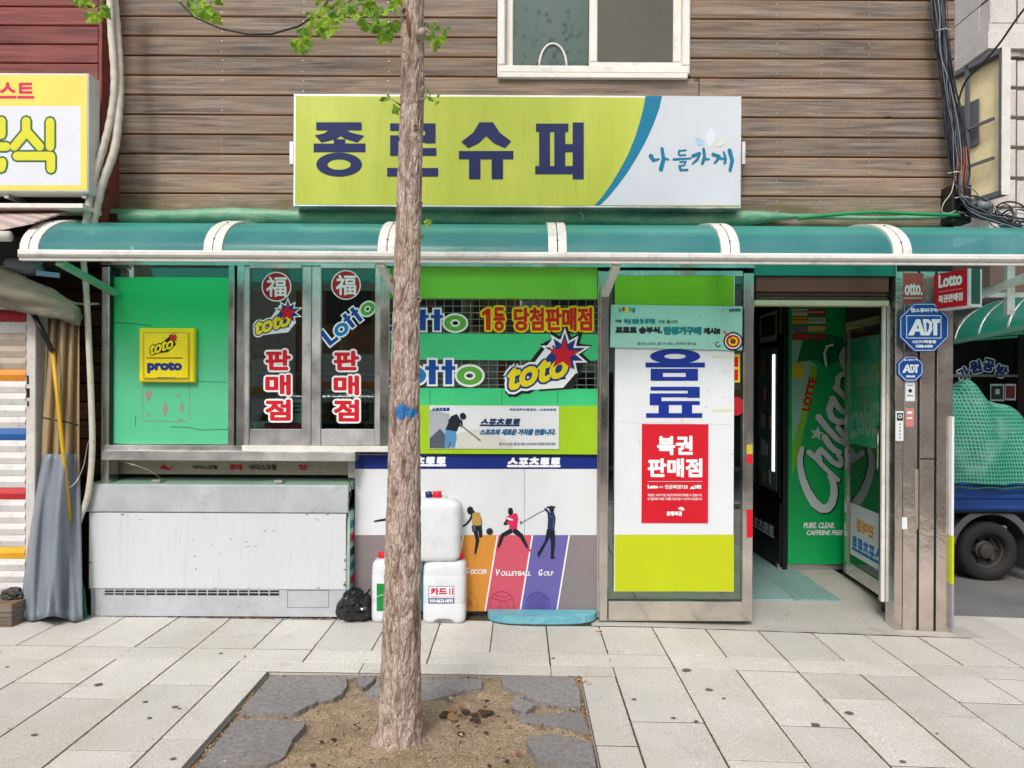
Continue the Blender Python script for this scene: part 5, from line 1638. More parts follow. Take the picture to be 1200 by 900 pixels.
def G(px, py, z=0.0):
    yy = py - 455 - (px - 610) * ROLL; xx = (px - 610) + (py - 455) * ROLL
    d = FOC * (EYE - z) / yy
    return Vector((xx * d / FOC, d - DIST, z))
t = NT('pit_soil')
v = t.mapping(); n = t.noise(v, 14, 8, .7); n2 = t.noise(v, 120, 3, .7); n3 = t.noise(v, 3, 4)
c = t.ramp(n2, [(.3, (.15, .098, .062)), (.48, (.34, .245, .16)), (.6, (.50, .38, .26)), (.72, (.66, .54, .40))])
c = t.mix(t.grey(n, .45, .7, 0, .5), c, (.15, .095, .05, 1)); c = t.mix(t.grey(n3, .5, .7, 0, .45), c, (.11, .105, .04, 1))
t.color(c); t.set(Roughness=.95); t.bump(t.math('ADD', n, n2), .8, .012)
m = MB(); vs = []; A_, B2 = 90, 90
for j in range(B2 + 1):
    for i in range(A_ + 1):
        X = PITX0 + (PITX1 - PITX0) * i / A_; Y = PITY0 + (PITY1 - PITY0) * j / B2
        d = math.hypot(X + .515, Y - TY)
        z = -.016 + .035 * exp(-(d / .28) ** 2) + .018 * noise.noise(Vector((X * 3, Y * 3, 1))) + .010 * noise.noise(Vector((X * 14, Y * 14, 5))) + .008 * noise.noise(Vector((X * 40, Y * 40, 9))) + .016 * max(0, noise.noise(Vector((X * 6, Y * 6, 3))) - .15)
        vs.append((X, Y, z))
fs = [(j * (A_ + 1) + i, j * (A_ + 1) + i + 1, (j + 1) * (A_ + 1) + i + 1, (j + 1) * (A_ + 1) + i) for j in range(B2) for i in range(A_)]
m.add(vs, fs, 0, True); tag(m.build('soil', t.m, None, fixn=False), kind='structure')
m = MB()
for (a, c_) in (((PITX0 - .001, PITY0, -.12), (PITX0 + .006, PITY1, -.004)), ((PITX1 - .006, PITY0, -.12), (PITX1 + .001, PITY1, -.008)), ((PITX0, PITY1 - .006, -.12), (PITX1, PITY1 + .001, -.004))): m.box(a, c_)
m.build('pit_edge', stone('pit_edge_stone', (.30, .28, .26), .2), pav)
SLAB = stone('broken_slate_slab', (.245, .23, .23), .32, .75, .10, 60, .3)
slabs = [('large dark broken slab at the back corner of the tree pit, left of the trunk', [(268, 124), (376, 121), (478, 124), (474, 150), (462, 165), (440, 180), (400, 188), (372, 200), (348, 214), (330, 219), (190, 214), (226, 172)]),
 ('grey broken slab with dark gum spots at the near left edge of the tree pit', [(176, 236), (270, 238), (365, 243), (362, 256), (346, 272), (328, 296), (318, 320), (300, 346), (258, 361), (150, 362), (75, 360)]),
 ('small slab splinter just behind the trunk to its left', [(500, 124), (555, 123), (540, 140), (520, 150), (508, 140)]),
 ('long thin slab lying across directly behind the trunk', [(560, 132), (680, 127), (842, 126), (842, 150), (800, 155), (760, 168), (700, 187), (620, 180), (528, 168), (545, 148)]),
 ('pitted dark slab in the back corner of the tree pit, right of the trunk', [(890, 124), (980, 122), (1082, 124), (1104, 150), (1108, 200), (1060, 200), (1020, 190), (985, 184), (960, 170), (930, 156), (900, 146)]),
 ('smallest triangular slab piece right of the trunk', [(928, 178), (960, 184), (988, 196), (962, 216), (932, 214), (922, 200)]),
 ('narrow wedge shaped slab between the triangular piece and the near right slab', [(950, 226), (1030, 220), (1110, 217), (1132, 273), (1060, 258), (1000, 246), (946, 246)]),
 ('rounded slab at the near right edge of the tree pit', [(964, 284), (1030, 276), (1080, 284), (1136, 300), (1150, 366), (1100, 372), (1036, 358), (986, 334), (962, 306)])]
for lab, pts in slabs:
    zt = random.uniform(.004, .012)
    P = []
    for i in range(len(pts)):
        a, b_ = pts[i], pts[(i + 1) % len(pts)]
        for f in (0, .33, .66):
            x, y = a[0] + (b_[0] - a[0]) * f + random.uniform(-2.2, 2.2), a[1] + (b_[1] - a[1]) * f + random.uniform(-.9, .9)
            P.append(G(200 + x / 2.308, 740 + y / 2.308, zt))
    tilt = random.uniform(-.02, .02)
    cx = sum(p.x for p in P) / len(P); P = [Vector((p.x, p.y, p.z + (p.x - cx) * tilt)) for p in P]
    m = MB(); m.prism(P, (0, 0, -.05)); o = m.build('stone_slab', SLAB, None, bev=.004); tag(o, lab, 'slab', 'broken slabs round the tree')
b = MB()
for (px, py, r) in ((311, 900 - 41, 4.5), (295, 874, 4), (655, 803, 1.5), (664, 799, 1.5), (646, 806, 1.5), (672, 808, 1.6), (660, 812, 1.5), (650, 797, 1.3), (670, 815, 1.5), (668, 868, 2)):
    c = G(px, py, .0165); R = r * .0042; b.add([(c.x + R * cos(a), c.y + R * sin(a), .0165) for a in [2 * pi * i / 8 for i in range(8)]], [tuple(range(8))])
CHIP = [paint('bark_chip', (150, 112, 74), .9, rand=3), paint('pale_chip', (200, 176, 140), .9), paint('dark_chip', (70, 48, 36), .9), paint('dry_leaf', (150, 70, 40), .8)]
m = MB(); R_ = random.Random(9)
for _ in range(2600):
    if R_.random() < .55: X, Y = R_.uniform(PITX0 + .01, PITX1 - .01), R_.uniform(PITY0, PITY1 - .01)
    else:
        e = R_.random(); X = (PITX0 + abs(R_.gauss(0, .03)) + .008) if e < .35 else (PITX1 - abs(R_.gauss(0, .03)) - .008) if e < .75 else R_.uniform(PITX0, PITX1); Y = R_.uniform(PITY0, PITY1) if e < .75 else PITY1 - abs(R_.gauss(0, .03)) - .01
    z = -.012 + .018 * noise.noise(Vector((X * 3, Y * 3, 1))) + .01 * noise.noise(Vector((X * 14, Y * 14, 5))) + .035 * exp(-(math.hypot(X + .515, Y - TY) / .28) ** 2) + .004
    s_ = R_.uniform(.003, .009); u = Vector((R_.gauss(0, 1), R_.gauss(0, 1), R_.gauss(0, .35))).normalized() * s_; w_ = u.cross(Vector((0, 0, 1))).normalized() * s_ * .5; p = Vector((X, Y, z))
    m.add([p - u, p + w_, p + u, p - w_, p + Vector((0, 0, s_ * .5))], [(0, 1, 4), (1, 2, 4), (2, 3, 4), (3, 0, 4)], R_.choice([0, 0, 0, 1, 1, 2, 2, 3]))
for _ in range(70):                                      # twigs, dry leaves and clods
    X, Y = R_.uniform(PITX0 + .05, PITX1 - .03), R_.uniform(PITY0, PITY1 - .03); z = .004 + .018 * noise.noise(Vector((X * 3, Y * 3, 1))) + .035 * exp(-(math.hypot(X + .515, Y - TY) / .28) ** 2)
    a = R_.uniform(0, 6.28); q = R_.uniform(.015, .05)
    if _ % 3 == 0: m.tube([(X, Y, z), (X + q * cos(a) * .5, Y + q * sin(a) * .5, z + .006), (X + q * cos(a), Y + q * sin(a), z)], .0014, 4, mi=2)
    elif _ % 3 == 1: m.add([(X, Y, z), (X + q * .5 * cos(a), Y + q * .5 * sin(a), z + .006), (X + q * .6 * cos(a + .7), Y + q * .6 * sin(a + .7), z + .002), (X + q * .4 * cos(a + 1.4), Y + q * .4 * sin(a + 1.4), z + .007)], [(0, 1, 2, 3)], R_.choice([0, 1, 3]))
    else:
        vs_, fs_2 = lumpy((X, Y, z - .004), R_.uniform(.004, .010), X * 9, 1.2, 1, .7, .5, 2.2, 1, .2); m.add(vs_, fs_2, R_.choice([0, 2, 2]))
for q_ in range(26):
    X, Y = (-.19 + R_.gauss(0, .10), -1.38 + R_.gauss(0, .07)); vs_, fs_2 = lumpy((X, Y, .004), R_.uniform(.006, .016), q_ * 3.1, 1.3, 1, .6, .5, 2.2, 2, .2); m.add(vs_, fs_2, R_.choice([0, 2]))
tag(m.build('wood_chips', CHIP, None), 'scattered bark chips and dry litter over the soil of the tree pit', kind='stuff')
m = MB()
for _ in range(2600):                                    # grit in the paving joints
    i = R_.randrange(len(xs)); X = xs[i] + R_.gauss(0, .0035 if R_.random() < .8 else .02); Y = R_.uniform(-2.4, -.1)
    if PITX0 - .15 < X < PITX1 + .15 and Y < -.78: continue
    s_ = R_.uniform(.0015, .004); p = Vector((X, Y, g(X) + .0)); m.add([p + Vector((-s_, 0, 0)), p + Vector((0, -s_, 0)), p + Vector((s_, 0, 0)), p + Vector((0, s_, 0)), p + Vector((0, 0, s_))], [(0, 1, 4), (1, 2, 4), (2, 3, 4), (3, 0, 4)], R_.choice([0, 1, 2]))
tag(m.build('joint_grit', CHIP, None), 'fine grit caught in the paving joints', kind='stuff')
m = MB()
for (px, py, s_) in ((380, 728, .012), (386, 730, .01), (355, 729, .008), (546, 733, .008), (701, 738, .014), (703, 742, .010), (330, 791, .008), (684, 797, .014), (690, 800, .01), (528, 818, .01)):
    p = G(px, py, g(0) + .006); vs, fs = lumpy(p, s_, px, 1.2, 1, .6, .4, 2, 1, .1); m.add(vs, fs, R_.choice([1, 3, 1]))
tag(m.build('litter', CHIP, None), 'small scraps of litter along the foot of the shop front', kind='stuff')

# overhead black cable at upper left
m = MB(); m.tube([W(190, -30, TY + .9), W(208, 0, TY + .9), W(228, 20, TY + .9), W(258, 33, TY + .9), (W(290, 40, TY + .9)), W(318, 40, TY + .9), W(350, 31, TY + .85), W(374, 15, TY + .8), W(400, -20, TY + .8)], .0055, 7)
tag(m.build('overhead_cable', BLACKM, None), 'black cable sagging in a loop across the timber wall left of the tree', 'cable')

# ---------------------------------------------------------------- cable bundle on the building corner
cb_ = thing('cable_bundle', W(1120, 250, -.02), 'thick tangle of black and grey cables running down the right end of the timber wall', 'cables')
CM = [paint('black_cable', (24, 24, 28), .5), paint('grey_cable', (120, 124, 130), .5), paint('blue_grey_cable', (50, 64, 80), .5), paint('pale_cable', (205, 200, 192), .5), paint('orange_cable', (190, 95, 60), .5)]
CR = random.Random(21)
def smoothpts(P, n=6):
    out = []
    for i in range(len(P) - 1):
        p0, p1, p2, p3 = P[max(0, i - 1)], P[i], P[i + 1], P[min(len(P) - 1, i + 2)]
        for k_ in range(n):
            f = k_ / n
            out.append(.5 * ((2 * p1) + (p2 - p0) * f + (2 * p0 - 5 * p1 + 4 * p2 - p3) * f * f + (3 * p1 - p0 - 3 * p2 + p3) * f ** 3))
    return out + [P[-1]]
spine = [(1099, -25), (1101, 20), (1105, 60), (1110, 100), (1114, 140), (1118, 175), (1122, 205), (1126, 228), (1140, 243), (1165, 252), (1190, 260), (1225, 268)]
for i in range(54):
    o0, o1, o2 = CR.uniform(-8, 9), CR.uniform(-7, 10), CR.uniform(-9, 14)
    r = CR.choice([.002, .0025, .003, .004, .0055]); yb = CR.uniform(-.05, .06)
    P = []
    stop = CR.choice([12, 12, 12, 9, 8])
    for j, (x, y) in enumerate(spine[:stop]):
        f = j / 11; off = o0 * (1 - f) + o1 * f if f < .6 else o1 * (1 - f) / .4 + o2 * (f - .6) / .4
        if i % 5 == 0 and 2 < j < 7: off += 10 * sin((j - 2) / 5 * pi)
        vx, vy = (off, 0) if j < 7 else (off * .4, off * 1.1)
        P.append(W(x + vx + CR.uniform(-2.6, 2.6), y + vy + CR.uniform(-2, 2), yb - .03 - (.04 if j > 7 else 0)))
    m = MB(); m.tube(smoothpts(P, 4), r, 5, cap=False); m.build('cable', CR.choice([CM[0], CM[0], CM[0], CM[1], CM[2], CM[2]] + ([CM[3]] if i % 4 == 0 else [])), cb_, fixn=False)
for i in range(16):                                    # loops and slack ends
    cx, cy = CR.uniform(1125, 1196), 0; cy = 236 + (cx - 1125) * .30 + CR.uniform(-10, 6)
    rx, ry = CR.uniform(8, 20), CR.uniform(6, 14); a0 = CR.uniform(0, 6.28); sp_n = CR.uniform(3.6, 6.6)
    P = [W(cx + rx * cos(a0 + sp_n * q / 18), cy + ry * sin(a0 + sp_n * q / 18) + q * .3, -.06 + .03 * sin(q)) for q in range(19)]
    m = MB(); m.tube(P, CR.choice([.003, .004, .006]), 5, cap=False); m.build('cable_loop', CR.choice(CM[:4]), cb_, fixn=False)
m = MB(); m.tube(smoothpts([W(1119, 205, -.05), W(1115, 225, -.06), W(1106, 238, -.06), W(1104, 248, -.05), W(1112, 250, -.05), W(1120, 247, -.05)], 5), .003, 5); m.build('cable_loop', CM[3], cb_)
for x in (1121, 1126, 1129, 1132): 
    m = MB(); m.tube([W(x, 172, -.07), W(x + 1, 190, -.08), W(x - 1, 210, -.07), W(x, 228, -.06)], .003, 5); m.build('cable', CM[4], cb_)
for (x, y) in ((1120, 203), (1106, 36), (1128, 232)):
    m = MB(); p = W(x, y, -.06); m.tube([p + Vector((-.05, 0, 0)), p + Vector((0, -.02, .004)), p + Vector((.05, 0, 0))], .004, 6); m.build('cable_tie', CM[3], cb_)
m = MB(); p = W(1146, 240, -.1); m.tube([p, p + Vector((.07, 0, -.01))], .028, 12); m.build('splice_case', CM[1], cb_)
m = MB(); m.box((W(1112, 245, .0).x, -.04, W(1120, 240, 0).z - .12), (W(1135, 245, 0).x, .09, W(1120, 218, 0).z), ch=.01); m.build('junction_box', BLACKM, cb_)
# end wood grain edge and green rope beneath
m = MB(); m.tube(smoothpts([W(935, 256, -.03), W(985, 251, -.04), W(1030, 249, -.04), W(1080, 251, -.04), W(1125, 252, -.05)], 5), .012, 8)
tag(m.build('twisted_tarpaulin_end', paint('vivid_green_tarp', (20, 140, 80), .5), None), 'vivid green twisted end of tarpaulin reaching the cable tangle', 'tarpaulin')
m = MB(); m.tube(smoothpts([W(1230, -20, -.5), W(1199, 12, -.4), W(1172, 50, -.3), W(1150, 76, -.2), W(1134, 92, -.12), W(1125, 112, -.08), W(1122, 135, -.07)], 6), .0065, 7)
tag(m.build('service_cable', BLACKM, None), 'black service cable coming in from the street at the upper right corner', 'cable')

# ---------------------------------------------------------------- neighbour on the left
nb = thing('neighbour_building', (-3.6, .3, 0), 'red stained timber building with a striped roller shutter left of the shop', 'building')
NYP = -.116
bx = W(115, 60, NYP).x
R0 = W(60, 74, NYP).z
for r in range(-3, 14):
    za = R0 + (r - 1) * .1185 - .0; 
    if za < 2.62: continue
    m = MB(); m.box((-6.2, NYP, za + .004), (bx, NYP + .02, za + .1155), ch=.005); m.build('plank', WOODR, nb)
m = MB(); m.box((bx + .001, NYP + .006, 2.5), (bx + .02, PY + .02, 5.0)); m.build('corner_board', WOODR, nb)
for r in range(14):
    m = MB(); m.box((bx + .0, NYP + .09, 2.28 + r * .02), (bx + .01, NYP + .1, 2.29 + r * .02)); 
m = MB(); m.box((-6.2, NYP + .025, 2.3), (bx - .004, .3, 5.2)); m.box((-6.2, .25, -.2), (-2.69, .3, 2.3)); m.build('wall', BACKW, nb)
for i in range(11):
    m = MB(); z = .9 + i * .125; m.box((-3.2, .20, z), (-2.70, .22, z + .115), ch=.004); m.build('dark_plank', WOODD, nb)
m = MB(); m.box((-6.2, NYP, 5.2), (bx, 5, 5.3)); m.build('roof', paint('roof_felt', (80, 82, 82), .9), nb)
SHY = -.08
sx1 = W(30, 500, SHY).x
shc = {363: (178, 40, 52), 433: (226, 148, 48), 502: (34, 96, 168), 571: (200, 44, 52), 641: (240, 178, 30)}
SHW = paint('dirty_white_slat', (222, 220, 218), .45, dirt=.45, rand=7)
SHB2 = paint('beige_slat', (186, 172, 154), .5, dirt=.4, rand=7)
y = 349.0
while y < 705:
    mat_ = SHW
    for q, c in shc.items():
        if abs(y - q) < 5: mat_ = paint('stripe_%d' % q, c, .45, dirt=.2)
    if 385 < y < 425: mat_ = SHB2
    za, zb = W(15, y + 13.9, SHY).z, W(15, y, SHY).z
    m = MB(); X0 = -4.6
    m.add([(X0, SHY + .006, za), (sx1, SHY + .006, za), (sx1, SHY - .004, za + (zb - za) * .5), (X0, SHY - .004, za + (zb - za) * .5), (sx1, SHY + .006, zb - .002), (X0, SHY + .006, zb - .002), (sx1, SHY + .02, zb - .002), (X0, SHY + .02, zb - .002)], [(0, 1, 2, 3), (3, 2, 4, 5), (5, 4, 6, 7)], 0, False)
    m.build('shutter_slat', mat_, nb, fixn=False)
    y += 13.9
m = MB(); m.bpx(30, 340, 41, 700, -.12, .0, ch=.004); m.build('shutter_guide', paint('white_guide', (214, 210, 204), .5, dirt=.4), nb)
m = MB(); m.bpx(41, 350, 58, 700, -.03, .1, ch=.004); m.build('wall_strip', paint('pale_wall_strip', (188, 184, 180), .6, dirt=.4), nb)
s = Sheet(front(-.12)); 
for (a, c, d, e) in ((31.5, 440, 34, 450), (31, 455, 35, 466), (32, 470, 34, 476)): s.rect(a, c, d, e, INK)
s.build('guide_marks', nb)
m = MB(); m.box((-4.6, -.2, 2.25), (-2.9, .2, 2.42)); m.build('shutter_head', DARKIN, nb)
# left lightbox sign
ln_ = thing('snack_bar_sign', W(50, 226, -.3), 'yellow and white light box sign with green outlined Hangul above the striped shutter', 'sign')
m = MB(); Xr = W(103.5, 150, -.32).x
zt, zb = W(50, 85.5, -.32).z, W(50, 225, -.32).z
m.box((-4.6, -.32, zb), (Xr, -.20, zt), ch=.006); m.build('sign_box', paint('white_box', (226, 226, 224), .4, dirt=.2), ln_)
s = Sheet(front(-.32))
YS = paint('sun_faded_yellow', (240, 222, 96), .4, var=.08, dirt=.12); GS = printm('letter_outline_green', (58, 110, 70)); YF = printm('letter_yellow', (228, 224, 60))
s.rect(-160, 88, 102, 223, YS); s.rect(-160, 124.5, 94.5, 217, paint('faded_sign_white', (226, 228, 238), .4, var=.04, dirt=.08))
PK = printm('pink_red_letters', (224, 44, 96)); s.text('토스트', -22, 96.5, 40.5, 116, PK, bold=.9)
def rs(pts, w0, m): s.stroke(pts, w0, m)
for w_, mm in ((14.5, GS), (10, YF)):
    rs([(31, 142), (31, 155), (17, 172)], w_, mm); rs([(32, 155), (47, 172)], w_, mm); rs([(59, 143), (59, 172)], w_, mm); rs([(20, 183), (60, 183), (60, 198)], w_, mm)
    rs([(-22, 142), (-22, 158), (2, 158), (2, 142)], w_, mm); rs([(-30, 172), (8, 172)], w_, mm); rs([(-22, 184), (-22, 197), (2, 197), (3, 190)], w_, mm)
rs([(31, 142), (31, 155), (17, 172)], 8.5, YF); rs([(32, 155), (47, 172)], 8.5, YF)
s.build('sign_face', ln_)
for x in (5, 96):
    m = MB(); m.bpx(x, 226, x + 5, 232, -.28, -.12); m.build('hanger', ALU, ln_)
# rail, striped awning
m = MB(); m.bpx(-60, 238, 97, 243.5, -.34, -.14, ch=.003); tag(m.build('awning_rail', UPVC, None), 'white rail under the yellow and white light box sign', 'rail')
aw = thing('striped_awning', W(20, 268, -.4), 'worn pink and grey striped awning folded under the white rail on the left', 'awning')
t = NT('striped_canvas'); 
wv = t.n.new('ShaderNodeTexWave'); wv.inputs['Scale'].default_value = 5.0; wv.bands_direction = 'DIAGONAL'; t.link(t.mapping(), wv.inputs['Vector'])
t.color(t.mix(t.grey(wv.outputs[1], .45, .55), (.50, .36, .34, 1), (.33, .27, .26, 1))); t.set(Roughness=.8)
m = MB(); p = [W(-60, 249, -.16), W(86, 247, -.16), W(40, 262, -.55), W(-60, 282, -.62)]; m.prism(p, (0, .004, .012)); m.build('canvas', t.m, aw)
m = MB(); m.tube([W(-60, 276, -.60), W(12, 277, -.58)], .03, 12); m.build('roller', UPVC, aw)
m = MB(); m.bpx(15, 270, 38, 290, -.05, .1, ch=.004); tag(m.build('weathered_box', paint('grey_board', (120, 118, 104), .8, dirt=.5), None), 'small weathered grey box on the wall under the striped awning', 'box')

# olive folded cover
t = NT('olive_cover'); n = t.noise(t.mapping(scale=(1, 1, 2)), 6, 6, .6, .5)
t.color(t.mix(n, (.12, .115, .075, 1), (.30, .29, .22, 1))); t.set(Roughness=.75); t.bump(n, .8, .02); OLV = t.m
m = MB(); P = smoothpts([W(-70, 322, -.25), W(-10, 330, -.28), W(30, 345, -.28), W(62, 357, -.25), (W(92, 371, -.18))], 8); N = len(P); vs = []
NR = 26
for i, p in enumerate(P):
    f = i / (N - 1); R = .118 * (1 - .62 * f ** 1.5)
    for j in range(NR):
        a = 2 * pi * j / NR
        q = R * (1 + .16 * sin(a * 5 + i * .25) + .12 * noise.noise(Vector((i * .22, cos(a) * 2, sin(a) * 2))))
        vs.append(p + Vector((0, cos(a) * q * .9, sin(a) * q * 1.12)))
fs = [(i * NR + j, i * NR + (j + 1) % NR, (i + 1) * NR + (j + 1) % NR, (i + 1) * NR + j) for i in range(N - 1) for j in range(NR)] + [tuple((N - 1) * NR + j for j in range(NR))]
m.add(vs, fs, 0, True); tag(m.build('folded_cover', OLV, None), 'thick roll of olive canvas sagging above the striped shutter', 'canvas roll')
m = MB(); vs, fs = lumpy(W(27, 314, -.24), .10, 2.2, 1.1, .6, .55, .3, 2.2, 4, .25); m.add(vs, fs, 0, True); tag(m.build('grey_sack', paint('silver_grey_sack', (120, 128, 132), .5, bump=.3), None), 'crumpled silver grey sack lying on the olive canvas roll', 'sack')
m = MB(); m.bar(W(43, 320, -.3), W(70, 323, -.26), .022, .03); tag(m.build('blue_strap', paint('pale_blue_strap', (112, 160, 190), .5), None), 'short pale blue strap beside the silver grey sack', 'strap')
m = MB(); m.tube(smoothpts([W(48, 335, -.2), W(62, 340, -.2), W(78, 351, -.18), W(92, 356, -.1), W(116, 356, .0)], 6), .008, 8); tag(m.build('grey_hose', paint('pale_hose', (182, 184, 178), .5), None), 'thin pale hose curving from the canvas roll to the shop post', 'hose')
# amber plastic
t = NT('amber_plastic'); n = t.noise(t.mapping(scale=(9, 9, .6)), 3, 6, .6, .3)
t.color(t.mix(n, (.24, .15, .075, 1), (.50, .38, .22, 1))); t.set(Roughness=.25); t.bump(n, .6, .02)
n5 = t.noise(t.mapping(scale=(3, 3, 2)), 2, 2); 
m = MB(); NX = 22; NZ_ = 10; vs = []
for j in range(NZ_ + 1):
    for i in range(NX + 1):
        u = i / NX; v_ = j / NZ_
        px = 56 + 37 * u - (1 - u) * 8 * v_ ; py = 366 + 190 * v_
        p = W(px, py, -.12 + .03 * sin(u * 22 + v_ * 2) + .02 * sin(u * 9)); vs.append(p)
m.add(vs, [(j * (NX + 1) + i, j * (NX + 1) + i + 1, (j + 1) * (NX + 1) + i + 1, (j + 1) * (NX + 1) + i) for j in range(NZ_) for i in range(NX)], 0, True)
am = tag(m.build('plastic_sheet', t.m, None, fixn=False), 'upright folded amber plastic sheet tied behind the yellow pole', 'plastic sheet'); md = am.modifiers.new('solid', 'SOLIDIFY'); md.thickness = .003
# grey vinyl cover
t = NT('grey_vinyl'); n = t.noise(t.mapping(scale=(1, 1, .6)), 5, 5, .6, .4); t.color(t.mix(n, (.16, .185, .225, 1), (.26, .29, .34, 1))); t.set(Roughness=.33); t.bump(n, .3, .02)
m = MB(); NX, NZ_ = 44, 26; vs = []
def drape(u, v_, front_=True):
    xl = 51 - 27 * v_ ** .9 - 2 * sin(v_ * 3); xr = 93 + 4 * v_; px = xl + (xr - xl) * u; py = 532 + 193 * v_ + 3 * sin(u * 9) * (1 if v_ > .9 else 0)
    fold = (.030 * sin(u * 13 + v_ * 1.5) + .018 * sin(u * 29 - v_ * 4) * v_ + .05 * exp(-((u - .55 + .1 * v_) / .07) ** 2) * v_)
    bulge = .13 * sin(pi * u) ** .7
    Y = -.09 - bulge * .8 - fold - .02 * v_
    if v_ > .93: Y -= .015
    return W(px, py, Y)
for j in range(NZ_ + 1):
    for i in range(NX + 1): vs.append(drape(i / NX, j / NZ_))
m.add(vs, [(j * (NX + 1) + i, j * (NX + 1) + i + 1, (j + 1) * (NX + 1) + i + 1, (j + 1) * (NX + 1) + i) for j in range(NZ_) for i in range(NX)], 0, True)
gv = tag(m.build('vinyl_cover', t.m, None, fixn=False), 'tall grey blue vinyl cover draped to the ground beside the freezer', 'cover'); md = gv.modifiers.new('solid', 'SOLIDIFY'); md.thickness = .003; md.offset = -1
m = MB(); m.bpx(80, 532, 93, 640, -.0, .02); tag(m.build('dark_green_board', paint('dark_green_board', (44, 66, 64), .6), None), 'dark green board standing behind the grey vinyl cover', 'board')
m = MB(); m.tube([W(61, 405, -.2), W(68, 470, -.21), W(75, 540, -.22), W(82, 610, -.15)], .012, 10); tag(m.build('yellow_pole', paint('yellow_pole_paint', (214, 168, 30), .4, dirt=.3), None), 'long yellow pole leaning in front of the amber plastic', 'pole')
m = MB(); m.tube([W(36, 362, -.24), W(62, 412, -.21)], .016, 8); tag(m.build('dark_stick', BLACKM, None), 'dark stick slanting down from the canvas roll to the yellow pole', 'stick')
m = MB(); m.tube([W(48, 489, -.2), W(62, 492, -.23), W(80, 495, -.2), W(98, 500, -.1)], .005, 6); tag(m.build('binding_cord', BLACKM, None), 'thin dark cord binding the amber plastic sheet', 'cord')
m = MB(); m.tube(smoothpts([W(72, 576, -.2), W(88, 566, -.15), W(98, 545, -.1), W(103, 520, -.05), (W(112, 500, .0))], 6), .003, 6); tag(m.build('white_wire', UPVC, None), 'thin white wire tied round the yellow pole over the vinyl cover', 'wire')
PIPEW = paint('taped_white_pipe', (214, 206, 190), .6, dirt=.5, var=.12, scale=12)
m = MB(); m.tube(smoothpts([W(97, 300, -.1), W(101, 340, -.1), W(104, 400, -.1), W(107, 470, -.1), W(108, 530, -.1), W(103, 580, -.1), W(92, 612, -.1), W(86, 640, -.06), W(85, 660, -.02)], 8), .018, 12)
tag(m.build('drain_pipe', PIPEW, None), 'white taped pipe running down between the vinyl cover and the shop post', 'pipe')
def lag(pts, r, lab):
    P = smoothpts([W(x, y, yy) for x, y, yy in pts], 10); m = MB(); m.tube(P, [r * (1 + .06 * sin(i * 1.7)) for i in range(len(P))], 14); tag(m.build('insulated_pipe', PIPEW, None), lab, 'pipe')
lag([(134, -40, -.14), (134, 0, -.14), (138, 50, -.15), (140, 90, -.16), (139, 130, -.17), (134, 175, -.18), (120, 215, -.2), (110, 258, -.2), (106, 275, -.2)], .025, 'right one of two white lagged pipes descending past the yellow sign')
lag([(128, -40, -.20), (130, 30, -.20), (134, 90, -.2), (131, 130, -.2), (122, 170, -.22), (110, 210, -.24), (104, 240, -.24), (100, 266, -.24)], .021, 'left one of two white lagged pipes descending past the yellow sign')
# broom
br = thing('broom', W(97, 725, -.1), 'broom with green bristles standing between the vinyl cover and the freezer', 'broom')
m = MB(); R2_ = random.Random(4)
for i in range(120):
    a = R2_.uniform(0, 1); m.tube([W(88 + R2_.uniform(-1, 2), 656, -.10 + R2_.uniform(-.01, .01)), W(90 + 9 * a, 690, -.10 + R2_.uniform(-.02, .02)), W(92 + 10 * a, 722 + R2_.uniform(-3, 3), -.1 + R2_.uniform(-.03, .03))], .0016, 4)
m.build('bristles', paint('green_bristle', (16, 120, 84), .5), br, kind='stuff')
m = MB(); m.tube([W(88, 660, -.10), W(86, 600, -.05), W(90, 560, -.02)], .010, 8); m.build('handle', paint('brown_handle', (96, 60, 40), .6), br)
m = MB(); m.bar(W(85, 657, -.1), W(91, 658, -.1), .03, .03); m.build('bristle_holder', TEALP, br)
m = MB(); m.box((W(-40, 712, -.15).x, -.28, g(-3) - .01), (W(24, 712, -.2).x, -.02, W(10, 704, -.2).z), ch=.006); tag(m.build('wooden_board', wood('old_board', (.10, .075, .055), (.25, .2, .16), knot=False), None), 'weathered wooden board on the paving below the shutter', 'board')
m = MB(); vs, fs = lumpy(W(15, 697, -.15), .045, 7.7, 1.2, .8, .8, .5, 2.5, 3, .4); m.add(vs, fs); tag(m.build('scrap', paint('dark_scrap', (60, 58, 56), .6), None), 'small dark crumpled scrap on the wooden board', 'scrap')

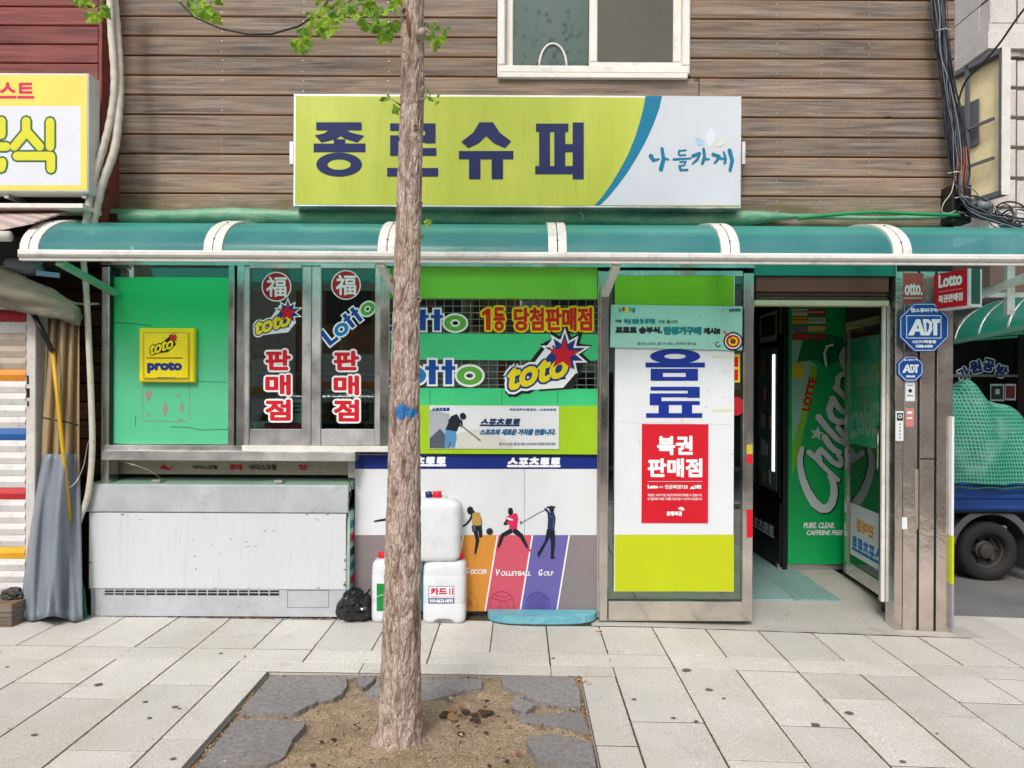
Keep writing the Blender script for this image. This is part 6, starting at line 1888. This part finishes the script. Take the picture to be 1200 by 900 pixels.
# ---------------------------------------------------------------- side street on the right
gb = thing('granite_building', (10.5, 11, 0), 'pale granite block building across the side street', 'building')
GY2 = 8.6; kq = kk(GY2); GXC = (1160 - 610) * kq - .02
GST = stone('pink_white_granite', (.60, .565, .55), .30, .8, .05, 60, .1)
GJ = paint('dark_stone_joint', (96, 80, 74), .9)
zr = [1.5 + (455 + 2.9 - y) * kq for y in (244, 209, 173, 138, 103, 68)]
zr = [zr[0] - .54] + zr
rows = [(zr[i], zr[i + 1]) for i in range(len(zr) - 1)]
topz = zr[-1]
xe = GXC + 31 * kq
m = MB(); m.box((GXC + .03, GY2 + .03, 3.2), (14, 18, 10)); m.build('wall', GJ, gb)
for (za, zb) in rows + [(topz + .60, topz + 1.1), (topz + 1.1, topz + 1.7)]:
    m = MB(); m.box((GXC, GY2, za + .025), (xe, GY2 + .3, zb - .025), ch=.02); m.build('granite_block', GST, gb)
    x = xe + .02; 
    m = MB(); m.box((x, GY2 + .02, za + .025), (x + .9, GY2 + .3, zb - .025), ch=.02); m.build('granite_block', GST, gb)
    m = MB(); m.box((x + .92, GY2 + .02, za + .025), (x + 1.9, GY2 + .3, zb - .025), ch=.02); m.build('granite_block', GST, gb)
    yy = GY2 + .32; n = 0
    while yy < 14:
        m = MB(); m.box((GXC, yy, za + .012), (GXC + .25, yy + .8, zb - .012), ch=.01); m.build('granite_block', GST, gb); yy += .81
for (za, zb, pr_) in ((topz + .02, topz + .12, .04), (topz + .12, topz + .42, .12), (topz + .42, topz + .58, .08)):
    m = MB(); m.box((GXC - pr_, GY2 - pr_, za), (xe + pr_, GY2 + .3, zb)); m.box((GXC - pr_, GY2 + .3, za), (GXC + .2, 14, zb)); m.box((xe + pr_, GY2 + .0 - pr_ + .03, za), (14, GY2 + .3, zb)); m.build('cornice', GST, gb)
# dark shop front under it
ds = thing('dark_shopfront', (9.4, 8.5, 0), 'black glazed workshop front with purple Hangul behind the truck', 'shop front')
DG = paint('near_black_glass', (26, 24, 24), .15, spec=.6)
m = MB(); m.box((6.3, 8.45, 0), (13.5, 8.55, 3.19)); m.build('glass_front', DG, ds)
for x in (7.6, 9.0, 10.4):
    m = MB(); m.box((x, 8.42, 0), (x + .06, 8.45, 3.1)); m.build('mullion', BLACKM, ds)
m = MB(); m.bpx(1100, 439, 1300, 442, 8.40, 8.44); m.build('transom', ALU, ds)
s = Sheet(front(8.42), lift=.01)
PUR = printm('purple_letters', (66, 52, 140))
for ch, cx, cy, r_, h_ in (('가', 1129, 438, -24, 14), ('원', 1143, 430, -14, 15), ('공', 1158, 428, 14, 14), ('방', 1173, 435, 24, 14)):
    for (o_, m_) in ((1.3, WHITEK), (0, PUR)):
        s.T = turn(cx, cy, r_); s.text(ch, -7, -7.5, 7, 7.5, m_, bold=1.0, out=o_)
s.T = None; s.build('lettering', ds)
s = Sheet(front(8.40), lift=.01)
for (a, b_, c, d, m_) in ((1160, 450, 1176, 470, WHITE), (1177, 450, 1190, 469, WHITE), (1161, 452, 1175, 468, printm('photo_dark', (60, 70, 66))), (1178, 452, 1189, 467, printm('photo_red', (150, 60, 60))), (1193, 452, 1202, 468, printm('photo_teal', (110, 160, 170))), (1166, 456, 1171, 462, WHITE)): s.rect(a, b_, c, d, m_)
s.build('notices', ds)
m = MB(); m.box((8.85, 3.0, 0), (9.0, 8.4, 3.19)); m.build('side_wing', paint('dark_red_brick_paint', (70, 40, 36), .8), ds)
# side street canopy
t = NT('green_polycarbonate')
n = t.noise(t.mapping(), 1.5, 5); t.color(t.mix(n, (.03, .36, .27, 1), (.06, .46, .34, 1))); t.set(Roughness=.25)
tl = t.n.new('ShaderNodeBsdfTranslucent'); tl.inputs[0].default_value = (.06, .75, .52, 1); mx = t.n.new('ShaderNodeMixShader'); mx.inputs[0].default_value = .6
t.link(t.b.outputs[0], mx.inputs[1]); t.link(tl.outputs[0], mx.inputs[2]); t.link(mx.outputs[0], t.out.inputs[0]); POLG = t.m
ac = thing('side_street_canopy', (7.3, 6, 2.3), 'bright green curved canopy over the dark shop front in the side street', 'canopy')
E0, E1 = Vector((6.36, 3.44, 2.36)), Vector((7.75, 8.42, 2.36))
m = MB(); vs = []; N = 12
for j in range(N + 1):
    th = pi / 2 * j / N
    for E in (E0, E1): vs.append(E + Vector((1.25 * (1 - cos(th)), 0, .80 * sin(th))))
m.add(vs, [(2 * j, 2 * j + 1, 2 * j + 3, 2 * j + 2) for j in range(N)], 0, True); m.build('canopy_panel', POLG, ac, fixn=False)
for f in (0, .25, .5, .75, 1.0):
    E = E0.lerp(E1, f); m = MB(); m.tube([E + Vector((1.25 * (1 - cos(pi / 2 * j / N)), 0, .80 * sin(pi / 2 * j / N) - .02)) for j in range(N + 1)], .03, 6); m.build('rib', ALU, ac)
    m = MB(); m.bar(E + Vector((.05, 0, .02)), E + Vector((1.25, 0, .12)), .04, .04); m.build('strut', GREENB, ac)
m = MB(); m.bar(E0, E1, .06, .07); m.build('front_rail', GREENB, ac)
# empty light box sign
lb = thing('empty_light_box', (8.0, 8.2, 5), 'open light box sign with cream panels and bare frame on the granite building', 'sign')
def lbp(d, X, y): # depth d from camera, pixel row y
    return Vector((X, d - DIST, 1.5 + (455 + 2.8 - y) * (12.48 / FOC)))
Na, Fa = Vector((8.09, 7.70, 0)), Vector((7.83, 8.79, 0)); zt, zb = lbp(13, 0, 55).z, lbp(13, 0, 228).z
dl = (Fa - Na); nl = Vector((dl.y, -dl.x, 0)).normalized(); nl = nl if nl.x > 0 else -nl
V = lambda z: Vector((0, 0, z))
m = MB(); m.prism([Na + V(zb), Fa + V(zb), Fa + V(zt), Na + V(zt)], nl * .02)
o_ = nl * .15
m = MB(); m.prism([Na + V(zb) + o_, Fa + V(zb) + o_, Fa + V(zt) + o_, Na + V(zt) + o_], nl * .01); m.build('back_panel', paint('cream_sheet', (246, 228, 178), .5, dirt=.06), lb)
m = MB(); m.prism([Na + V(zb), Na + V(zt), Na + V(zt) + nl * .17, Na + V(zb) + nl * .17], -dl.normalized() * .015); m.build('end_panel', UPVC, lb)
FR = paint('grey_frame', (96, 98, 104), .5)
m = MB()
for z in (zb, zt - .08): m.prism([Na + V(z), Fa + V(z), Fa + V(z + .08), Na + V(z + .08)], nl * .15)
m.prism([Na + V(zb), Na + dl * .05 + V(zb), Na + dl * .05 + V(zt), Na + V(zt)], nl * .04); m.build('frame', FR, lb)
for f in (.62,):
    m = MB(); m.prism([Na + dl * f + V(zb), Na + dl * (f + .06) + V(zb), Na + dl * (f + .06) + V(zt), Na + dl * f + V(zt)], nl * .05); m.build('upright', FR, lb)
for z in (zb + (zt - zb) * .27, zb + (zt - zb) * .54):
    m = MB(); m.bar(Na + dl * .15 + V(z) + nl * .02, Fa + V(z) + nl * .02, .04, .05); m.build('crossbar', FR, lb)
m = MB(); z = zb + (zt - zb) * .42; m.prism([Na + dl * .5 + V(z) + nl * .1, Fa + V(z) + nl * .1, Fa + V(z + .8) + nl * .1, Na + dl * .5 + V(z + .8) + nl * .1], nl * .01); m.build('metal_sheet', FR, lb)
m = MB(); m.bar(Fa + V(zt - .3) + nl * .1, Fa + V(zt - .3) + Vector((.5, .2, 0)), .05, .05); m.bar(Fa + V(zb + .3) + nl * .1, Fa + V(zb + .3) + Vector((.5, .2, 0)), .05, .05); m.build('wall_arm', FR, lb)

# small truck parked in the side street
TYf = 1.42; gt = g(4.0) - .012
tr = thing('flatbed_truck', (5.2, 2.2, gt), 'dark blue flatbed truck with a netted load parked round the corner', 'truck')
TB_ = paint('dark_blue_truck_paint', (30, 66, 132), .28, var=.2, dirt=.3, scale=2)
TB2 = paint('chassis_black', (26, 26, 28), .6)
x0t, x1t = 3.15, 6.05
zfl, ztp = W(1160, 600, TYf).z, W(1160, 562, TYf).z
def tbox(a, c, mat, name, ch=.01, par=None): m = MB(); m.box(a, c, ch=ch); return m.build(name, mat, par or tr)
sp1 = tbox((x0t, TYf, zfl), (x1t, TYf + .03, ztp), TB_, 'side_gate'); 
for z in (zfl + .02, zfl + .11, ztp - .05): tbox((x0t + .01, TYf - .012, z), (x1t - .01, TYf, z + .035), TB_, 'gate_rib', .006)
for x in (x0t + .06, x0t + 1.45, x1t - .08): tbox((x, TYf - .02, zfl - .04), (x + .035, TYf - .012, ztp), TB2, 'hinge', .004)
tbox((x0t, TYf + 1.55, zfl), (x1t, TYf + 1.58, ztp), TB_, 'side_gate'); tbox((x0t - .03, TYf, zfl), (x0t, TYf + 1.58, ztp), TB_, 'tail_gate')
tbox((x0t, TYf + .03, zfl - .02), (x1t, TYf + 1.55, zfl + .02), TB2, 'bed_floor'); tbox((x0t + .1, TYf + .25, zfl - .16), (7.3, TYf + .40, zfl - .025), TB2, 'chassis_rail'); tbox((x0t + .1, TYf + 1.15, zfl - .16), (7.3, TYf + 1.3, zfl - .025), TB2, 'chassis_rail')
tbox((x1t, TYf + .02, zfl), (x1t + .06, TYf + 1.56, zfl + 1.0), TB_, 'headboard')
def wheel(cx, yf, par):
    r = .25; cz = gt + r
    m = MB(); m.lathe((cx, yf, cz), [(r * .60, .02), (r * .66, .0), (r * .90, .0), (r * .985, .02), (r, .05), (r, .13), (r * .985, .165), (r * .9, .18), (r * .6, .18)], 40, axis='Y', cap=False); ty = m.build('wheel', paint('tyre_rubber', (34, 33, 33), .8, bump=.3), par)
    m = MB(); m.lathe((cx, yf, cz), [(r * .68, .004), (r * .655, .0), (r * .63, .012), (r * .60, .03), (r * .575, .055), (r * .54, .06), (r * .50, .10), (r * .34, .115), (r * .32, .07), (r * .27, .06), (r * .24, .03), (r * .12, .022), (.001, .02)], 32, axis='Y', cap=False); m.build('rim', paint('dusty_rim', (70, 66, 62), .6, metal=.2, dirt=.6), ty, smooth=False)
    m = MB()
    for i in range(6):
        a = i * pi / 3; m.lathe((cx + .10 * cos(a), yf + .09, cz + .10 * sin(a)), [(.012, -.03), (.012, .02)], 6, axis='Y')
    m.build('wheel_nut', BLACKM, ty, kind='stuff')
wcx = W(1160, 648, TYf + .06).x
wheel(wcx, TYf + .06, tr); wheel(wcx, TYf + 1.35, tr); wheel(wcx + 2.6, TYf + .06, tr); wheel(wcx + 2.6, TYf + 1.35, tr)
for yf in (TYf + .04,):
    m = MB(); vs = []; cz = gt + .262; r = .33; N = 18
    for i in range(N + 1):
        a = radians(-5 + 175 * i / N)
        for (rr2, y_) in ((r, yf), (r, yf + .24), (r - .02, yf), (r + .035, yf)):
            vs.append((wcx + rr2 * cos(a), y_, cz + rr2 * sin(a)))
    fs = []
    for i in range(N): b0 = i * 4; fs += [(b0, b0 + 1, b0 + 5, b0 + 4), (b0 + 2, b0 + 3, b0 + 7, b0 + 6)]
    m.add(vs, fs, 0, True); mg = m.build('mudguard', paint('grey_mudguard', (92, 92, 96), .55, dirt=.3), tr, fixn=False)
tbox((wcx + .30, TYf + .04, gt + .12), (wcx + .40, TYf + .3, gt + .42), paint('mud_flap', (70, 70, 74), .6), 'mud_flap')
tbox((wcx + .55, TYf + .1, gt + .22), (wcx + 1.0, TYf + .5, zfl - .03), ALU, 'fuel_tank')
m = MB(); ca = [(6.15, .30), (6.15, 1.75), (6.35, 1.92), (7.15, 1.92), (7.62, 1.20), (7.72, .95), (7.72, .30)]
m.prism([(x, TYf + .02, gt + z) for x, z in ca], (0, 1.55, 0)); cab = m.build('cab', TB_, tr, bev=.03)
m = MB(); m.prism([(x, TYf + .012, gt + z) for x, z in ((6.45, 1.2), (6.45, 1.78), (7.08, 1.78), (7.44, 1.2))], (0, .01, 0)); m.build('side_window', DG, cab)
m = MB(); m.prism([(7.20, TYf + .1, gt + 1.86), (7.60, TYf + .1, gt + 1.25), (7.60, TYf + 1.47, gt + 1.25), (7.20, TYf + 1.47, gt + 1.86)], (.02, 0, .01)); m.build('windscreen', DG, cab)
for y_ in (TYf + .2, TYf + 1.3): m = MB(); m.lathe((7.72, y_, gt + .75), [(.09, 0), (.085, .03), (.03, .035)], 16, axis='X'); m.build('headlight', GLASSW, cab)
# netted load
t = NT('green_debris_net')
v = t.mapping(scale=(1, 1, 1))
w1 = t.n.new('ShaderNodeTexWave'); w1.inputs['Scale'].default_value = 12; w1.inputs['Distortion'].default_value = 1.2; w1.inputs['Detail'].default_value = 1; w1.bands_direction = 'X'; t.link(v, w1.inputs['Vector'])
w2 = t.n.new('ShaderNodeTexWave'); w2.inputs['Scale'].default_value = 10; w2.inputs['Distortion'].default_value = 1.2; w2.bands_direction = 'Z'; t.link(v, w2.inputs['Vector'])
f = t.math('MAXIMUM', w1.outputs[1], w2.outputs[1])
c = t.mix(t.grey(f, .45, .85), (.004, .045, .035, 1), (.035, .30, .19, 1)); c = t.mix(t.grey(t.noise(v, 5, 4), .5, .68, 0, .3), c, (.26, .46, .42, 1))
t.color(c); t.set(Roughness=.6); t.bump(f, .5, .006)
nt = thing('load_net', (4.4, 2.2, ztp), 'green mesh net stretched over the bulging load on the truck bed', 'net')
m = MB(); NX, NY = 150, 70; vs = []
for j in range(NY + 1):
    for i in range(NX + 1):
        u, v_ = i / NX, j / NY
        X = x0t - .02 + (x1t - x0t + .02) * u
        e = min(1, min(v_, 1 - v_) * 3.2); ex = min(1, min(u, 1 - u) * 7)
        H = .80 + .05 * sin(u * 17 + .4) + .10 * exp(-((X - 3.97) / .10) ** 2) + .05 * noise.noise(Vector((u * 9, v_ * 4, 0)))
        if X > 4.02: H -= .62 * min(.7, (X - 4.02)) 
        z = ztp - .04 + H * (sin(e * pi / 2) ** .7) * (ex ** .5) + .015 * sin(u * 60 + v_ * 5) * e - .05 * max(0, sin(u * 11 + v_ * 9)) * e
        Y = TYf - .035 + (1.62) * v_ + (0.02 * sin(u * 40) if v_ < .1 else 0)
        ry = .035 * abs(sin(u * 23 + v_ * 6 + 2 * noise.noise(Vector((u * 8, v_ * 8, 2))))) + .03 * noise.noise(Vector((u * 14, v_ * 10, 7)))
        vs.append((X, Y - ry * (1 if v_ < .5 else -1) * e, z + ry * .4))
m.add(vs, [(j * (NX + 1) + i, j * (NX + 1) + i + 1, (j + 1) * (NX + 1) + i + 1, (j + 1) * (NX + 1) + i) for j in range(NY) for i in range(NX)], 0, True)
o = m.build('netting', t.m, nt, fixn=False)
m = MB(); P = [Vector((x0t + (x1t - x0t) * i / 40, TYf - .045, ztp - .055 - .018 * abs(sin(i * .9)))) for i in range(41)]; m.tube(P, .009, 6); m.build('edge_rope', paint('green_rope', (18, 92, 70), .7), nt)

# ---------------------------------------------------------------- beverage fridge seen through the door
fr = thing('display_fridge', (2.5, 1.9, 0), 'tall black display fridge with a green soft drink side panel standing inside the doorway', 'fridge')
FX, FYn = 2.185, 1.37
zt = W(950, 357, FYn).z
m = MB(); m.box((FX + .03, FYn + .02, .06), (2.98 if False else 2.70, FYn + 1.25, zt)); m.build('fridge_body', BLACKM, fr)
m = MB(); m.box((FX, FYn, .0), (FX + .04, FYn + 1.25, zt)); m.build('front_frame', BLACKM, fr)
p0 = W(927, 360, FYn); p1 = W(987, 660, FYn)
m = MB(); m.box((FX + .045, FYn, W(950, 661, FYn).z), (2.70, FYn + .018, zt - .01)); SPANEL = paint('soda_green', (16, 168, 88), .3, var=.08, scale=1.5, k=1)
sp2 = m.build('side_panel', SPANEL, fr)
s = Sheet(front(FYn))
xr = 1000
s.poly([(928, 385), (940, 400), (934, 425), (945, 418), (956, 428), (950, 455), (940, 500), (930, 520), (928, 520)], printm('pale_mint_print', (160, 205, 180)))
s.poly([(950, 428), (958, 430), (948, 480), (936, 530), (928, 560), (928, 520), (938, 490)], printm('lime_streak', (130, 200, 60)))
s.poly([(934, 424), (941, 400), (950, 396), (972, 392), (988, 396), (988, 420), (968, 430), (957, 422)], printm('deep_green_print', (10, 118, 64)))
s.stroke([(968, 428), (966, 414), (969, 406), (976, 404)], 2.6, WHITEK)
CG = printm('letter_silver', (214, 222, 220))
CH = printm('letter_shadow', (4, 40, 24))
def cw(pts, w0, w1=None):
    return pts, w0, w1
def c8(*pts): return [(870 + x / 3.6, 500 + y / 3.6) for x, y in pts]
def c5(*pts): return [(925 + x / 5.0, 500 + y / 5.0) for x, y in pts]
def c6(*pts): return [(925 + x / 5.29, 350 + y / 5.29) for x, y in pts]
strokes = [(c5((75, 128), (62, 180), (62, 235), (78, 310), (105, 380), (145, 445)), 4.0, 8.0), (c5((145, 445), (185, 478), (220, 480), (248, 450), (262, 390), (258, 340), (240, 285)), 8.5, 5.5),
           (c5((115, 150), (160, 190), (215, 250), (285, 312)), 5, 4), (c5((178, 205), (165, 160), (185, 135), (220, 170), (250, 205), (290, 228)), 5.5, 4.5), (c5((300, 228), (302, 190), (285, 165)), 4.5, 4),
           (c5((205, 62), (235, 110), (265, 140), (295, 150)), 6, 5), (c6((180, 735), (230, 800), (290, 865), (345, 900)), 6, 5), (c6((345, 860), (330, 840), (300, 800)), 5, 5),
           (c6((265, 620), (300, 670), (335, 705)), 6, 5), (c6((262, 640), (245, 690), (262, 740), (300, 765), (340, 762)), 6, 5.5),
           (c6((285, 552), (320, 585), (348, 615)), 6, 5), (c6((298, 540), (300, 490), (325, 465), (345, 470)), 5, 4.5), (c6((340, 320), (325, 360), (335, 410), (348, 430)), 5.5, 6)]
for d, mm in ((1.6, CH), (0, CG)):
    for pts, w0, w1 in strokes: s.stroke([(x + d * .6, y + d * .6) for x, y in pts], w0 * 1.3 + d, mm, w1=w1 * 1.3 + d)
s.star(957, 508, 9, 3.6, 5, CG, .2)
tt = turn(948, 462, -76); s.T = tt; s.text('LOTTE', -20, -5, 20, 5, RED, bold=.7); s.T = None
s.text('PURE. CLEAR.', 941, 612, 978, 619, WHITEK, bold=.3, shear=.25); s.text('CAFFEINE FREE', 945, 621, 988, 627, WHITEK, bold=.3, shear=.25)
MULT = [printm('tag_red', (180, 50, 50)), printm('tag_cream', (214, 206, 180)), printm('tag_yellow', (214, 176, 60)), GREYP]
y = 362
for i in range(4):
    s.rect(928, y, 946, y + 8, MULT[(i + 1) % 4]); s.rect(947, y + 1, 967, y + 8, MULT[i % 3])
    for q in range(6): s.rect(929 + q * 3, y + 2, 931 + q * 3, y + 4, MULT[0 if i % 2 else 3]); s.rect(948 + q * 3, y + 3, 950 + q * 3, y + 5, MULT[1 if i % 2 == 0 else 3])
    y += 9.5
s.rect(928, 426, 941, 443, printm('sticky_yellow', (226, 206, 40))); s.text('주의사항', 929, 428, 940, 431, GREYP)
s.build('printed_panel', sp2)
# glass doors along the front, facing left
OBR0 = random.Random(8)
LITS = bpy.data.materials.new('lit_fridge_tube'); LITS.use_nodes = True; _b = LITS.node_tree.nodes['Principled BSDF']; _b.inputs['Emission Color'].default_value = (.9, 1, 1, 1); _b.inputs['Emission Strength'].default_value = 1.4
for i in range(2):
    ya, yb = FYn + .06 + i * .6, FYn + .62 + i * .6
    m = MB(); m.box((FX - .012, ya, .58), (FX, yb, 1.92)); d_ = m.build('glass_door', BLACKM, fr)
    m = MB(); m.box((FX - .016, ya + .05, .64), (FX - .012, yb - .05, 1.86)); m.build('pane', paint('cold_glass_%d' % i, ((120, 150, 150), (90, 110, 112))[i], .1), d_)
    m = MB(); m.box((FX - .022, ya + .10, .80), (FX - .016, ya + .15, 1.80)); m.build('lit_strip', LITS, d_)
    m = MB()
    for q in range(5):
        for r_ in range(4): m.box((FX - .020, ya + .20 + r_ * .07, .68 + q * .24), (FX - .016, ya + .25 + r_ * .07, .68 + q * .24 + OBR0.uniform(.1, .18)), mi=OBR0.randrange(6))
    m.build('bottles', goods, d_, kind='stuff')
m = MB(); m.box((FX - .02, FYn + .02, .02), (FX, FYn + 1.2, .55)); kp2 = m.build('kick_panel', BLACKM, fr)
s = Sheet(quadmap((FX - .02, FYn + 1.2, .55), (0, -1.18, 0), (0, 0, -.53)), (-1, 0, 0), .002)
s.text('스포츠토토', .30, .40, .90, .60, WHITE, bold=.012); s.build('lettering', kp2)
m = MB(); m.box((FX - .02, FYn + .04, 1.96), (FX, FYn + .9, zt - .02)); hd = m.build('header_sign', paint('cooler_header', (96, 66, 40), .4), fr)
s = Sheet(quadmap((FX - .02, FYn + .55, zt - .04), (0, -.45, 0), (0, 0, -.25)), (-1, 0, 0), .002); s.rect(0, 0, 1, .1, WHITE); s.rect(0, .8, 1, 1, WHITE); s.rect(0, 0, .08, 1, WHITE); s.rect(.92, 0, 1, 1, WHITE); s.build('header_trim', hd)
m = MB(); m.box((FX - .03, FYn + .95, 1.96), (FX, FYn + 1.2, zt - .05)); m.build('green_sign', SPANEL, fr)
m = MB(); m.box((FX - .03, FYn + .02, .0), (2.70, FYn + .05, .045)); m.build('foot_rail', ALU, fr)

# ---------------------------------------------------------------- the far side of the street, behind the viewer
OBR = random.Random(2)
for i, (x, w_, h_, c, lab) in enumerate(((-13, 7, 6.5, (196, 188, 176), 'beige three storey shop house facing the street'), (-6, 6, 5.2, (168, 120, 92), 'brick coloured shop house facing the street'), (0, 7, 6.8, (206, 206, 204), 'pale grey shop house facing the street'), (7, 7, 5.6, (150, 146, 140), 'dark grey shop house facing the street'))):
    ob = thing('opposite_building', (x + w_ / 2, -15, 0), lab, 'building', 'shop houses across the road')
    m = MB(); m.box((x + .02, -19, -.3), (x + w_ - .02, -15, h_)); m.build('wall', paint('opposite_wall_%d' % i, c, .8), ob)
    for fl in range(1, 3):
        z = fl * 2.6 + .6
        if z + 1.2 > h_: continue
        for q in range(3):
            xx = x + .8 + q * (w_ - 1.6) / 3; m = MB(); m.box((xx, -14.98, z), (xx + 1.2, -14.94, z + 1.2)); m.build('window', DG, ob)
    for q in range(2):
        xx = x + .5 + q * (w_ - .6) / 2
        for k_ in range(16):
            m = MB(); m.box((xx, -14.97, k_ * .15), (xx + (w_ - 1.6) / 2, -14.93, k_ * .15 + .14)); m.build('shutter_slat', (SHW, SHW, SHB2, MATS['stripe_433'], SHW, SHW, SHW)[(k_ + q) % 7], ob)
# parked vehicles on the far side of the road
def vehicle(name, x, y, L, H, side, mat_, label, cat):
    r = thing(name, (x + L / 2, y, -.14), label, cat)
    m = MB(); m.prism([(x + u * L, y, -.14 + v_ * H) for u, v_ in side], (0, -1.6, 0)); bd = m.build('body', mat_, r, bev=.04)
    m = MB(); m.prism([(x + u * L, y + .006, -.14 + v_ * H) for u, v_ in ((.16, .56), (.22, .92), (.78, .92), (.86, .56))], (0, -.004, 0)); m.build('side_window', DG, bd)
    for u in (.2, .8):
        for yy in (y + .02, y - 1.5):
            m = MB(); m.lathe((x + u * L, yy, .17), [(.2, 0), (.3, .0), (.31, -.03), (.31, -.18), (.2, -.19)], 24, axis='Y'); m.build('wheel', TB2, r)
vehicle('parked_van', -.2, -8.6, 4.6, 1.95, ((0, .12), (0, .55), (.04, .97), (.1, 1), (.85, 1), (.93, .6), (1, .5), (1, .12)), paint('dark_van_paint', (44, 46, 52), .25), 'dark grey van parked across the road', 'van')
vehicle('parked_car', -5.6, -8.8, 4.4, 1.48, ((0, .15), (0, .6), (.14, .66), (.24, .97), (.3, 1), (.66, 1), (.78, .64), (.98, .56), (1, .15)), paint('silver_car_paint', (170, 174, 178), .25, metal=.3), 'silver car parked across the road', 'car')
b = MB(); b.box((-30, -15, -.3), (30, -13.42, -.02)); tag(b.build('far_pavement', GRAN, None), kind='structure')
